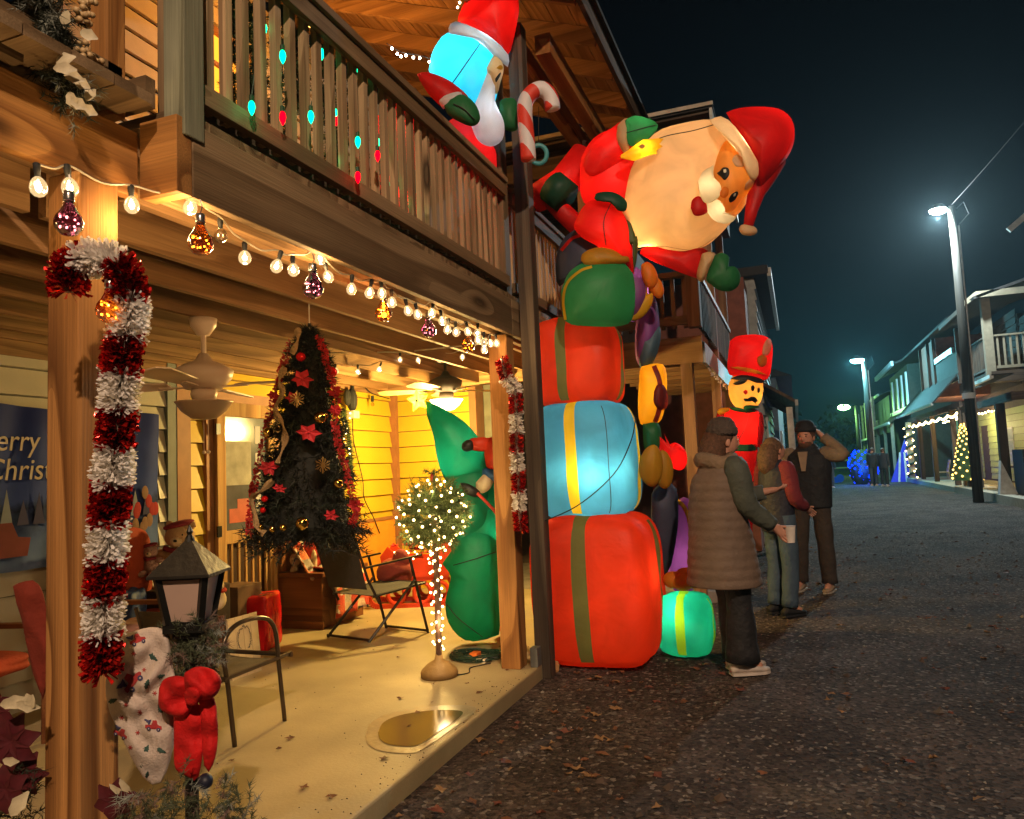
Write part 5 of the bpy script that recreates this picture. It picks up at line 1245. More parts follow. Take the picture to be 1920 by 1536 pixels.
patch('eye', [(1348,322),(1356,314),(1366,316),(1367,328),(1359,338),(1352,332),(1344,325)], fc, INK, fo, .014); patch('eye', [(1366,374),(1372,364),(1382,359),(1384,364),(1377,376),(1369,380)], fc, INK, fo, .014)
patch('eye_glint', [(1356,318),(1361,317),(1362,323),(1357,324)], fc, mat('print_white', (.8, .75, .6), .5, var=0), fo, .020); patch('eye_glint', [(1376,364),(1380,362),(1379,367),(1375,369)], fc, mat('print_white', (.8, .75, .6), .5, var=0), fo, .020)
seam([(1352,218),(1380,235),(1405,268),(1424,305)], ht_, hto, 'seam', .004, .003, mat('dark_red_thread', (.12, .005, .005), .8)) if 0 else None
patch('eyebrow', [(1372,300),(1380,290),(1395,292),(1400,302),(1395,312),(1380,312)], fc, F_GRY, fo, .02); patch('eyebrow', [(1398,345),(1408,334),(1414,334),(1412,348),(1402,356),(1396,356)], fc, F_GRY, fo, .02)
gp('nose', [(1351,358),(1358,350),(1366,354),(1365,366),(1357,372),(1350,367)], 5.14, .03, F_ORG, 'round nose')
gp('moustache', [(1309,340),(1318,322),(1334,312),(1341,308),(1338,330),(1350,345),(1352,362),(1342,375),(1325,382),(1314,370)], 5.17, .06, F_GRY, 'upper moustache wing'); gp('moustache', [(1325,382),(1345,374),(1358,388),(1362,402),(1380,402),(1376,414),(1360,420),(1340,414),(1328,400)], 5.19, .06, F_GRY, 'lower moustache wing')
gp('mouth', [(1295,390),(1298,375),(1310,368),(1322,378),(1327,396),(1316,404),(1302,404)], 5.20, .04, F_RED2, 'red mouth')
br, bro = gp('hat_brim', [(1325,228),(1352,218),(1375,234),(1400,268),(1422,305),(1424,325),(1412,342),(1396,350),(1398,330),(1390,300),(1372,272),(1352,252),(1335,240)], 5.42, .26, F_CRM, 'cream hat brim', c=(1390, 278), k=2.2)
ht_, hto = gp('hat', [(1350,216),(1385,203),(1430,200),(1465,206),(1485,225),(1490,255),(1482,285),(1462,315),(1440,345),(1424,362),(1418,340),(1424,318),(1412,288),(1392,255),(1370,230)], 5.58, .36, F_RED2, 'red hat')
lamp('inner_bulb', at(1385, 270, D=5.34), .9, (1, .85, .6), .03, tw); lamp('inner_bulb', at(1325, 350, D=5.17), .25, (1, .85, .6), .02, tw); lamp('inner_bulb', at(1345, 397, D=5.19), .25, (1, .85, .6), .02, tw); lamp('inner_bulb', at(1440, 250, D=5.6), 1.3, (1, .6, .5), .06, tw)
s = M(); s.tube([at(1440, 300, D=5.6), at(1430, 330, D=5.54), at(1418, 362, D=5.46), at(1409, 395, D=5.42), at(1403, 425, D=5.42)], [.13, .10, .062, .045, .034], 16); s.o('hat_tail', F_RED2, tw, smooth=True)
gp('pompom', [(1385,430),(1390,422),(1405,421),(1418,428),(1419,437),(1408,442),(1392,440)], 5.42, .06, F_CRM, 'hat pompom')
# lower arm with green mitten hanging to the right
ar, aro = gp('sleeve', [(1190,470),(1225,462),(1280,470),(1310,464),(1330,476),(1318,522),(1300,520),(1260,505),(1220,488)], 5.60, .14, F_RED2, 'outstretched red sleeve'); gp('cuff', [(1316,476),(1330,472),(1342,478),(1330,505),(1318,528),(1306,518)], 5.50, .15, F_CRM, 'cream cuff')
gp('mitten', [(1338,480),(1352,474),(1366,480),(1368,492),(1362,500),(1378,500),(1388,515),(1385,535),(1370,546),(1350,545),(1335,535),(1324,522)], 5.45, .11, F_GRN, 'green mitten at the right', k=2.2)
lamp('inner_bulb', at(1225, 478, D=5.6), .5, (1, .5, .3), .02, tw)
# legs over the balcony rail
s = M(); s.tube([at(1100, 300, D=6.1), at(1055, 345, D=6.05), at(1000, 375, D=6.0)], [.16, .13, .11], 14); s.o('trouser_leg', F_RED2, tw, smooth=True)
s = M(); s.tube([at(1090, 430, D=5.9), at(1052, 395, D=5.95), at(1012, 352, D=6.0)], [.08, .075, .07], 14); s.o('trouser_leg', F_RED2, tw, smooth=True)
s = M(); s.tube([at(1062, 372, D=5.84), at(1035, 350, D=5.9)], [.13, .13], 14); s.o('boot', F_DKG, tw, smooth=True)
s = M(); s.tube(smooth_path([at(1000,  985, D=5.3)+Vector((0,-.02,0)), at(1080, 950, D=5.22), at(1150, 890, D=5.25), at(1182, 830, D=5.3), at(1193, 780, D=5.4)], 6), .004, 5); s.o('tether_cord', rubber, tw)
s = M(); s.tube([(-1.95, 5.2, .01), (-1.80, 5.15, .05), (-1.72, 5.22, .02)], .05, 8); tag(s.o('rock', mat('orange_rock', (.45, .22, .08), .9, bump=.8, bs=15)), 'tan rock beside the dark post at the slab corner', 'rock')

# small teal present
tp2 = thing('small_teal_present', 'small glowing teal inflatable present with orange bow on the gravel', 'inflatable', (-.86, 5.5, 0))
q = at(1287, 1200, D=5.6); bx = PBox((q.x, q.y+.05, .0), (.40, .38, .46), 4.0, -.05); bo5 = bx.build('present_box', F_TEAL, tp2, F_LIM, .17, -.05)
for (a, b_, c_) in ((-.09, 0, .05), (.09, .01, .05), (0, -.03, .04), (.02, .04, .07)):
    s = M(); s.ball(Vector((q.x+a*.8, q.y+.03+b_, .50+c_*1.2)), (.085, .07, .065), 14, 9); s.o('bow_loop', F_ORG, tp2, smooth=True)
lamp('inner_bulb', (q.x-.06, q.y-.02, .33), 1.5, (.75, 1, .70), .025, tp2)

# nutcracker guard
D0 = 9.2
nu = thing('inflatable_nutcracker', 'glowing inflatable nutcracker soldier with tall red hat', 'inflatable', at(1400, 1085, D=D0)*1.0)
def g9(name, o_, D, T, m_, lab=None, **k): return gp(name, o_, D, T, m_, lab, parent=nu, **k)
hatp, hato = g9('hat', [(1368,640),(1385,630),(1425,628),(1446,640),(1448,670),(1438,712),(1400,706),(1366,700)], D0, .32, F_RED2, k=3)
patch('hat_band', [(1367,686),(1400,690),(1437,700),(1436,706),(1400,697),(1367,692)], hatp, F_YEL, hato, .02); patch('hat_badge', [(1420,670),(1430,665),(1438,672),(1436,685),(1426,688),(1420,680)], hatp, F_MUS, hato, .03, .03)
patch('plume', [(1428,665),(1432,645),(1441,634),(1447,642),(1444,660),(1436,668)], hatp, F_CRM, hato, .03, .03)
fcp, fco = g9('head', [(1366,720),(1375,706),(1400,702),(1428,712),(1430,740),(1420,762),(1400,770),(1378,762),(1367,742)], D0-.02, .26, F_SKN, k=2.4)
g9('hat_visor', [(1366,722),(1370,710),(1392,703),(1420,708),(1437,716),(1432,722),(1412,714),(1392,712),(1378,722)], D0-.24, .06, INK, c=(1402, 711))
patch('eye', [(1408,725),(1412,722),(1415,727),(1413,733),(1409,732)], fcp, INK, fco, .02); patch('eye', [(1420,729),(1424,727),(1425,734),(1421,737)], fcp, INK, fco, .02)
patch('cheek', [(1393,735),(1398,731),(1402,735),(1398,740)], fcp, F_RED2, fco, .02)
patch('moustache', [(1392,745),(1400,748),(1408,744),(1416,745),(1421,752),(1419,758),(1413,752),(1405,753),(1396,752)], fcp, INK, fco, .02)
g9('collar', [(1368,762),(1400,768),(1425,764),(1424,772),(1400,776),(1369,770)], D0-.02, .24, F_GRN, c=(1397, 768))
bdp, bdo = g9('body', [(1352,768),(1368,764),(1400,768),(1424,770),(1422,800),(1418,865),(1412,905),(1370,905),(1362,860),(1360,800)], D0, .28, F_RED2, k=2.6)
g9('arm', [(1343,778),(1352,766),(1364,770),(1362,800),(1366,840),(1352,838),(1344,815)], D0-.05, .12, F_RED2); g9('arm', [(1420,772),(1430,776),(1432,805),(1428,835),(1420,838),(1418,800)], D0, .12, F_RED2)
g9('epaulette', [(1344,772),(1352,765),(1368,766),(1366,774),(1350,778)], D0-.12, .08, F_YEL)
patch('belt', [(1360,832),(1390,834),(1418,834),(1417,845),(1390,846),(1362,843)], bdp, F_GRN, bdo, .02); patch('buckle', [(1402,834),(1412,834),(1411,845),(1402,845)], bdp, F_DKG, bdo, .03); seam([(1405,774),(1396,805),(1380,832)], bdp, bdo)
g9('legs', [(1372,900),(1412,900),(1410,1000),(1412,1080),(1370,1082),(1374,1000)], D0, .24, F_RED2, k=3)
lamp('inner_bulb', at(1397, 745, D=D0), 3.2, (1, .75, .35), .06, nu); lamp('inner_bulb', at(1392, 800, D=D0-.08), 4.2, (1, .6, .3), .05, nu); lamp('inner_bulb', at(1408, 668, D=D0), 3.2, (1, .5, .35), .06, nu)

# lit red and blue figure standing behind the balusters
fb_ = thing('inflatable_figure', 'red inflatable figure with a blue band glowing through the gaps of the balcony railing', 'inflatable', (-2.3, 3.9, 2.7))
fp_ = Puff([(706,220),(735,175),(775,190),(815,235),(845,290),(850,380),(838,440),(790,432),(730,405),(706,330)], 4.91, .14, k=3, tilt=(0.72, 0)); fo_ = fp_.build('body', F_RED2, fb_)
patch('blue_band', [(709,285),(745,300),(790,325),(846,352),(846,392),(800,372),(745,345),(709,328)], fp_, F_LBL, fo_, .02, sm=False)
for px_, py_ in ((740,240),(800,290),(820,400),(745,370)): lamp('inner_bulb', at(px_, py_, D=fp_.mid(px_, py_)), 2.6, (1, .75, .7), .04, fb_)
# gnome with candy cane on the balcony
gn = thing('inflatable_gnome', 'glowing blue and white inflatable gnome with red hat and candy cane on the balcony', 'inflatable', (-2.0, 4.6, 2.7))
def gg(name, o_, D, T, m_, lab=None, **k): return gp(name, o_, D, T, m_, lab, parent=gn, **k)
DG = 5.35
g1, g1o = gg('head', [(803,135),(812,95),(838,62),(880,65),(925,92),(938,140),(925,200),(905,225),(880,222),(840,180)], DG, .30, F_LBL, 'bright blue hood', k=2.4); seam([(905,75),(870,125),(842,165)], g1, g1o)
gg('hat', [(856,38),(868,10),(890,-50),(925,-85),(960,-40),(973,10),(968,50),(953,105),(935,95),(905,70)], DG, .26, F_RED2, 'red hat')
gg('hat_brim', [(838,58),(850,40),(880,48),(920,70),(950,98),(955,115),(948,130),(932,112),(905,84),(870,64),(845,64)], DG-.16, .18, F_WHT, 'white fur brim', c=(905, 72))
gg('beard', [(880,225),(896,180),(912,140),(922,120),(935,128),(925,160),(930,195),(945,230),(942,262),(920,275),(895,262)], DG-.25, .10, F_WHT, 'grey white beard', c=(920, 215))
gg('body', [(862,215),(890,232),(905,262),(930,285),(925,380),(880,400),(830,370),(815,290),(835,235)], DG+.15, .25, F_RED2, 'red and blue coat hidden behind the railing')
fcg, fcgo = gg('face', [(912,128),(928,103),(942,118),(944,135),(938,155),(932,178),(920,160)], DG-.24, .10, F_CRM, 'pale face'); patch('eye', [(928,148),(936,138),(940,136),(936,146),(930,155)], fcg, INK, fcgo, .01); patch('eye_brow', [(930,128),(938,122),(943,126),(940,131)], fcg, F_MUS, fcgo, .01)
gg('sleeve', [(780,140),(800,135),(840,150),(872,175),(880,190),(860,210),(835,205),(805,178)], DG-.32, .09, F_RED2, 'red sleeve'); gg('cuff', [(822,190),(835,178),(860,172),(866,180),(845,190),(832,205)], DG-.38, .08, F_WHT)
mtg, mtgo = gg('mitten', [(832,198),(845,182),(870,178),(893,198),(900,225),(885,237),(860,228),(840,215)], DG-.42, .08, F_GRN, 'dark green mitten'); seam([(850,195),(870,205),(890,225)], mtg, mtgo)
gg('mitten', [(936,190),(950,184),(968,190),(972,240),(950,245),(938,225)], DG-.2, .08, F_GRN, 'green mitten holding the cane')
can = smooth_path([at(x, y, D=DG-.35) for x, y in ((991,300),(988,260),(984,215),(986,190),(1000,172),(1018,168),(1032,182),(1036,205))], 8); s = M(); s.tube(can, [.052]*len(can), 14)
cm_ = bpy.data.materials.new('cane_stripes'); cm_.use_nodes = True; n_ = cm_.node_tree; b_ = n_.nodes['Principled BSDF']; tcn = n_.nodes.new('ShaderNodeTexCoord'); wv = n_.nodes.new('ShaderNodeTexWave'); wv.bands_direction = 'DIAGONAL'; wv.inputs['Scale'].default_value = 2.6
cr_ = n_.nodes.new('ShaderNodeValToRGB'); cr_.color_ramp.interpolation = 'CONSTANT'; cr_.color_ramp.elements[0].color = (.62, .60, .62, 1); cr_.color_ramp.elements[1].color = (.60, .04, .02, 1); cr_.color_ramp.elements[1].position = .5
n_.links.new(tcn.outputs['Object'], wv.inputs[0]); n_.links.new(wv.outputs[0], cr_.inputs[0]); n_.links.new(cr_.outputs[0], b_.inputs['Base Color']); b_.inputs['Roughness'].default_value = .6
s.o('candy_cane', cm_, gn, smooth=True)
lamp('inner_bulb', at(905, 80, D=DG-.22), .5, (.5, .85, 1), .03, gn); lamp('inner_bulb', at(925, 210, D=DG-.25), .3, (.7, .85, 1), .03, gn); lamp('inner_bulb', at(860, 125, D=DG-.02), 5.5, (.25, .85, 1), .06, gn); lamp('inner_bulb', at(905, 35, D=DG), 2.6, (1, .55, .45), .06, gn); lamp('inner_bulb', at(880, 300, D=DG+.1), 2.0, (.8, .8, 1), .06, gn); lamp('inner_bulb', at(926, 140, D=DG-.24), .25, (1, .9, .7), .02, gn)
wr_ = thing('teal_wreath', 'small teal ring ornament hanging behind the candy cane', 'wreath', at(1010, 290, D=6.4)); s = M(); c = wl(wr_); s.tube([c+RT*.07*math.cos(k*.4)+UP*.08*math.sin(k*.4) for k in range(17)], .02, 8); s.o('ring', mat('teal_paint', (.05, .30, .32), .5), wr_)
s = M(); s.tube([at(1010, 275, D=6.4), at(1010, 200, D=6.4)], .003, 4); s.o('cord', rubber, wr_)
wb = at(1090, 268, X=-1.84); bw = thing('white_bow', 'small white ribbon bow on the upper balcony post', 'bow', wb)
for a in (-.5, .4, 2.6, 3.5): leaf(wb, RT*math.cos(a)+UP*math.sin(a), -FW, .06, .02, mat('white_ribbon', (.6, .55, .5), .6), bw, 'loop')

# inflatable tree with a climbing figure
it = thing('inflatable_green_tree', 'tall curved green inflatable tree with yellow star beside the middle post', 'inflatable', at(885, 1190, Z=.10))
DT = 5.75
def gt(name, o_, D, T, m_, lab=None, **k): return gp(name, o_, D, T, m_, lab, parent=it, **k)
t1, t1o = gt('tree_top', [(792,756),(800,752),(835,768),(875,795),(905,835),(915,880),(905,900),(870,908),(836,900),(820,860),(812,815)], DT, .20, F_TREE, 'curved tip', c=(862, 850))
t2, t2o = gt('tree_tier', [(832,880),(860,862),(900,862),(925,900),(930,960),(920,1010),(885,1040),(850,1030),(840,960)], DT+.05, .26, F_TREE, 'middle tier'); 
t3, t3o = gt('tree_tier', [(862,1000),(890,985),(925,1000),(938,1040),(935,1090),(930,1150),(935,1185),(905,1198),(870,1200),(842,1170),(835,1130),(845,1080),(828,1062),(845,1035)], DT-.02, .26, F_TREE, 'lower tier', c=(888, 1095), k=2.3)
seam([(850,1060),(885,1050),(930,1035)], t3, t3o); seam([(835,1130),(860,1160),(905,1195)], t3, t3o)
gt('tree_body', [(842,880),(875,850),(912,850),(934,900),(938,1000),(938,1180),(905,1199),(870,1200),(846,1160),(850,1060),(840,980)], DT+.06, .22, F_TREE, 'continuous inner body', k=3)
star = [];
for k in range(10):
    a = -math.pi/2+k*math.pi/5-.2; r = 23 if k % 2 == 0 else 11; star.append((784+r*math.cos(a), 751+r*math.sin(a)))
sp, spo = gt('star', star, DT-.05, .06, fabric('star_yellow', (.95, 1.0, .10)), 'glowing yellow star', sm=False, c=(784, 751)); patch('eye', [(779,750),(782,748),(783,753),(780,755)], sp, INK, spo, .01)
lamp('inner_bulb', at(784, 752, D=DT-.05), 1.6, (1, .9, .4), .015, it)
for px, py, pw in ((860,860,2.2),(895,905,1.6),(925,1000,2.6),(905,1070,4.2),(888,1160,3.2)): lamp('inner_bulb', at(px, py, D=DT), pw, (.55, 1, .75), .04, it)
gt('climber_arm', [(878,828),(885,822),(915,822),(920,845),(890,845),(878,840)], DT-.26, .06, F_RED, 'red arm of the climbing figure'); gt('climber_glove', [(866,832),(876,825),(888,828),(888,842),(875,847),(866,842)], DT-.28, .06, INK, 'dark glove'); gt('climber_body', [(906,822),(940,822),(945,860),(942,885),(915,880),(908,850)], DT-.22, .12, F_RED, 'red jacket of the climbing figure')
gt('climber_trousers', [(905,878),(945,882),(945,905),(925,905),(905,895)], DT-.24, .10, fabric('nylon_denim', (.03, .12, .30)), 'blue trousers'); gt('climber_leg', [(892,905),(910,888),(925,895),(920,915),(905,925),(893,918)], DT-.28, .06, F_GRY, 'tan leg'); gt('climber_boot', [(862,905),(880,908),(900,922),(893,932),(872,925)], DT-.30, .05, INK, 'dark boot')
s = M(); s.tube([at(895, 925, D=DT-.34), at(925, 955, D=DT-.3), at(945, 985, D=DT-.26)], .012, 6); s.o('climber_strap', mat('strap_red', (.4, .04, .02), .6), it)
s = M(); s.bar(at(930, 1060, D=DT+.3), at(936, 1180, D=DT+.3), .10, .1); tag(s.o('red_board', mat('poster_red', (.45, .04, .02), .6)), 'narrow red board standing just left of the middle post', 'board')
# ------------------------------------------------------------------ people
SKIN_M = mat('skin', (.50, .25, .17), .55, var=.12, vs=30); LIPS = mat('lips', (.35, .10, .08), .5, var=0)
BASEJ = dict(pel=(0,0,.95), sp=(0,0,1.10), ch=(0,0,1.30), nk=(0,-.01,1.47), hd=(0,.01,1.58), tp=(0,.01,1.69),
 shR=(.17,0,1.41), elR=(.22,-.03,1.14), wrR=(.23,.04,.90), shL=(-.17,0,1.41), elL=(-.22,-.03,1.14), wrL=(-.23,.04,.90),
 hpR=(.09,0,.90), knR=(.10,.02,.50), akR=(.10,-.02,.09), hpL=(-.09,0,.90), knL=(-.10,.02,.50), akL=(-.10,-.02,.09))
def person(name_label, base, H, yaw, group, J=None, fingers=True):
    t = thing('person', name_label, 'person', base, group)
    j = dict(BASEJ); j.update(J or {}); k = H/1.75; ca, sa = math.cos(yaw), math.sin(yaw); B = Vector(base)
    def T(p): p = Vector(p)*k; return B+Vector((p.x*ca-p.y*sa, p.x*sa+p.y*ca, p.z))
    names = list(j); V = [Vector(j[n]) for n in names]; ix = {n: i for i, n in enumerate(names)}
    rad = dict(pel=.13, sp=.12, ch=.13, nk=.052, hd=.085, tp=.06, shR=.055, shL=.055, elR=.042, elL=.042, wrR=.028, wrL=.028, hpR=.085, hpL=.085, knR=.058, knL=.058, akR=.04, akL=.04)
    Rr = [rad[n] for n in names]
    E = [('pel','sp'),('sp','ch'),('ch','nk'),('nk','hd'),('hd','tp'),('ch','shR'),('shR','elR'),('elR','wrR'),('ch','shL'),('shL','elL'),('elL','wrL'),('pel','hpR'),('hpR','knR'),('knR','akR'),('pel','hpL'),('hpL','knL'),('knL','akL')]
    E = [(ix[a], ix[b]) for a, b in E]
    for s_ in 'RL':
        a = ix['ak'+s_]; V.append(V[a]+Vector((0, .14, -.05))); Rr.append(.032); E.append((a, len(V)-1))
        w_ = Vector(j['wr'+s_]); e_ = Vector(j['el'+s_]); d = (w_-e_).normalized(); sd = Vector((0, 1, 0)); sd = (sd-d*sd.dot(d)).normalized() if abs(d.y) < .9 else Vector((1, 0, 0)); pm = d.cross(sd)
        V.append(w_+d*.055); Rr.append((.030)); palm = len(V)-1; E.append((ix['wr'+s_], palm))
        if fingers:
            for f, (o_, L) in enumerate(((.028, .060), (.010, .072), (-.009, .068), (-.026, .052))):
                a1 = V[palm]+sd*o_+d*.030; V.append(a1); Rr.append(.0095); E.append((palm, len(V)-1))
                V.append(a1+d*L*.5+pm*.006); Rr.append(.0085); E.append((len(V)-2, len(V)-1)); V.append(a1+d*L*.85+pm*.026); Rr.append(.0075); E.append((len(V)-2, len(V)-1))
            a1 = V[palm]-d*.02+sd*.034; V.append(a1); Rr.append(.0115); E.append((palm, len(V)-1)); V.append(a1+sd*.022+d*.030+pm*.012); Rr.append(.0095); E.append((len(V)-2, len(V)-1))
    me = bpy.data.meshes.new('body'); me.from_pydata([tuple(T(v)-B) for v in V], E, [])
    ob = bpy.data.objects.new('tmp', me); COL.objects.link(ob)
    md = ob.modifiers.new('s', 'SKIN')
    if not me.skin_vertices: bm = bmesh.new(); bm.from_mesh(me); bm.verts.layers.skin.verify(); bm.to_mesh(me); bm.free()
    for i, r in enumerate(Rr): me.skin_vertices[0].data[i].radius = (r*k, r*k)
    me.skin_vertices[0].data[ix['pel']].use_root = True
    ob.modifiers.new('u', 'SUBSURF').levels = 1
    bpy.context.view_layer.update(); dg = bpy.context.evaluated_depsgraph_get(); m2 = bpy.data.meshes.new_from_object(ob.evaluated_get(dg)); bpy.data.objects.remove(ob)
    m2.materials.clear(); m2.materials.append(SKIN_M)
    for p in m2.polygons: p.use_smooth = True; p.material_index = 0
    body = link_mesh('body', m2, B, t)
    return t, T, {n: Vector(j[n]) for n in j}, k
def loft(parent, T, rings, m_, name, n=22, wr=.008, ripple=0):
    """garment from elliptical rings (centre, half width, half depth) in body coordinates"""
    R2 = []
    for i in range(len(rings)-1):
        (c0, a0, b0), (c1, a1, b1) = rings[i], rings[i+1]
        for q in range(16):
            f = q/16; R2.append((Vector(c0).lerp(Vector(c1), f), a0+(a1-a0)*f, b0+(b1-b0)*f))
    R2.append((Vector(rings[-1][0]), rings[-1][1], rings[-1][2])); vs = []
    for i, (c, a, b) in enumerate(R2):
        for q in range(n):
            t = 2*math.pi*q/n; nz = mnoise.noise(Vector((math.cos(t)*2, math.sin(t)*2, c.z*5)))*wr + (ripple*abs(math.sin(c.z*48)) if ripple else 0)
            vs.append(T(c+Vector(((a+nz)*math.cos(t), (b+nz)*math.sin(t), 0))))
    L = len(R2); fs = [(i*n+q, i*n+(q+1) % n, (i+1)*n+(q+1) % n, (i+1)*n+q) for i in range(L-1) for q in range(n)] + [tuple(range(n)), tuple((L-1)*n+q for q in range(n))]
    g = M(); g.add(vs, fs); return g.o(name, m_, parent, smooth=True)
def limb(parent, T, pts, rad, m_, name, n=12, wr=.006):
    P = smooth_path(pts, 6); N = len(P); R = []
    for i in range(N):
        f = i/(N-1)*(len(rad)-1); a = int(min(f, len(rad)-2)); r = rad[a]+(rad[a+1]-rad[a])*(f-a); R.append(r+wr*math.sin(i*1.7)*.5+wr*mnoise.noise(P[i]*9))
    g = M(); g.tube([T(p) for p in P], R, n); return g.o(name, m_, parent, smooth=True)
def shoe(parent, T, ak, m_, sole, L=.27, ang=0.0):
    g = M(); pr = [(-.09, .035, .05), (-.05, .042, .085), (.02, .045, .075), (.09, .047, .05), (.15, .042, .036), (.185, .02, .025)]
    vs = []; n = 12
    for (y, w_, h) in pr:
        for q in range(n):
            t = 2*math.pi*q/n; z = h/2+.012+h/2*math.sin(t); vs.append(T(Vector((ak.x+w_*math.cos(t)+y*math.sin(ang), ak.y+y*L/.27, max(.012, z)))))
    g.add(vs, [(i*n+q, i*n+(q+1) % n, (i+1)*n+(q+1) % n, (i+1)*n+q) for i in range(len(pr)-1) for q in range(n)]+[tuple(range(n)), tuple((len(pr)-1)*n+q for q in range(n))])
    o = g.o('shoe', m_, parent, smooth=True); g = M(); g.prism([T(Vector((ak.x+w_*1.08*s_, ak.y+y*L/.27, .0))) for s_, seq in ((1, pr), (-1, pr[::-1])) for (y, w_, h) in seq], (0, 0, .018)); g.o('sole', sole, o)
def clothes(t, T, j, k, top, leg, legr, shoem, sole, sleeve=None, toprings=None, ripple=0, sr=(.075, .060, .048), topname='jacket'):
    for s_ in 'RL':
        limb(t, T, [j['hp'+s_]+Vector((0,0,.06)), j['kn'+s_], j['ak'+s_]+Vector((0,0,.0))], legr, leg, 'trouser_leg'); shoe(t, T, j['ak'+s_], shoem, sole)
        limb(t, T, [j['sh'+s_]*.55+j['ch']*.45+Vector((0,0,.03)), j['sh'+s_]+Vector((0,0,-.01)), j['el'+s_], j['el'+s_].lerp(j['wr'+s_], .92)], (sr[0]*.6, sr[0], (sr[0]+sr[1])/2, sr[1], sr[2]) if 0 else (sr[0]*.5, sr[0], sr[1], sr[2]), sleeve or top, 'sleeve')
    loft(t, T, toprings or [((0,0,.80), .19, .14), ((0,0,1.0), .185, .135), ((0,0,1.25), .20, .14), ((0,0,1.38), .195, .125), ((0,-.01,1.45), .11, .09), ((0,-.01,1.50), .07, .07)], top, topname, ripple=ripple)
def head_hair(t, T, j, m_, long=.0, face=True):
    h = j['hd']; g = M(); X = (T((1,0,0))-T((0,0,0))).normalized(); Y = (T((0,1,0))-T((0,0,0))).normalized(); k = (T((0,0,1))-T((0,0,0))).length; Z = Vector((0,0,1))
    g.ball(T(h+Vector((0,-.022,.035))), (.094*k, .105*k, .105*k), 16, 10, (X, Y, Z))
    if long:
        vs = []
        g.tube([T(h+Vector((0,-.05,.05))), T(h+Vector((0,-.085,-.05))), T(h+Vector((0,-.09,-.05-long*.6))), T(h+Vector((0,-.075,-.05-long)))], [(.085*k), (.10*k), (.095*k), (.05*k)], 14)
    return g.o('hair', m_, t, smooth=True)
def face_bits(t, T, j, beard=None):
    h = j['hd']; X = (T((1,0,0))-T((0,0,0))).normalized(); Y = (T((0,1,0))-T((0,0,0))).normalized(); k = (T((0,0,1))-T((0,0,0))).length; Z = Vector((0,0,1)); fr = (X, Y, Z)
    g = M(); g.ball(T(h+Vector((0,.018,.005))), (.076*k, .088*k, .108*k), 16, 12, fr); g.ball(T(h+Vector((0,.105,-.01))), (.014*k, .018*k, .024*k), 8, 6, fr)
    for s_ in (-1, 1): g.ball(T(h+Vector((s_*.080, .0, .0))), (.012*k, .022*k, .032*k), 8, 6, fr); g.ball(T(h+Vector((s_*.032, .092, .012))), (.02*k, .01*k, .012*k), 8, 6, fr)
    g.o('face', SKIN_M, t, smooth=True)
    for s_ in (-1, 1):
        g = M(); g.ball(T(h+Vector((s_*.031, .098, .018))), (.011*k, .007*k, .006*k), 8, 6, fr); g.o('eye', INK, t); g = M(); g.ball(T(h+Vector((s_*.031, .097, .036))), (.019*k, .008*k, .004*k), 8, 6, fr); g.o('eyebrow', mat('brow', (.06, .035, .02), .8), t)
    g = M(); g.ball(T(h+Vector((0, .100, -.047))), (.022*k, .008*k, .006*k), 8, 6, fr); g.o('mouth', LIPS, t)
    if beard:
        g = M(); g.ball(T(h+Vector((0, .042, -.062))), (.070*k, .062*k, .050*k), 14, 9, fr); g.o('beard', beard, t, smooth=True)
def beanie(t, T, j, m_, zz=.0, r=.105, pom=False):
    h = j['hd']; c = T(h+Vector((0, -.005, .035+zz))); k = (T((0,0,1))-T((0,0,0))).length; g = M(); g.lathe(c, [(r*k, 0), (r*1.04*k, .02), (r*1.03*k, .045), (r*.98*k, .05), (r*.9*k, .085), (r*.62*k, .118), (.015, .13)], 20); o = g.o('beanie', m_, t, smooth=True)
    g = M(); g.lathe(c, [(r*1.02*k, -.005), (r*1.08*k, .01), (r*1.08*k, .04), (r*1.02*k, .05)], 20); g.o('beanie_cuff', m_, o, smooth=True)
jean = mat('blue_jeans', (.05, .085, .125), .8, var=.2, vs=9, bump=.6, bs=22); blackc = mat('black_cloth', (.012, .012, .014), .75, bump=1.0, bs=16); navy = mat('navy_puffer', (.016, .018, .032), .6, bump=.5, bs=30)
tanp = mat('tan_quilted', (.145, .10, .072), .7, var=.15, bump=.4, bs=30); grn_s = mat('grey_green_sleeve', (.065, .075, .06), .75, bump=1.0, bs=14); maroon = mat('maroon_sleeve', (.17, .018, .025), .8, bump=1.0, bs=15)
brownp = mat('brown_trousers', (.045, .033, .024), .85, bump=1.0, bs=15); tans = mat('tan_suede', (.30, .22, .15), .8); whs = mat('white_leather', (.55, .48, .42), .5); dkfur = mat('dark_brown_knit', (.075, .055, .045), .95, bump=1, bs=60)
hairb = mat('brown_hair', (.10, .045, .022), .6, var=.5, vs=60, bump=.6, bs=120); hairl = mat('blond_brown_hair', (.13, .07, .035), .6, var=.5, vs=50, bump=.6, bs=120)

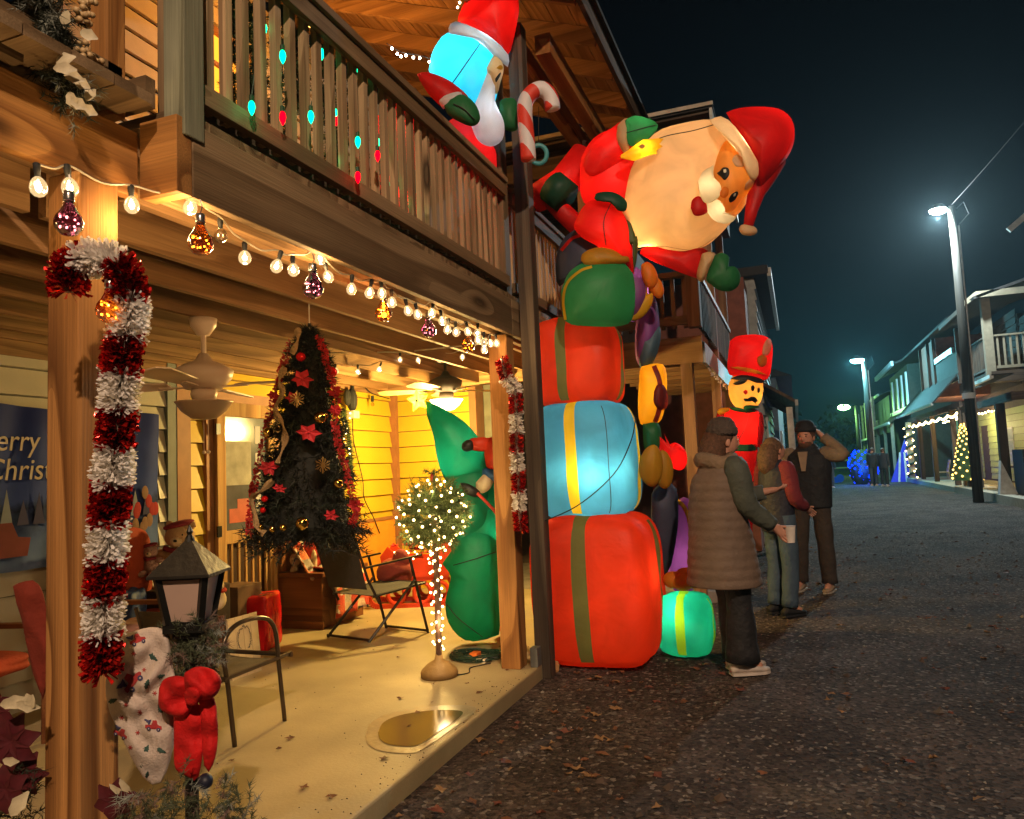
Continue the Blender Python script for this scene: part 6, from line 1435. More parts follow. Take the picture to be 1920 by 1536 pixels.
# woman in long tan vest (seen from behind, facing right)
P1 = at(1384, 1258, Z=0)
J1 = dict(shR=(.19,0,1.41), elR=(.21,.05,1.16), wrR=(.20,.24,.99), elL=(-.24,.14,1.18), wrL=(-.12,.36,1.22), hd=(0,.00,1.585), nk=(0,-.02,1.47), pel=(0,-.05,.95), sp=(0,-.06,1.1), ch=(0,-.05,1.3), hpR=(.09,-.04,.9), hpL=(-.09,-.04,.9), knR=(.09,0,.5), knL=(-.07,.0,.5), akR=(.09,0,.09), akL=(-.06,.04,.09))
w1, T1, j1, k1 = person('woman in long tan quilted vest and dark knit hat holding a white cup', P1, 1.74, R_(-62), 'people standing in the lane', J1)
clothes(w1, T1, j1, k1, tanp, blackc, (.10, .085, .115), whs, whs, sleeve=grn_s, ripple=.006, topname='quilted_vest', sr=(.09, .075, .055),
  toprings=[((0,-.06,.60), .27, .25), ((0,-.06,.72), .26, .24), ((0,-.07,.95), .23, .21), ((0,-.08,1.15), .21, .185), ((0,-.07,1.32), .205, .16), ((0,-.05,1.42), .16, .12), ((0,-.03,1.49), .09, .09)])
beanie(w1, T1, j1, dkfur, .02, .103); head_hair(w1, T1, j1, hairb, .22); face_bits(w1, T1, j1)
g = M(); g.tube([T1(Vector((.13*math.sin(a), -.06-.11*math.cos(a)*.9, 1.455+.02*math.cos(a*2)))) for a in [x*.35-2.6 for x in range(16)]], .055, 10); g.o('hood', mat('tan_hood', (.20, .14, .09), .9, bump=.8, bs=40), w1, smooth=True)
g = M(); hnd = j1['wrR']+Vector((0, .10, -.03)); g.lathe(T1(hnd+Vector((.0, .01, -.08))), [(.028, 0), (.038, .11), (.041, .112)], 16); tag(g.o('paper_cup', mat('white_paper', (.62, .57, .52), .6)), 'small white paper cup in the hand of the woman in the tan vest', 'cup')

# woman in dark vest and jeans
P2 = at(1472, 1152, Z=0)
J2 = dict(elR=(.23,.02,1.13), wrR=(.17,.20,1.02), elL=(-.27,.06,1.22), wrL=(-.24,.30,1.28))
w2, T2, j2, k2 = person('woman in dark vest with maroon sleeves and blue jeans', P2, 1.68, R_(-48), 'people standing in the lane', J2)
clothes(w2, T2, j2, k2, navy, jean, (.098, .078, .070), blackc, blackc, sleeve=maroon, sr=(.080, .066, .05), topname='puffer_vest')
head_hair(w2, T2, j2, hairl, .18); face_bits(w2, T2, j2)

# man facing the viewer
P3 = at(1533, 1108, Z=0)
J3 = dict(elL=(-.34,-.02,1.40), wrL=(-.15,-.04,1.60), elR=(.24,.0,1.15), wrR=(.15,.24,1.14), akR=(.16,0,.09), akL=(-.13,0,.09), knR=(.13,.02,.5), knL=(-.12,.02,.5))
J3 = dict(J3, shL=(-.19,0,1.42), shR=(.19,0,1.42))
w3, T3, j3, k3 = person('bearded man in black puffer vest and dark beanie with one elbow raised', P3, 1.83, R_(163), 'people standing in the lane', J3)
clothes(w3, T3, j3, k3, blackc, brownp, (.105, .088, .080), tans, mat('pale_sole', (.4, .36, .3), .7), sleeve=mat('tan_fleece', (.20, .15, .10), .9, bump=.6, bs=40), topname='puffer_vest', sr=(.085, .072, .055),
  toprings=[((0,0,.86), .21, .15), ((0,0,1.05), .22, .155), ((0,0,1.28), .235, .155), ((0,0,1.40), .215, .13), ((0,-.01,1.47), .12, .10), ((0,-.01,1.52), .085, .085)])
g = M(); g.prism([T3(Vector(p)) for p in ((-.05,.150,1.44),(.05,.150,1.44),(.02,.166,1.24),(-.02,.166,1.24))], (T3((0,.012,0))-T3((0,0,0)))); g.o('collar_panel', tans, w3)
beanie(w3, T3, j3, blackc, .035, .100); head_hair(w3, T3, j3, hairb); face_bits(w3, T3, j3, mat('brown_beard', (.11, .055, .03), .9, bump=.8, bs=90))
g = M(); hnd = j3['wrR']+Vector((-.03, .10, -.02)); g.lathe(T3(hnd+Vector((0, .02, -.05))), [(.030, 0), (.042, .12), (.045, .122), (.045, .13), (.02, .131)], 16); tag(g.o('paper_cup', mat('dark_print_cup', (.20, .12, .13), .6, var=.4, vs=60)), 'printed takeaway cup held by the man in the black vest', 'cup')

# distant visitors
dk = mat('charcoal_coat', (.03, .028, .032), .9); dk2 = mat('dark_blue_coat', (.02, .035, .06), .9); gj = mat('grey_trousers', (.05, .06, .075), .9)
for (px, py, H, yaw, lab, c_, l_) in ((1558,915,1.72,-20,'far visitor in dark clothes standing alone near the lane end', dk2, gj), (1640,911,1.78,160,'far visitor on the left of the pair below the cyan lamp', dk, gj), (1660,912,1.74,-30,'far visitor on the right of the pair below the cyan lamp', dk, blackc), (1632,908,1.70,10,'far visitor half hidden behind the pair below the cyan lamp', mat('grey_jacket', (.06, .055, .06), .9), blackc)):
    P = at(px, py, Z=0); tt_, T_, j_, k_ = person(lab, P, H, R_(yaw), 'visitors at the far end of the lane', None, False)
    clothes(tt_, T_, j_, k_, c_, l_, (.10, .08, .075), whs, whs); head_hair(tt_, T_, j_, hairb)
# ------------------------------------------------------------------ things on the porch
def V3(*a): return Vector(a)
SZ = .10
# folding sling chair (seen from behind)
A = V3(-3.83, 5.47, SZ); w_ = V3(.47, -.11, 0); d_ = V3(.32, .41, 0)
def C1(u, v, z): return A+w_*u+d_*v+V3(0, 0, z)
chm = mat('chair_metal', (.035, .030, .025), .35, .6); sling = mat('dark_sling', (.045, .042, .035), .7, bump=.5, bs=180)
fc1 = thing('folding_sling_chair', 'dark folding sling chair facing the sleigh in the middle of the porch', 'chair', C1(.5, .5, 0))
for u in (0, 1):
    s = M(); s.tube([C1(u, 0, 0), C1(u, .82, .46)], .0125, 8); s.o('leg', chm, fc1)
    s = M(); s.tube([C1(u, 1.02, 0), C1(u, .74, .64)], .0125, 8); s.o('leg', chm, fc1)
    s = M(); s.tube([C1(u, .2, .30), C1(u, .02, .50), C1(u, -.18, .84), C1(u, -.22, .93)], .012, 8); s.o('back_frame', chm, fc1)
    s = M(); s.bar(C1(u, -.02, .60), C1(u, .95, .66), .035, .016); s.o('armrest', chm, fc1, bevel=.004)
    s = M(); s.tube([C1(u, .10, .36), C1(u, 1.0, .42)], .010, 8); s.o('side_rail', chm, fc1)
for v, z in ((0.0, .02), (1.01, .02), (-.225, .95), (1.0, .42)):
    s = M(); s.tube([C1(0, v, z), C1(1, v, z)] if z < .9 else [C1(0, v, z-.03), C1(.12, v, z), C1(.88, v, z), C1(1, v, z-.03)], .011, 8); s.o('cross_bar', chm, fc1)
s = M(); vs = []
for i in range(9):
    f = i/8
    for k in range(5): g_ = k/4; vs.append(C1(.03+.94*g_, .02-.19*f+.03*math.sin(math.pi*g_), .42+.44*f))
s.add(vs, [(i*5+k, i*5+k+1, (i+1)*5+k+1, (i+1)*5+k) for i in range(8) for k in range(4)]); s.o('back_sling', sling, fc1, fix=False)
s = M(); s.prism([C1(.03, .10, .37), C1(.97, .10, .37), C1(.97, 1.0, .425), C1(.03, 1.0, .425)], (0, 0, -.006)); s.o('seat_sling', sling, fc1)

# patio arm chair beside the lantern
pcm = mat('bronze_tube', (.10, .075, .05), .3, .8, var=.15)
pc2 = thing('patio_arm_chair', 'bronze tube patio chair with looped arms beside the lantern post', 'chair', (-3.05, 3.35, SZ))
for x in (-2.80, -3.32):
    P = smooth_path([V3(x+.01, 3.16, SZ), V3(x, 3.13, .40), V3(x, 3.10, .62), V3(x, 3.20, .705), V3(x, 3.40, .70), V3(x, 3.50, .62), V3(x, 3.53, .42), V3(x+.01, 3.56, SZ)], 6)
    s = M(); s.tube(P, .0125, 10); s.o('arm_frame', pcm, pc2, smooth=True)
s = M(); vs = []
for i in range(7):
    for k in range(7): vs.append(V3(-2.80-.52*k/6, 3.10+.52*i/6, .455-.02*math.sin(math.pi*k/6)+(.015 if i == 6 else 0)*-1))
s.add(vs, [(i*7+k, i*7+k+1, (i+1)*7+k+1, (i+1)*7+k) for i in range(6) for k in range(6)]); s.o('seat_sling', mat('tan_sling', (.10, .075, .045), .6, bump=.5, bs=220), pc2, fix=False)
for y in (3.10, 3.62): s = M(); s.tube([V3(-2.78, y, .45), V3(-3.34, y, .45)], .013, 8); s.o('seat_rail', pcm, pc2)
for x in (-2.80, -3.32): s = M(); s.tube([V3(x, 3.08, .45), V3(x, 3.64, .455)], .012, 8); s.o('seat_rail', pcm, pc2)
for x in (-2.86, -3.26): s = M(); s.tube([V3(x, 3.10, .45), V3(x, 2.98, .82)], .011, 8); s.o('back_frame', pcm, pc2)
s = M(); s.prism([V3(-2.87, 3.08, .52), V3(-3.25, 3.08, .52), V3(-3.25, 2.99, .80), V3(-2.87, 2.99, .80)], (0, .006, 0)); s.o('back_sling', MATS['tan_sling'], pc2)

# storage bench under quilts
def quilt_mat(name, cols, sc_=9.0):
    m = bpy.data.materials.new(name); m.use_nodes = True; nt = m.node_tree; L = nt.links.new; b = nt.nodes['Principled BSDF']; b.inputs['Roughness'].default_value = .9
    tc = _n(nt, 'ShaderNodeTexCoord'); v = _n(nt, 'ShaderNodeTexVoronoi'); v.distance = 'CHEBYCHEV'; v.inputs['Scale'].default_value = sc_; v.inputs['Randomness'].default_value = .25; L(tc.outputs['Object'], v.inputs[0])
    s = _n(nt, 'ShaderNodeSeparateColor'); L(v.outputs['Color'], s.inputs[0]); r = _n(nt, 'ShaderNodeValToRGB'); r.color_ramp.interpolation = 'CONSTANT'; L(s.outputs[0], r.inputs[0])
    for i, c in enumerate(cols):
        e = r.color_ramp.elements[i] if i < 2 else r.color_ramp.elements.new(i/len(cols))
        e.position = i/len(cols); e.color = (*c, 1)
    n = _n(nt, 'ShaderNodeTexNoise'); n.inputs['Scale'].default_value = 70; L(tc.outputs['Object'], n.inputs[0])
    mx = _n(nt, 'ShaderNodeMix', data_type='RGBA', blend_type='OVERLAY'); mx.inputs[0].default_value = .6; L(r.outputs[0], mx.inputs[6]); L(n.outputs[0], mx.inputs[7]); L(mx.outputs[2], b.inputs['Base Color'])
    bp = _n(nt, 'ShaderNodeBump'); bp.inputs['Strength'].default_value = .6; bp.inputs['Distance'].default_value = .01; L(v.outputs['Distance'], bp.inputs['Height']); L(bp.outputs[0], b.inputs['Normal'])
    MATS[name] = m; return m
qr = quilt_mat('red_quilt', [(.55, .07, .03), (.62, .50, .38), (.42, .05, .03), (.30, .26, .22), (.60, .20, .08)]); qs = quilt_mat('santa_quilt', [(.50, .06, .03), (.55, .10, .04), (.60, .45, .30), (.06, .06, .06), (.5, .42, .34)], 14)
bn = thing('storage_bench', 'brown wooden storage bench in the porch corner under the quilts', 'bench', (-4.32, 6.05, SZ)); bwood = wood('bench_wood', (.26, .10, .035), (.15, .05, .018), 'X', knots=False, rough=.5)
s = M(); s.box((-4.55, 5.74, SZ), (-4.07, 6.42, .56)); s.o('chest', bwood, bn, bevel=.008); s = M(); s.box((-4.56, 5.70, .562), (-4.03, 6.46, .60)); s.o('lid', bwood, bn, bevel=.006)
s = M(); s.box((-4.56, 5.72, SZ), (-4.05, 5.738, .17)); s.o('plinth', bwood, bn); s = M(); s.box((-4.60+.05, 5.7, .60), (-4.50, 6.46, 1.02)); s.o('backrest', bwood, bn, bevel=.01)
def drape(name, f, nu, nv, m_, label, cat, group=None):
    s = M(); vs = [f(i/nu, j/nv) for j in range(nv+1) for i in range(nu+1)]
    s.add(vs, [(j*(nu+1)+i, j*(nu+1)+i+1, (j+1)*(nu+1)+i+1, (j+1)*(nu+1)+i) for j in range(nv) for i in range(nu)]); o = s.o(name, m_, None, smooth=True, fix=False)
    md = o.modifiers.new('thick', 'SOLIDIFY'); md.thickness = .012; return tag(o, label, cat, group)
def dr1(u, v):
    x = -4.50+.50*min(1, v*1.4); y = 5.83+.50*u+.03*math.sin(v*9); t = max(0, v-.60)/.40
    z = .625-(.43*t)+.012*math.sin(u*17+v*5); x = x+.03*t*math.sin(u*14)+.03*t; z += .30*max(0, .3-v)/.3; return V3(x, y-.05*t, z)
drape('patchwork_quilt', dr1, 22, 26, qs, 'red patchwork quilt hanging off the storage bench to the floor', 'blanket')
def dr2(u, v): return V3(-4.52+.35*v+.02*math.sin(u*8), 5.72+.12*u, 1.0-.42*v+.03*math.sin(u*7+v*4)-.02)
drape('fringed_blanket', dr2, 8, 14, qr, 'red and white checked blanket over the near end of the bench', 'blanket')
pl = thing('scatter_pillow', 'red pillow with white printed squares on the bench', 'pillow', (-4.30, 6.12, .63)); fr_ = (V3(.55, -.2, .3).normalized(), V3(.2, .9, .1).normalized(), V3(-.35, 0, .93).normalized())
pb_ = PBox((-4.28, 6.10, .63), (.10, .34, .32), 4.0, .5); pb_.build('cushion', qr, pl)
for i in range(3):
    for j in range(3):
        c = at(607+i*12, 1020+j*20, X=-4.12); s = M(); s.bar(c, c+UP*.028, .05, .006, up=RT); s.o('white_square', mat('print_grey', (.45, .42, .40), .8), pl)
sd = thing('sitting_santa_doll', 'plush doll in red with pale face on the quilts', 'doll', (-4.2, 5.92, .63))
s = M(); s.ball(at(585, 1040, D=7.0), (.10, .10, .16)); s.o('body', mat('plush_red', (.5, .04, .02), .9), sd, smooth=True); s = M(); s.ball(at(588, 1052, D=6.92), (.035, .03, .11)); s.o('beard', mat('plush_cream', (.6, .48, .32), .9), sd, smooth=True); s = M(); s.ball(at(553, 1050, D=6.95), (.05, .05, .06)); s.ball(at(552, 1070, D=6.93), (.04, .04, .05)); s.o('head', mat('plush_cream', (.6, .48, .32), .9), sd, smooth=True)

# red sleigh
rs = thing('red_sleigh', 'red wooden sleigh piled with lit red flowers at the back of the porch', 'sleigh', (-3.75, 6.95, SZ)); srd = mat('sleigh_red', (.55, .045, .012), .4, var=.15); S0 = V3(-4.05, 6.72, SZ); e1 = V3(.93, .37, 0).normalized()*1.0; e2 = V3(-.37, .93, 0)
def SL(u, v, z): return S0+e1*u+e2*v+V3(0, 0, z)
for v in (0, .42):
    P = smooth_path([SL(-.02, v, .26), SL(-.12, v, .16), SL(-.08, v, .04), SL(.10, v, .02), SL(.62, v, .02), SL(.80, v, .10)], 6); s = M()
    for a, b in zip(P, P[1:]): s.bar(a, b, .035, .05)
    s.o('runner', srd, rs)
    s = M(); s.prism([SL(.05, v, .26), SL(.0, v, .52), SL(.08, v, .62), SL(.2, v, .50), SL(.45, v, .48), SL(.66, v, .62), SL(.76, v, .58), SL(.68, v, .26)], e2*.03); s.o('side_panel', srd, rs)
    for u in (.15, .42, .6):
        c = SL(u, v+.015, .14); s = M(); s.tube([c+e1*.085*math.cos(k*.42)+V3(0, 0, .10*math.sin(k*.42)) for k in range(16)], .022, 8); s.o('scroll', srd, rs)
s = M(); s.prism([SL(.05, 0, .27), SL(.68, 0, .27), SL(.68, .45, .27), SL(.05, .45, .27)], (0, 0, .03)); s.o('floor', srd, rs)
fl = M(); fb = M()
for k in range(26):
    c = SL(random.uniform(.1, .6), random.uniform(.05, .35), random.uniform(.50, .62))
    for q in range(6):
        a = q*1.05+k; d = V3(math.cos(a), math.sin(a), .4)*.06; n_ = V3(-math.sin(a), math.cos(a), 0)*.022; fl.add([c, c+d*.5+n_, c+d, c+d*.5-n_], [(0, 1, 2, 3)])
fl.o('red_flowers', mat('felt_red', (.5, .02, .03), .7), rs, fix=False)
for (x, y) in ((740,1036),(747,1033),(755,1034),(762,1034),(766,1037),(778,1035),(782,1039),(775,1048),(803,1048),(812,1052)): link_mesh('mini_light', MINI, at(x, y, D=6.95), rs)
sb = thing('orange_sack', 'dark red sack lying in front of the sleigh', 'sack', (-3.6, 6.5, SZ)); s = M(); s.ball(at(740, 1075, D=6.7), (.17, .14, .14)); s.ball(at(752, 1050, D=6.7), (.08, .07, .10)); s.o('cloth', mat('sack_red', (.22, .03, .015), .9, bump=.6, bs=14), sb, smooth=True)
# orange wall panel behind
s = M(); s.box((WX+.036, 5.86, SZ), (WX+.048, 7.92, .93)); s.o('wall_panel', mat('orange_panel', (.72, .30, .03), .5, var=.08), house)
s = M(); s.box((WX+.036, 5.86, .93), (WX+.060, 7.92, .965)); s.o('panel_cap', brownt, house)

# cable pile
cp = thing('cable_pile', 'tangle of green extension cables on the slab by the middle post', 'cables', (-2.28, 5.05, SZ)); gcab = mat('green_cable', (.012, .035, .022), .5)
for k in range(7):
    P = []; ph = random.random()*6
    for q in range(26):
        a = q*.62+ph; r = .10+.10*random.random(); P.append(V3(-2.27+r*1.05*math.cos(a), 5.07+r*.85*math.sin(a), SZ+.006+.035*random.random()))
    s = M(); s.tube(smooth_path(P, 4), .0042, 5); s.o('cable', gcab, cp)
s = M(); s.box((-2.30, 5.0, SZ+.01), (-2.24, 5.08, SZ+.05)); s.o('plug_block', mat('orange_plug', (.7, .16, .02), .5), cp, bevel=.005); s = M(); s.box((-2.22, 4.93, SZ), (-2.15, 4.99, SZ+.03)); s.o('power_block', mat('white_plastic', (.6, .52, .38), .5), cp, bevel=.004)
s = M(); s.box((-1.80, 4.90, SZ), (-1.745, 4.98, SZ+.13)); s.o('outlet_box', mat('grey_box', (.12, .12, .11), .5), house, bevel=.004)

# lantern post in front with greenery, bow and printed cloth
LD = 2.08; lc = at(357, 1172, D=LD); lc0 = V3(lc.x, lc.y, SZ)
ln = thing('lantern_post', 'black post lantern with frosted panes in front of the patio chair', 'lantern', lc0)
s = M(); s.tube([lc0, lc-V3(0, 0, .02)], .018, 10); s.o('pole', black_metal, ln); s = M(); s.lathe(lc0, [(.10, 0), (.10, .012), (.04, .03), (.022, .06)], 20); s.o('foot', black_metal, ln)
zt = .142; zr = .245; ang0 = R_(8)
def LR(r, z): return [lc+V3(r*math.cos(ang0+R_(20.7)+k*math.pi/2-.9), r*math.sin(ang0+R_(20.7)+k*math.pi/2-.9), z) for k in range(4)]
lb, lt = LR(.062, .012), LR(.090, zt)
s = M(); s.prism(LR(.076, -.012), (0, 0, .022)); s.prism(LR(.05, -.03), (0, 0, .018)); s.o('base_plate', black_metal, ln)
for k in range(4): s = M(); s.bar(lb[k], lt[k], .017, .017); s.o('corner_bar', black_metal, ln)
for k in range(4):
    a, b, c, d = lb[k], lb[(k+1) % 4], lt[(k+1) % 4], lt[k]; s = M(); s.add([a, b, c, d], [(0, 1, 2, 3)]); s.o('pane', mat('frosted_pane', (.40, .28, .22), .35, var=.05), ln)
    s = M(); s.bar(d-V3(0,0,.004), c-V3(0,0,.004), .012, .012); s.o('frame_bar', black_metal, ln); s = M(); s.bar(a, b, .010, .010); s.o('frame_bar', black_metal, ln)
rf = LR(.118, zt-.004); ap = lc+V3(0, 0, zr); s = M(); s.add(rf+[ap]+[p+V3(0, 0, .008) for p in rf], [(0, 3, 2, 1), (0, 1, 6, 5), (1, 2, 7, 6), (2, 3, 8, 7), (3, 0, 5, 8), (5, 6, 4), (6, 7, 4), (7, 8, 4), (8, 5, 4)]); s.o('roof', mat('lantern_roof', (.030, .026, .020), .45, .5, bump=.2), ln, fix=True)
s = M(); s.lathe(ap-V3(0, 0, .015), [(.014, 0), (.012, .01), (.006, .02), (.009, .028), (.002, .045)], 10); s.o('finial', black_metal, ln)
gr = thing('frosted_garland', 'frosted pine garland bunched under the lantern', 'garland', lc-V3(0, 0, .14)); m = M(); gfm = [mat('needle_dusty', (.075, .09, .045), .8, var=.4, vs=20), mat('needle_frost', (.22, .24, .2), .6, var=.5), mat('needle_brown', (.20, .13, .10), .8)]
for k in range(120):
    c = at(random.uniform(325, 405), random.uniform(1172, 1262), D=LD+random.uniform(-.06, .06)); d = V3(random.gauss(0, 1), random.gauss(0, 1), random.gauss(0, 1)).normalized()*.05; m.cur = random.choice((0, 0, 0, 1, 2)); branch(m, c, c+d, 46, .024, .0011)
m.o('foliage', gfm, gr, fix=False)['kind'] = 'stuff'
velvet = mat('red_velvet', (.56, .005, .005), .8, var=.25, vs=12, bump=.9, bs=16)
rbw = thing('red_velvet_bow', 'big red velvet bow tied below the lantern', 'bow', at(355, 1400, D=LD-.08))
def gb(name, o_, T_, m_, D=LD-.10, parent=rbw, **k): p_ = Puff(o_, D, T_, **k); return p_, p_.build(name, m_, parent, wr=.03)
gb('bow_loop', [(298,1290),(310,1272),(340,1268),(365,1285),(362,1320),(345,1345),(318,1340),(298,1325)], .032, velvet, k=3); gb('bow_loop', [(345,1262),(370,1250),(400,1256),(415,1275),(408,1300),(388,1312),(360,1308),(346,1290)], .032, velvet, D=LD-.12, k=3)
gb('bow_tail', [(325,1325),(355,1315),(385,1335),(382,1400),(370,1462),(350,1455),(328,1440),(326,1380)], .02, velvet, D=LD-.08); gb('bow_tail', [(372,1312),(400,1305),(408,1350),(406,1410),(392,1448),(382,1432),(378,1370)], .02, velvet, D=LD-.09)
gb('bow_knot', [(345,1300),(355,1288),(372,1290),(378,1305),(368,1322),(350,1320)], .035, velvet, D=LD-.14)
cl = thing('printed_cloth', 'white cloth printed with red trucks and green trees hanging beside the lantern', 'cloth', at(265, 1480, D=LD)); cw = mat('white_flannel', (.52, .43, .36), .9, var=.06, bump=.3, bs=150)
clp = Puff([(212,1230),(222,1198),(250,1184),(285,1176),(312,1185),(322,1230),(332,1300),(330,1370),(318,1430),(298,1472),(272,1462),(246,1420),(222,1370),(204,1330),(198,1280)], LD-.02, .035, k=2.6, n=60)
clo = clp.build('cloth', cw, cl, rings=20, wr=.045)
class _S:   # the folded cloth's own surface, for the print on it
    def depth(s, x, y):
        q = math.hypot(x-clp.c[0], y-clp.c[1])/max(1e-6, clp.r(math.atan2(y-clp.c[1], x-clp.c[0]))); return clp.depth(x, y)+.045*mnoise.noise(Vector((x*.03, y*.03, -1)))*clp.h(q)
SS = _S(); pr_r = mat('print_red', (.33, .03, .03), .9, var=0); pr_g = mat('print_green', (.03, .07, .055), .9, var=0); pr_n = mat('print_navy', (.05, .05, .12), .9, var=0)
def pj_print(name, x, y, sc_, rot, poly, m_, lift=.003):
    c, s_ = math.cos(rot), math.sin(rot); patch(name, [(x+(a*c-b*s_)*sc_, y+(a*s_+b*c)*sc_) for a, b in poly], SS, m_, clo, lift, rings=3, n=32, sm=False, c=(x, y))
cabp = [(-20,6),(-20,-3),(-6,-3),(-4,-14),(6,-15),(9,-4),(20,-2),(21,6)]
def truck(x, y, sc_, rot):
    pj_print('truck_print', x, y, sc_, rot, cabp, pr_r); c, s_ = math.cos(rot), math.sin(rot)
    for a in (-11, 12):
        pj_print('wheel_print', x+(a*c-7*s_)*sc_, y+(a*s_+7*c)*sc_, sc_, 0, [(5*math.cos(t*.785), 5*math.sin(t*.785)) for t in range(8)], pr_n, .006)
        pj_print('hub_print', x+(a*c-7*s_)*sc_, y+(a*s_+7*c)*sc_, sc_, 0, [(2*math.cos(t*.785), 2*math.sin(t*.785)) for t in range(8)], cw, .008)
    tx, ty = x+(-13*c+10*s_)*sc_, y+(-13*s_-10*c)*sc_; pj_print('tree_print', tx, ty, sc_, rot-1.2, [(0,-13),(5,-4),(2,-4),(8,5),(-8,5),(-2,-4),(-5,-4)], pr_n, .0045)
truck(248, 1278, 1.15, -.95); truck(288, 1362, .8, .1); truck(226, 1376, .7, .5); truck(258, 1200, .8, -.35)
treep = [(0,-11),(5,-4),(2,-4),(7,3),(2,3),(9,9),(2,9),(2,12),(-2,12),(-2,9),(-9,9),(-2,3),(-7,3),(-2,-4),(-5,-4)]
for (x, y, r, sc_) in ((222,1236,.5,.8),(288,1234,2.2,.9),(276,1282,.3,.9),(212,1314,1.2,.8),(300,1328,-.4,.85),(276,1402,.6,.8),(303,1408,2.0,.9),(262,1430,-.3,.85),(276,1452,.3,.6),(303,1268,1.2,.7)): pj_print('tree_print', x, y, sc_, r, treep, pr_g)
for (x, y) in ((250,1226),(236,1322),(262,1336),(258,1374),(244,1402),(270,1256),(308,1300),(290,1300),(228,1346)):
    for a in (0, 1.05, 2.1): pj_print('star_print', x, y, 1, a, [(-5,-.8),(5,-.8),(5,.8),(-5,.8)], pr_r)
# greenery and flowers at the foot of the nearest post
fg = thing('floor_garland', 'frosted garland heap at the bottom edge beside the nearest post', 'garland', at(350, 1530, D=1.98)); m = M()
for k in range(150):
    px = random.uniform(240, 470); py = random.uniform(1455+abs(px-350)*.25, 1600); c = at(px, py, D=1.98+random.uniform(-.1, .1)); d = V3(random.gauss(0, 1), random.gauss(0, 1), random.gauss(0, 1)).normalized()*.05; m.cur = random.choice((0, 0, 0, 1, 2)); branch(m, c, c+d, 40, .026, .0012)
m.o('foliage', gfm, fg, fix=False)['kind'] = 'stuff'; s = M(); s.ball(at(385, 1465, D=1.95), .02, 12, 8); s.o('dark_ball', mat('blue_black', (.012, .014, .03), .2), fg, smooth=True)
pf = thing('red_poinsettias', 'dark red poinsettias with cream leaves left of the nearest post', 'flowers', at(30, 1540, D=2.0)); dred = mat('poinsettia_red', (.08, .005, .010), .7, var=.35, vs=30)
for (cx, cy_, n_, r, D_) in ((20, 1390, 7, .085, 2.05), (-10, 1330, 6, .07, 2.1), (45, 1450, 6, .07, 2.08), (10, 1480, 6, .07, 2.0), (215, 1500, 6, .06, 1.98)):
    c = at(cx, cy_, D=D_)
    for k in range(n_):
        a = k*2*math.pi/n_+cx; leaf(c, RT*math.cos(a)+UP*math.sin(a)-FW*.2, -FW, r, r*.34, dred, pf, 'petal', .25)
for (x, y, ax_, ay, L, r) in ((0,1322,1,-.2,.07,.02),(30,1318,1,.3,.06,.018),(62,1302,-.3,.9,.05,.016),(20,1530,.6,-.9,.07,.022),(5,1425,1,.2,.04,.014),(225,1460,.5,.9,.05,.012),(205,1470,.9,.8,.05,.010),(50,1300,.4,1,.045,.016)):
    leaf(at(x, y, D=1.97), RT*ax_-UP*ay, -FW, L, r, creaml, pf)
m = M()
for k in range(50):
    c = at(random.uniform(-30, 66), random.uniform(1430, 1600), D=2.12+random.uniform(-.1, .1)); d = V3(random.gauss(0, 1), random.gauss(0, 1), random.gauss(0, 1)).normalized()*.06; branch(m, c, c+d, 30, .03, .0015)
m.o('foliage', [MATS['needle_black_green']], pf, fix=False)['kind'] = 'stuff'

# banner on the white wall
bnx = WX+.075
bn_t = thing('christmas_banner', 'dark blue Merry Christmas banner with night village scene on the white wall', 'banner', (bnx, 3.6, .95))
def bm_mat():
    m = bpy.data.materials.new('banner_print'); m.use_nodes = True; nt = m.node_tree; L = nt.links.new; b = nt.nodes['Principled BSDF']; b.inputs['Roughness'].default_value = .7; b.inputs['Specular IOR Level'].default_value = .15
    tc = _n(nt, 'ShaderNodeTexCoord'); sp = _n(nt, 'ShaderNodeSeparateXYZ'); L(tc.outputs['Object'], sp.inputs[0]); n = _n(nt, 'ShaderNodeTexNoise'); n.inputs['Scale'].default_value = 7; n.inputs['Detail'].default_value = 6; L(tc.outputs['Object'], n.inputs[0])
    ma = _n(nt, 'ShaderNodeMath', operation='MULTIPLY_ADD'); ma.inputs[1].default_value = .35; L(n.outputs[0], ma.inputs[0]); L(sp.outputs['Z'], ma.inputs[2]); mr = _n(nt, 'ShaderNodeMapRange'); mr.inputs[1].default_value = .1; mr.inputs[2].default_value = 1.2; L(ma.outputs[0], mr.inputs[0])
    r = _n(nt, 'ShaderNodeValToRGB'); L(mr.outputs[0], r.inputs[0])
    for i, (p, c) in enumerate(((0, (.13, .20, .42)), (.28, (.05, .09, .26)), (.38, (.010, .02, .08)), (.46, (.03, .06, .26)), (1, (.012, .024, .16)))):
        e = r.color_ramp.elements[i] if i < 2 else r.color_ramp.elements.new(p)
        e.position = p; e.color = (*c, 1)
    L(r.outputs[0], b.inputs['Base Color']); MATS['banner_print'] = m; return m
s = M(); vs = []; NU, NV = 44, 22
def bpt(u, v): return V3(bnx+.012*math.sin(u*34+v*3)+.010*mnoise.noise(V3(u*9, v*5, 1)), 2.75+1.60*u, 1.98-1.02*v+.012*math.sin(u*9)*(1-v))
s.add([bpt(i/NU, j/NV) for j in range(NV+1) for i in range(NU+1)], [(j*(NU+1)+i, j*(NU+1)+i+1, (j+1)*(NU+1)+i+1, (j+1)*(NU+1)+i) for j in range(NV) for i in range(NU)])
bno = s.o('banner_sheet', bm_mat(), bn_t, smooth=True, fix=False)
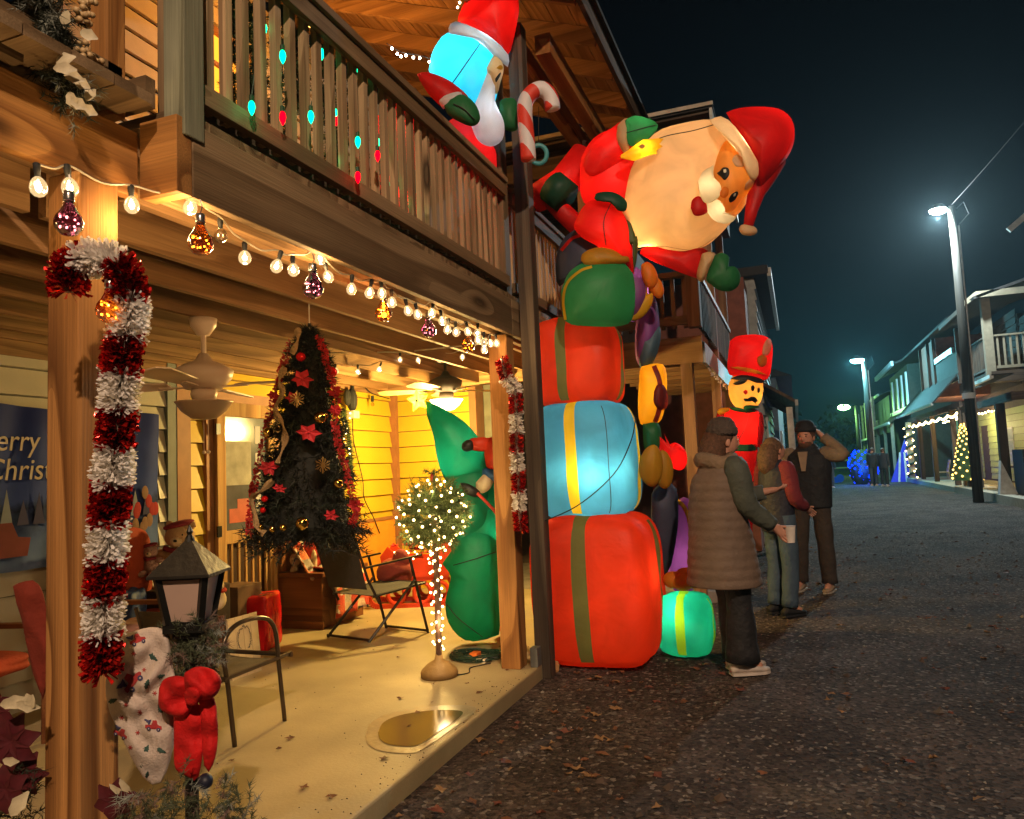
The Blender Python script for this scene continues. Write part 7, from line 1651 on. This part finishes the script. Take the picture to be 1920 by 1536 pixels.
def text(body, loc, size, m_, parent, rot, shear=.15, name='lettering', ext=.002, wide=1.0):
    cu = bpy.data.curves.new(name, 'FONT'); cu.body = body; cu.size = size; cu.shear = shear; cu.extrude = ext; cu.materials.append(m_)
    tmp = bpy.data.objects.new('tmp', cu); COL.objects.link(tmp); bpy.context.view_layer.update()
    me = bpy.data.meshes.new_from_object(tmp.evaluated_get(bpy.context.evaluated_depsgraph_get())); bpy.data.objects.remove(tmp)
    o = bpy.data.objects.new(name, me); COL.objects.link(o); o.parent = parent; mw_ = rot.to_4x4(); mw_.translation = Vector(loc)-wl(parent); o.matrix_local = mw_; o.scale = (wide, 1, 1); return o
rx_ = Matrix(((0, 0, 1), (1, 0, 0), (0, 1, 0)))
crt = mat('banner_letters', (.50, .44, .36), .6, var=.1)
text('Merry', (bnx+.03, 2.96, 1.70), .19, crt, bn_t, rx_, wide=.86); text('Christmas', (bnx+.03, 3.02, 1.52), .19, crt, bn_t, rx_, wide=.9)
s = M(); s.prism([V3(bnx+.026, y, z) for y, z in ((3.02, 1.05), (3.30, 1.05), (3.32, 1.16), (3.24, 1.17), (3.20, 1.26), (3.08, 1.26), (3.05, 1.17), (3.0, 1.15))], (.002, 0, 0)); s.o('truck_print', mat('print_dim_red', (.16, .03, .03), .8), bn_t)
for k in range(14):
    y = 2.85+k*.105; h = random.uniform(.10, .24); s = M(); s.prism([V3(bnx+.026, y-.04, 1.24), V3(bnx+.026, y+.04, 1.24), V3(bnx+.026, y, 1.24+h)], (.0015, 0, 0)); s.o('tree_print', pr_n if k % 3 else mat('print_grey_blue', (.2, .24, .3), .8), bn_t)
gd_ = [mat('print_tan', (.25, .14, .08), .8)]
for k in range(10): s = M(); c = V3(bnx+.028, random.uniform(4.05, 4.30), random.uniform(1.14, 1.42)); s.ball(c, (.003, .03, .05), 8, 6); s.o('gnome_print', gd_[0] if k % 2 else pr_r, bn_t)

# rocking chairs with orange cushions, bears, gifts by the white wall
oc = mat('orange_fabric', (.30, .035, .006), .85, var=.15, bump=.3, bs=40)
def cushion_chair(c, label, yaw, w_=.56):
    t = thing('cushioned_chair', label, 'chair', c, 'chairs with orange covers by the white wall'); ca, sa = math.cos(yaw), math.sin(yaw)
    def T(x, y, z): return c+V3(x*ca-y*sa, x*sa+y*ca, z)
    for a in (-w_/2, w_/2):
        for b in (-.25, .25): s = M(); s.tube([T(a, b, 0), T(a, b, .42)], .022, 8); s.o('leg', bwood, t)
        s = M(); s.tube([T(a, -.25, .42), T(a, -.36, 1.02)], .02, 8); s.o('back_post', bwood, t); s = M(); s.bar(T(a, -.28, .62), T(a, .27, .62), .05, .025); s.o('armrest', bwood, t)
    q = PBox(T(0, 0, .40), (w_*.9, .5, .11), 4, yaw); q.build('seat_cushion', oc, t); q = PBox(T(0, -.29, .48), (w_*.95, .12, .58), 4, yaw, lean=(0, 0)); q.build('back_cushion', oc, t)
    return t
ch_a = at(262, 1180, X=-3.95); cushion_chair(V3(-4.02, 3.90, SZ), 'chair with orange cover holding the blue pillow right of the nearest post', -1.35)
cushion_chair(V3(-4.05, 2.62, SZ), 'chair with orange red cover at the left edge of the photo', -1.35)
s = PBox(at(248, 1180, D=4.9)-V3(0, 0, .02), (.12, .30, .28), 4, .5); bpw = thing('blue_pillow', 'dark blue pillow leaning on the orange chair', 'pillow', s.c); s.build('cushion', mat('navy_velvet', (.02, .05, .16), .6, bump=.4, bs=20), bpw)
s = PBox(at(262, 1195, D=4.7)-V3(0, 0, .02), (.30, .26, .13), 4, .3); bpw = thing('pink_blanket_roll', 'dusty pink folded blanket under the blue pillow', 'blanket', s.c); s.build('fold', mat('dusty_pink', (.35, .18, .13), .9, bump=.4, bs=20), bpw)
rbk = Puff([(18,1102),(45,1090),(72,1094),(88,1150),(90,1290),(78,1310),(58,1250),(40,1160)], 3.1, .03, k=3); dt_ = thing('red_orange_throw', 'dark red orange throw hanging left of the nearest post', 'blanket', at(55, 1290, D=3.1)); rbk.build('cloth', mat('throw_red', (.16, .018, .008), .9, bump=.6, bs=20), dt_, wr=.04)
sn = thing('plush_snowman', 'small white plush figure with red scarf beside the gift box', 'plush toy', at(408, 1125, D=5.2)); c = wl(sn); s = M(); s.ball(c, (.06, .06, .07)); s.ball(c+V3(0, 0, .10), (.045, .045, .045)); s.o('body', mat('plush_cream', (.6, .48, .32), .9), sn, smooth=True); s = M(); s.tube([c+V3(.05*math.cos(k*.6), .05*math.sin(k*.6), .065) for k in range(12)], .014, 6); s.o('scarf', mat('plush_red', (.5, .04, .02), .9), sn)
g2 = at(470, 1190, D=6.2); q = PBox((g2.x, g2.y, SZ), (.30, .26, .26), 12, .2); gt2 = thing('green_gift_box', 'dark green gift box with gold ribbon between the bench and the sign', 'gift box', q.c); q.build('box', mat('green_foil', (.02, .10, .05), .4), gt2, mat('gold_ribbon', (.5, .33, .08), .4, .5), .14)
def teddy(c, k, fur, label, hat=None, tilt=0.0):
    t = thing('teddy_bear', label, 'teddy bear', c, 'plush bears by the white wall'); fr = (RT, FW, UP)
    def P(x, y, z): return c+(RT*x-FW*y+V3(0, 0, 1)*z)*k
    s = M(); s.ball(P(0, 0, .16), (.13*k, .11*k, .16*k), 16, 10, fr); s.ball(P(0, .02, .40), (.13*k, .12*k, .115*k), 16, 10, fr); s.ball(P(-.14, .02, .24), (.10*k, .05*k, .05*k), 12, 8, fr); s.ball(P(.15, .02, .25), (.10*k, .05*k, .05*k), 12, 8, fr); s.ball(P(-.09, .12, .04), (.06*k, .12*k, .055*k), 12, 8, fr); s.ball(P(.09, .12, .04), (.06*k, .12*k, .055*k), 12, 8, fr)
    for a in (-.10, .10): s.ball(P(a, 0, .50), (.04*k, .025*k, .04*k), 10, 7, fr)
    s.o('body', fur, t, smooth=True)
    s = M(); s.ball(P(.01, .12, .37), (.055*k, .05*k, .045*k), 12, 8, fr); s.o('muzzle', mat('plush_pale', (.60, .45, .28), .95), t, smooth=True)
    s = M(); s.ball(P(.02, .165, .385), (.018*k, .012*k, .013*k), 8, 6, fr); s.o('nose', INK, t)
    for a in (-.05, .06): s = M(); s.ball(P(a, .115, .43), (.011*k, .008*k, .011*k), 8, 6, fr); s.o('eye', INK, t)
    if hat: s = M(); s.ball(P(-.02, .0, .505), (.14*k, .12*k, .035*k), 16, 8, (RT*math.cos(.25)+UP*math.sin(.25), FW, UP*math.cos(.25)-RT*math.sin(.25))); s.o('beret', hat, t, smooth=True); s = M(); s.tube([P(-.12, .06, .30), P(0, .13, .285), P(.12, .06, .30)], .025*k, 8); s.o('scarf', hat, t)
plf = mat('plush_tan', (.52, .33, .17), .95, var=.2, bump=.7, bs=60)
teddy(at(340, 1078, D=5.3)-V3(0,0,.04), .78, plf, 'large tan teddy bear in a dark red beret behind the lantern', mat('beret_red', (.22, .02, .03), .9))
teddy(at(283, 1072, D=5.2)-V3(0,0,.02), .40, mat('plush_pink', (.42, .25, .20), .95, bump=.7, bs=60), 'small pinkish plush bear left of the large teddy', mat('beret_red', (.22, .02, .03), .9))
s = M(); g_c = at(345, 1092, D=5.35); s.box((g_c.x-.30, g_c.y-.22, SZ), (g_c.x+.22, g_c.y+.22, g_c.z-.03)); tag(s.o('covered_crate', mat('dark_crate', (.05, .03, .02), .8), bevel=.01), 'dark covered crate under the large teddy bear', 'crate')
gx = at(432, 1235, Z=SZ); gbx = thing('red_gift_box', 'shiny red gift wrapped box behind the patio chair', 'gift box', (gx.x, gx.y+.25, SZ)); q = PBox((gx.x-.02, gx.y+.30, SZ), (.34, .34, .44), 18, .3); q.build('box', mat('red_foil', (.60, .008, .012), .22, .2, var=.1), gbx); s = M(); s.ball((gx.x-.10, gx.y+.16, SZ+.40), (.06, .05, .06), 12, 8); s.o('white_pom', mat('plush_cream', (.6, .48, .32), .9), gbx, smooth=True)
sg = thing('wreath_sign_board', 'pale plank sign with a printed wreath leaning by the red gift box', 'sign', at(455, 1275, Z=SZ)); p0 = at(436, 1277, Z=SZ); p1_ = at(492, 1256, Z=SZ); ex = (p1_-p0).normalized(); wdt = (p1_-p0).length; ez = V3(-.10, .16, 1).normalized(); ez = (ez-ex*ez.dot(ex)).normalized(); ey = ez.cross(ex)
for k in range(4):
    s = M(); a = wdt*k/4+.0015; b = wdt*(k+1)/4-.0015; s.prism([p0+ex*a, p0+ex*b, p0+ex*b+ez*.41, p0+ex*a+ez*.41], ey*.015); s.o('board', mat('cream_board', (.50, .38, .22), .7, var=.1), sg)
for k in range(44):
    a = k/44*2*math.pi; 
    if 4.2 < a < 5.2: continue
    r = .062+random.uniform(-.006, .006); c = p0+ex*(wdt/2+r*math.cos(a))+ez*(.25+r*1.35*math.sin(a))-ey*.003; s = M(); d = ex*math.cos(a*3.1)+ez*math.sin(a*3.1); s.bar(c-d*.008, c+d*.008, .0035, .002, up=ey); s.o('wreath_print', mat('print_dark', (.04, .04, .05), .8), sg)
for k in range(5): c = p0+ex*(wdt*.36+k*.012)+ez*.10-ey*.003; s = M(); s.bar(c-ez*.005, c+ez*.006+ex*.004, .003, .002, up=ey); s.o('script_print', mat('print_dark', (.04, .04, .05), .8), sg)
s = M(); c = at(415, 1262, Z=SZ); s.box((c.x-.06, c.y, SZ), (c.x+.10, c.y+.16, SZ+.13)); tag(s.o('dark_box', mat('dark_crate', (.05, .03, .02), .8), bevel=.006), 'small dark box left of the wreath sign', 'box')
s = M(); c = at(446, 1110, X=-4.25); s.box((c.x-.12, c.y-.14, SZ), (c.x+.12, c.y+.14, c.z+.06)); tag(s.o('wood_box', mat('box_brown', (.16, .09, .05), .6), bevel=.006), 'tall brown box beside the screen door', 'box')

# things on the yellow wall: unlit sockets cord, green garland, projector
wc = thing('unlit_socket_strand', 'dark unlit socket cord hung along the yellow wall', 'string lights', at(700, 715, X=WX+.08))
pts = [at(x, y, X=WX+.10) for x, y in ((640,700),(660,708),(680,722),(698,738),(730,748))]; s = M(); s.tube(smooth_path(pts, 5), .006, 5); s.o('wire', rubber, wc)
for x, y in ((661,718),(698,742),(640,700)): p_ = at(x, y, X=WX+.10); s = M(); s.tube([p_, p_-V3(0, 0, .07)], .018, 8); s.o('socket', rubber, wc); s = M(); s.ball(p_-V3(0, 0, .10), .025, 8, 6); s.o('unlit_bulb', dead_glass, wc)
pj_ = thing('wall_projector', 'small black light fixture with pale lens on the yellow wall', 'projector', at(660, 750, X=WX+.15)); c = wl(pj_); s = M(); s.ball(c, (.06, .06, .13), 10, 8); s.ball(c+V3(0, -.09, .02), (.04, .05, .09), 10, 8); s.o('housing', rubber, pj_); s = M(); s.box(c+V3(-.03, -.05, -.20), c+V3(.05, .06, -.12)); s.o('lens', mat('pale_lens', (.6, .55, .45), .4), pj_)
s = M(); s.tube(smooth_path([c-V3(0, 0, .15), at(662, 820, X=WX+.05), at(668, 850, X=WX+.05), at(680, 900, X=WX+.05), at(683, 935, X=WX+.05), at(700, 970, X=WX+.06), at(712, 1000, X=WX+.06)], 5), .006, 5); s.o('power_cord', rubber, pj_)
gg_ = thing('wall_tinsel_garland', 'green tinsel garland with lights hanging on the yellow wall behind the black tree', 'garland', at(650, 900, X=WX+.1)); m = M()
for k in range(90):
    y = 770+k*1.5; c = at(643+14*math.sin((k/90)*2.2), y, X=WX+.12); m.cur = k % 2; needles(m, c, (0, 0, 1), 26, .06, 3, .004)
m.o('foliage', [mat('needle_light', (.09, .14, .045), .7), mat('needle_green', (.04, .075, .022), .7)], gg_, fix=False)
for k in range(14): link_mesh('mini_light', MINI, at(646+random.uniform(-4, 12), 775+k*9.5, X=WX+.17), gg_)
# beyond the side wall: flag poster and a small lit tree
s = M(); c = at(893, 770, Y=9.6); s.box(c+V3(-.11, 0, -.35), c+V3(.11, .02, .30)); fp = s.o('poster', mat('poster_red', (.30, .04, .03), .6, var=.3, vs=12)); tag(fp, 'faded red striped poster beyond the lit fan', 'poster')
for k in range(5): s = M(); s.box(c+V3(-.10, -.006, -.28+k*.12), c+V3(.10, -.002, -.235+k*.12)); s.o('stripe', mat('print_cream', (.4, .35, .28), .7), fp)
s2 = thing('small_lit_tree', 'small tree with coloured lights seen left of the middle post', 'christmas tree', at(895, 850, Y=9.0)); c = wl(s2); m = M()
for k in range(60): h = random.random(); a = random.random()*6.28; branch(m, c+V3(0, 0, h*.6-.1), c+V3(math.cos(a)*.2*(1-h), math.sin(a)*.2*(1-h), h*.6-.12), 14, .05, .004)
m.o('foliage', pine_m, s2, fix=False)
for k in range(12): q_ = M(); p_ = c+V3(random.uniform(-.15, .15), -.15, random.uniform(-.05, .45)); q_.ball(p_, .014, 7, 5); q_.o('light', [emit('tiny_teal', (.05, .9, .7), 6), emit('tiny_gold', (1, .6, .1), 6)][k % 2], s2)
s = M(); s.tube([at(620, 662, X=-3.6), at(760, 660, X=-3.0), at(900, 645, X=-1.95)], .006, 5); tag(s.o('ceiling_cable', mat('white_cord', (.6, .55, .45), .6)), 'thin pale cable crossing under the porch joists', 'cable')
hz = M(); hz.box((-60, -9, -1), (70, 100, 9.5)); hm = bpy.data.materials.new('haze_air'); hm.use_nodes = True; nt = hm.node_tree; nt.nodes.clear()
v = nt.nodes.new('ShaderNodeVolumePrincipled'); v.inputs['Color'].default_value = (.6, .85, .95, 1); v.inputs['Density'].default_value = .00065; v.inputs['Anisotropy'].default_value = .65
o_ = nt.nodes.new('ShaderNodeOutputMaterial'); nt.links.new(v.outputs[0], o_.inputs['Volume']); hz.o('haze', hm, kind='stuff')
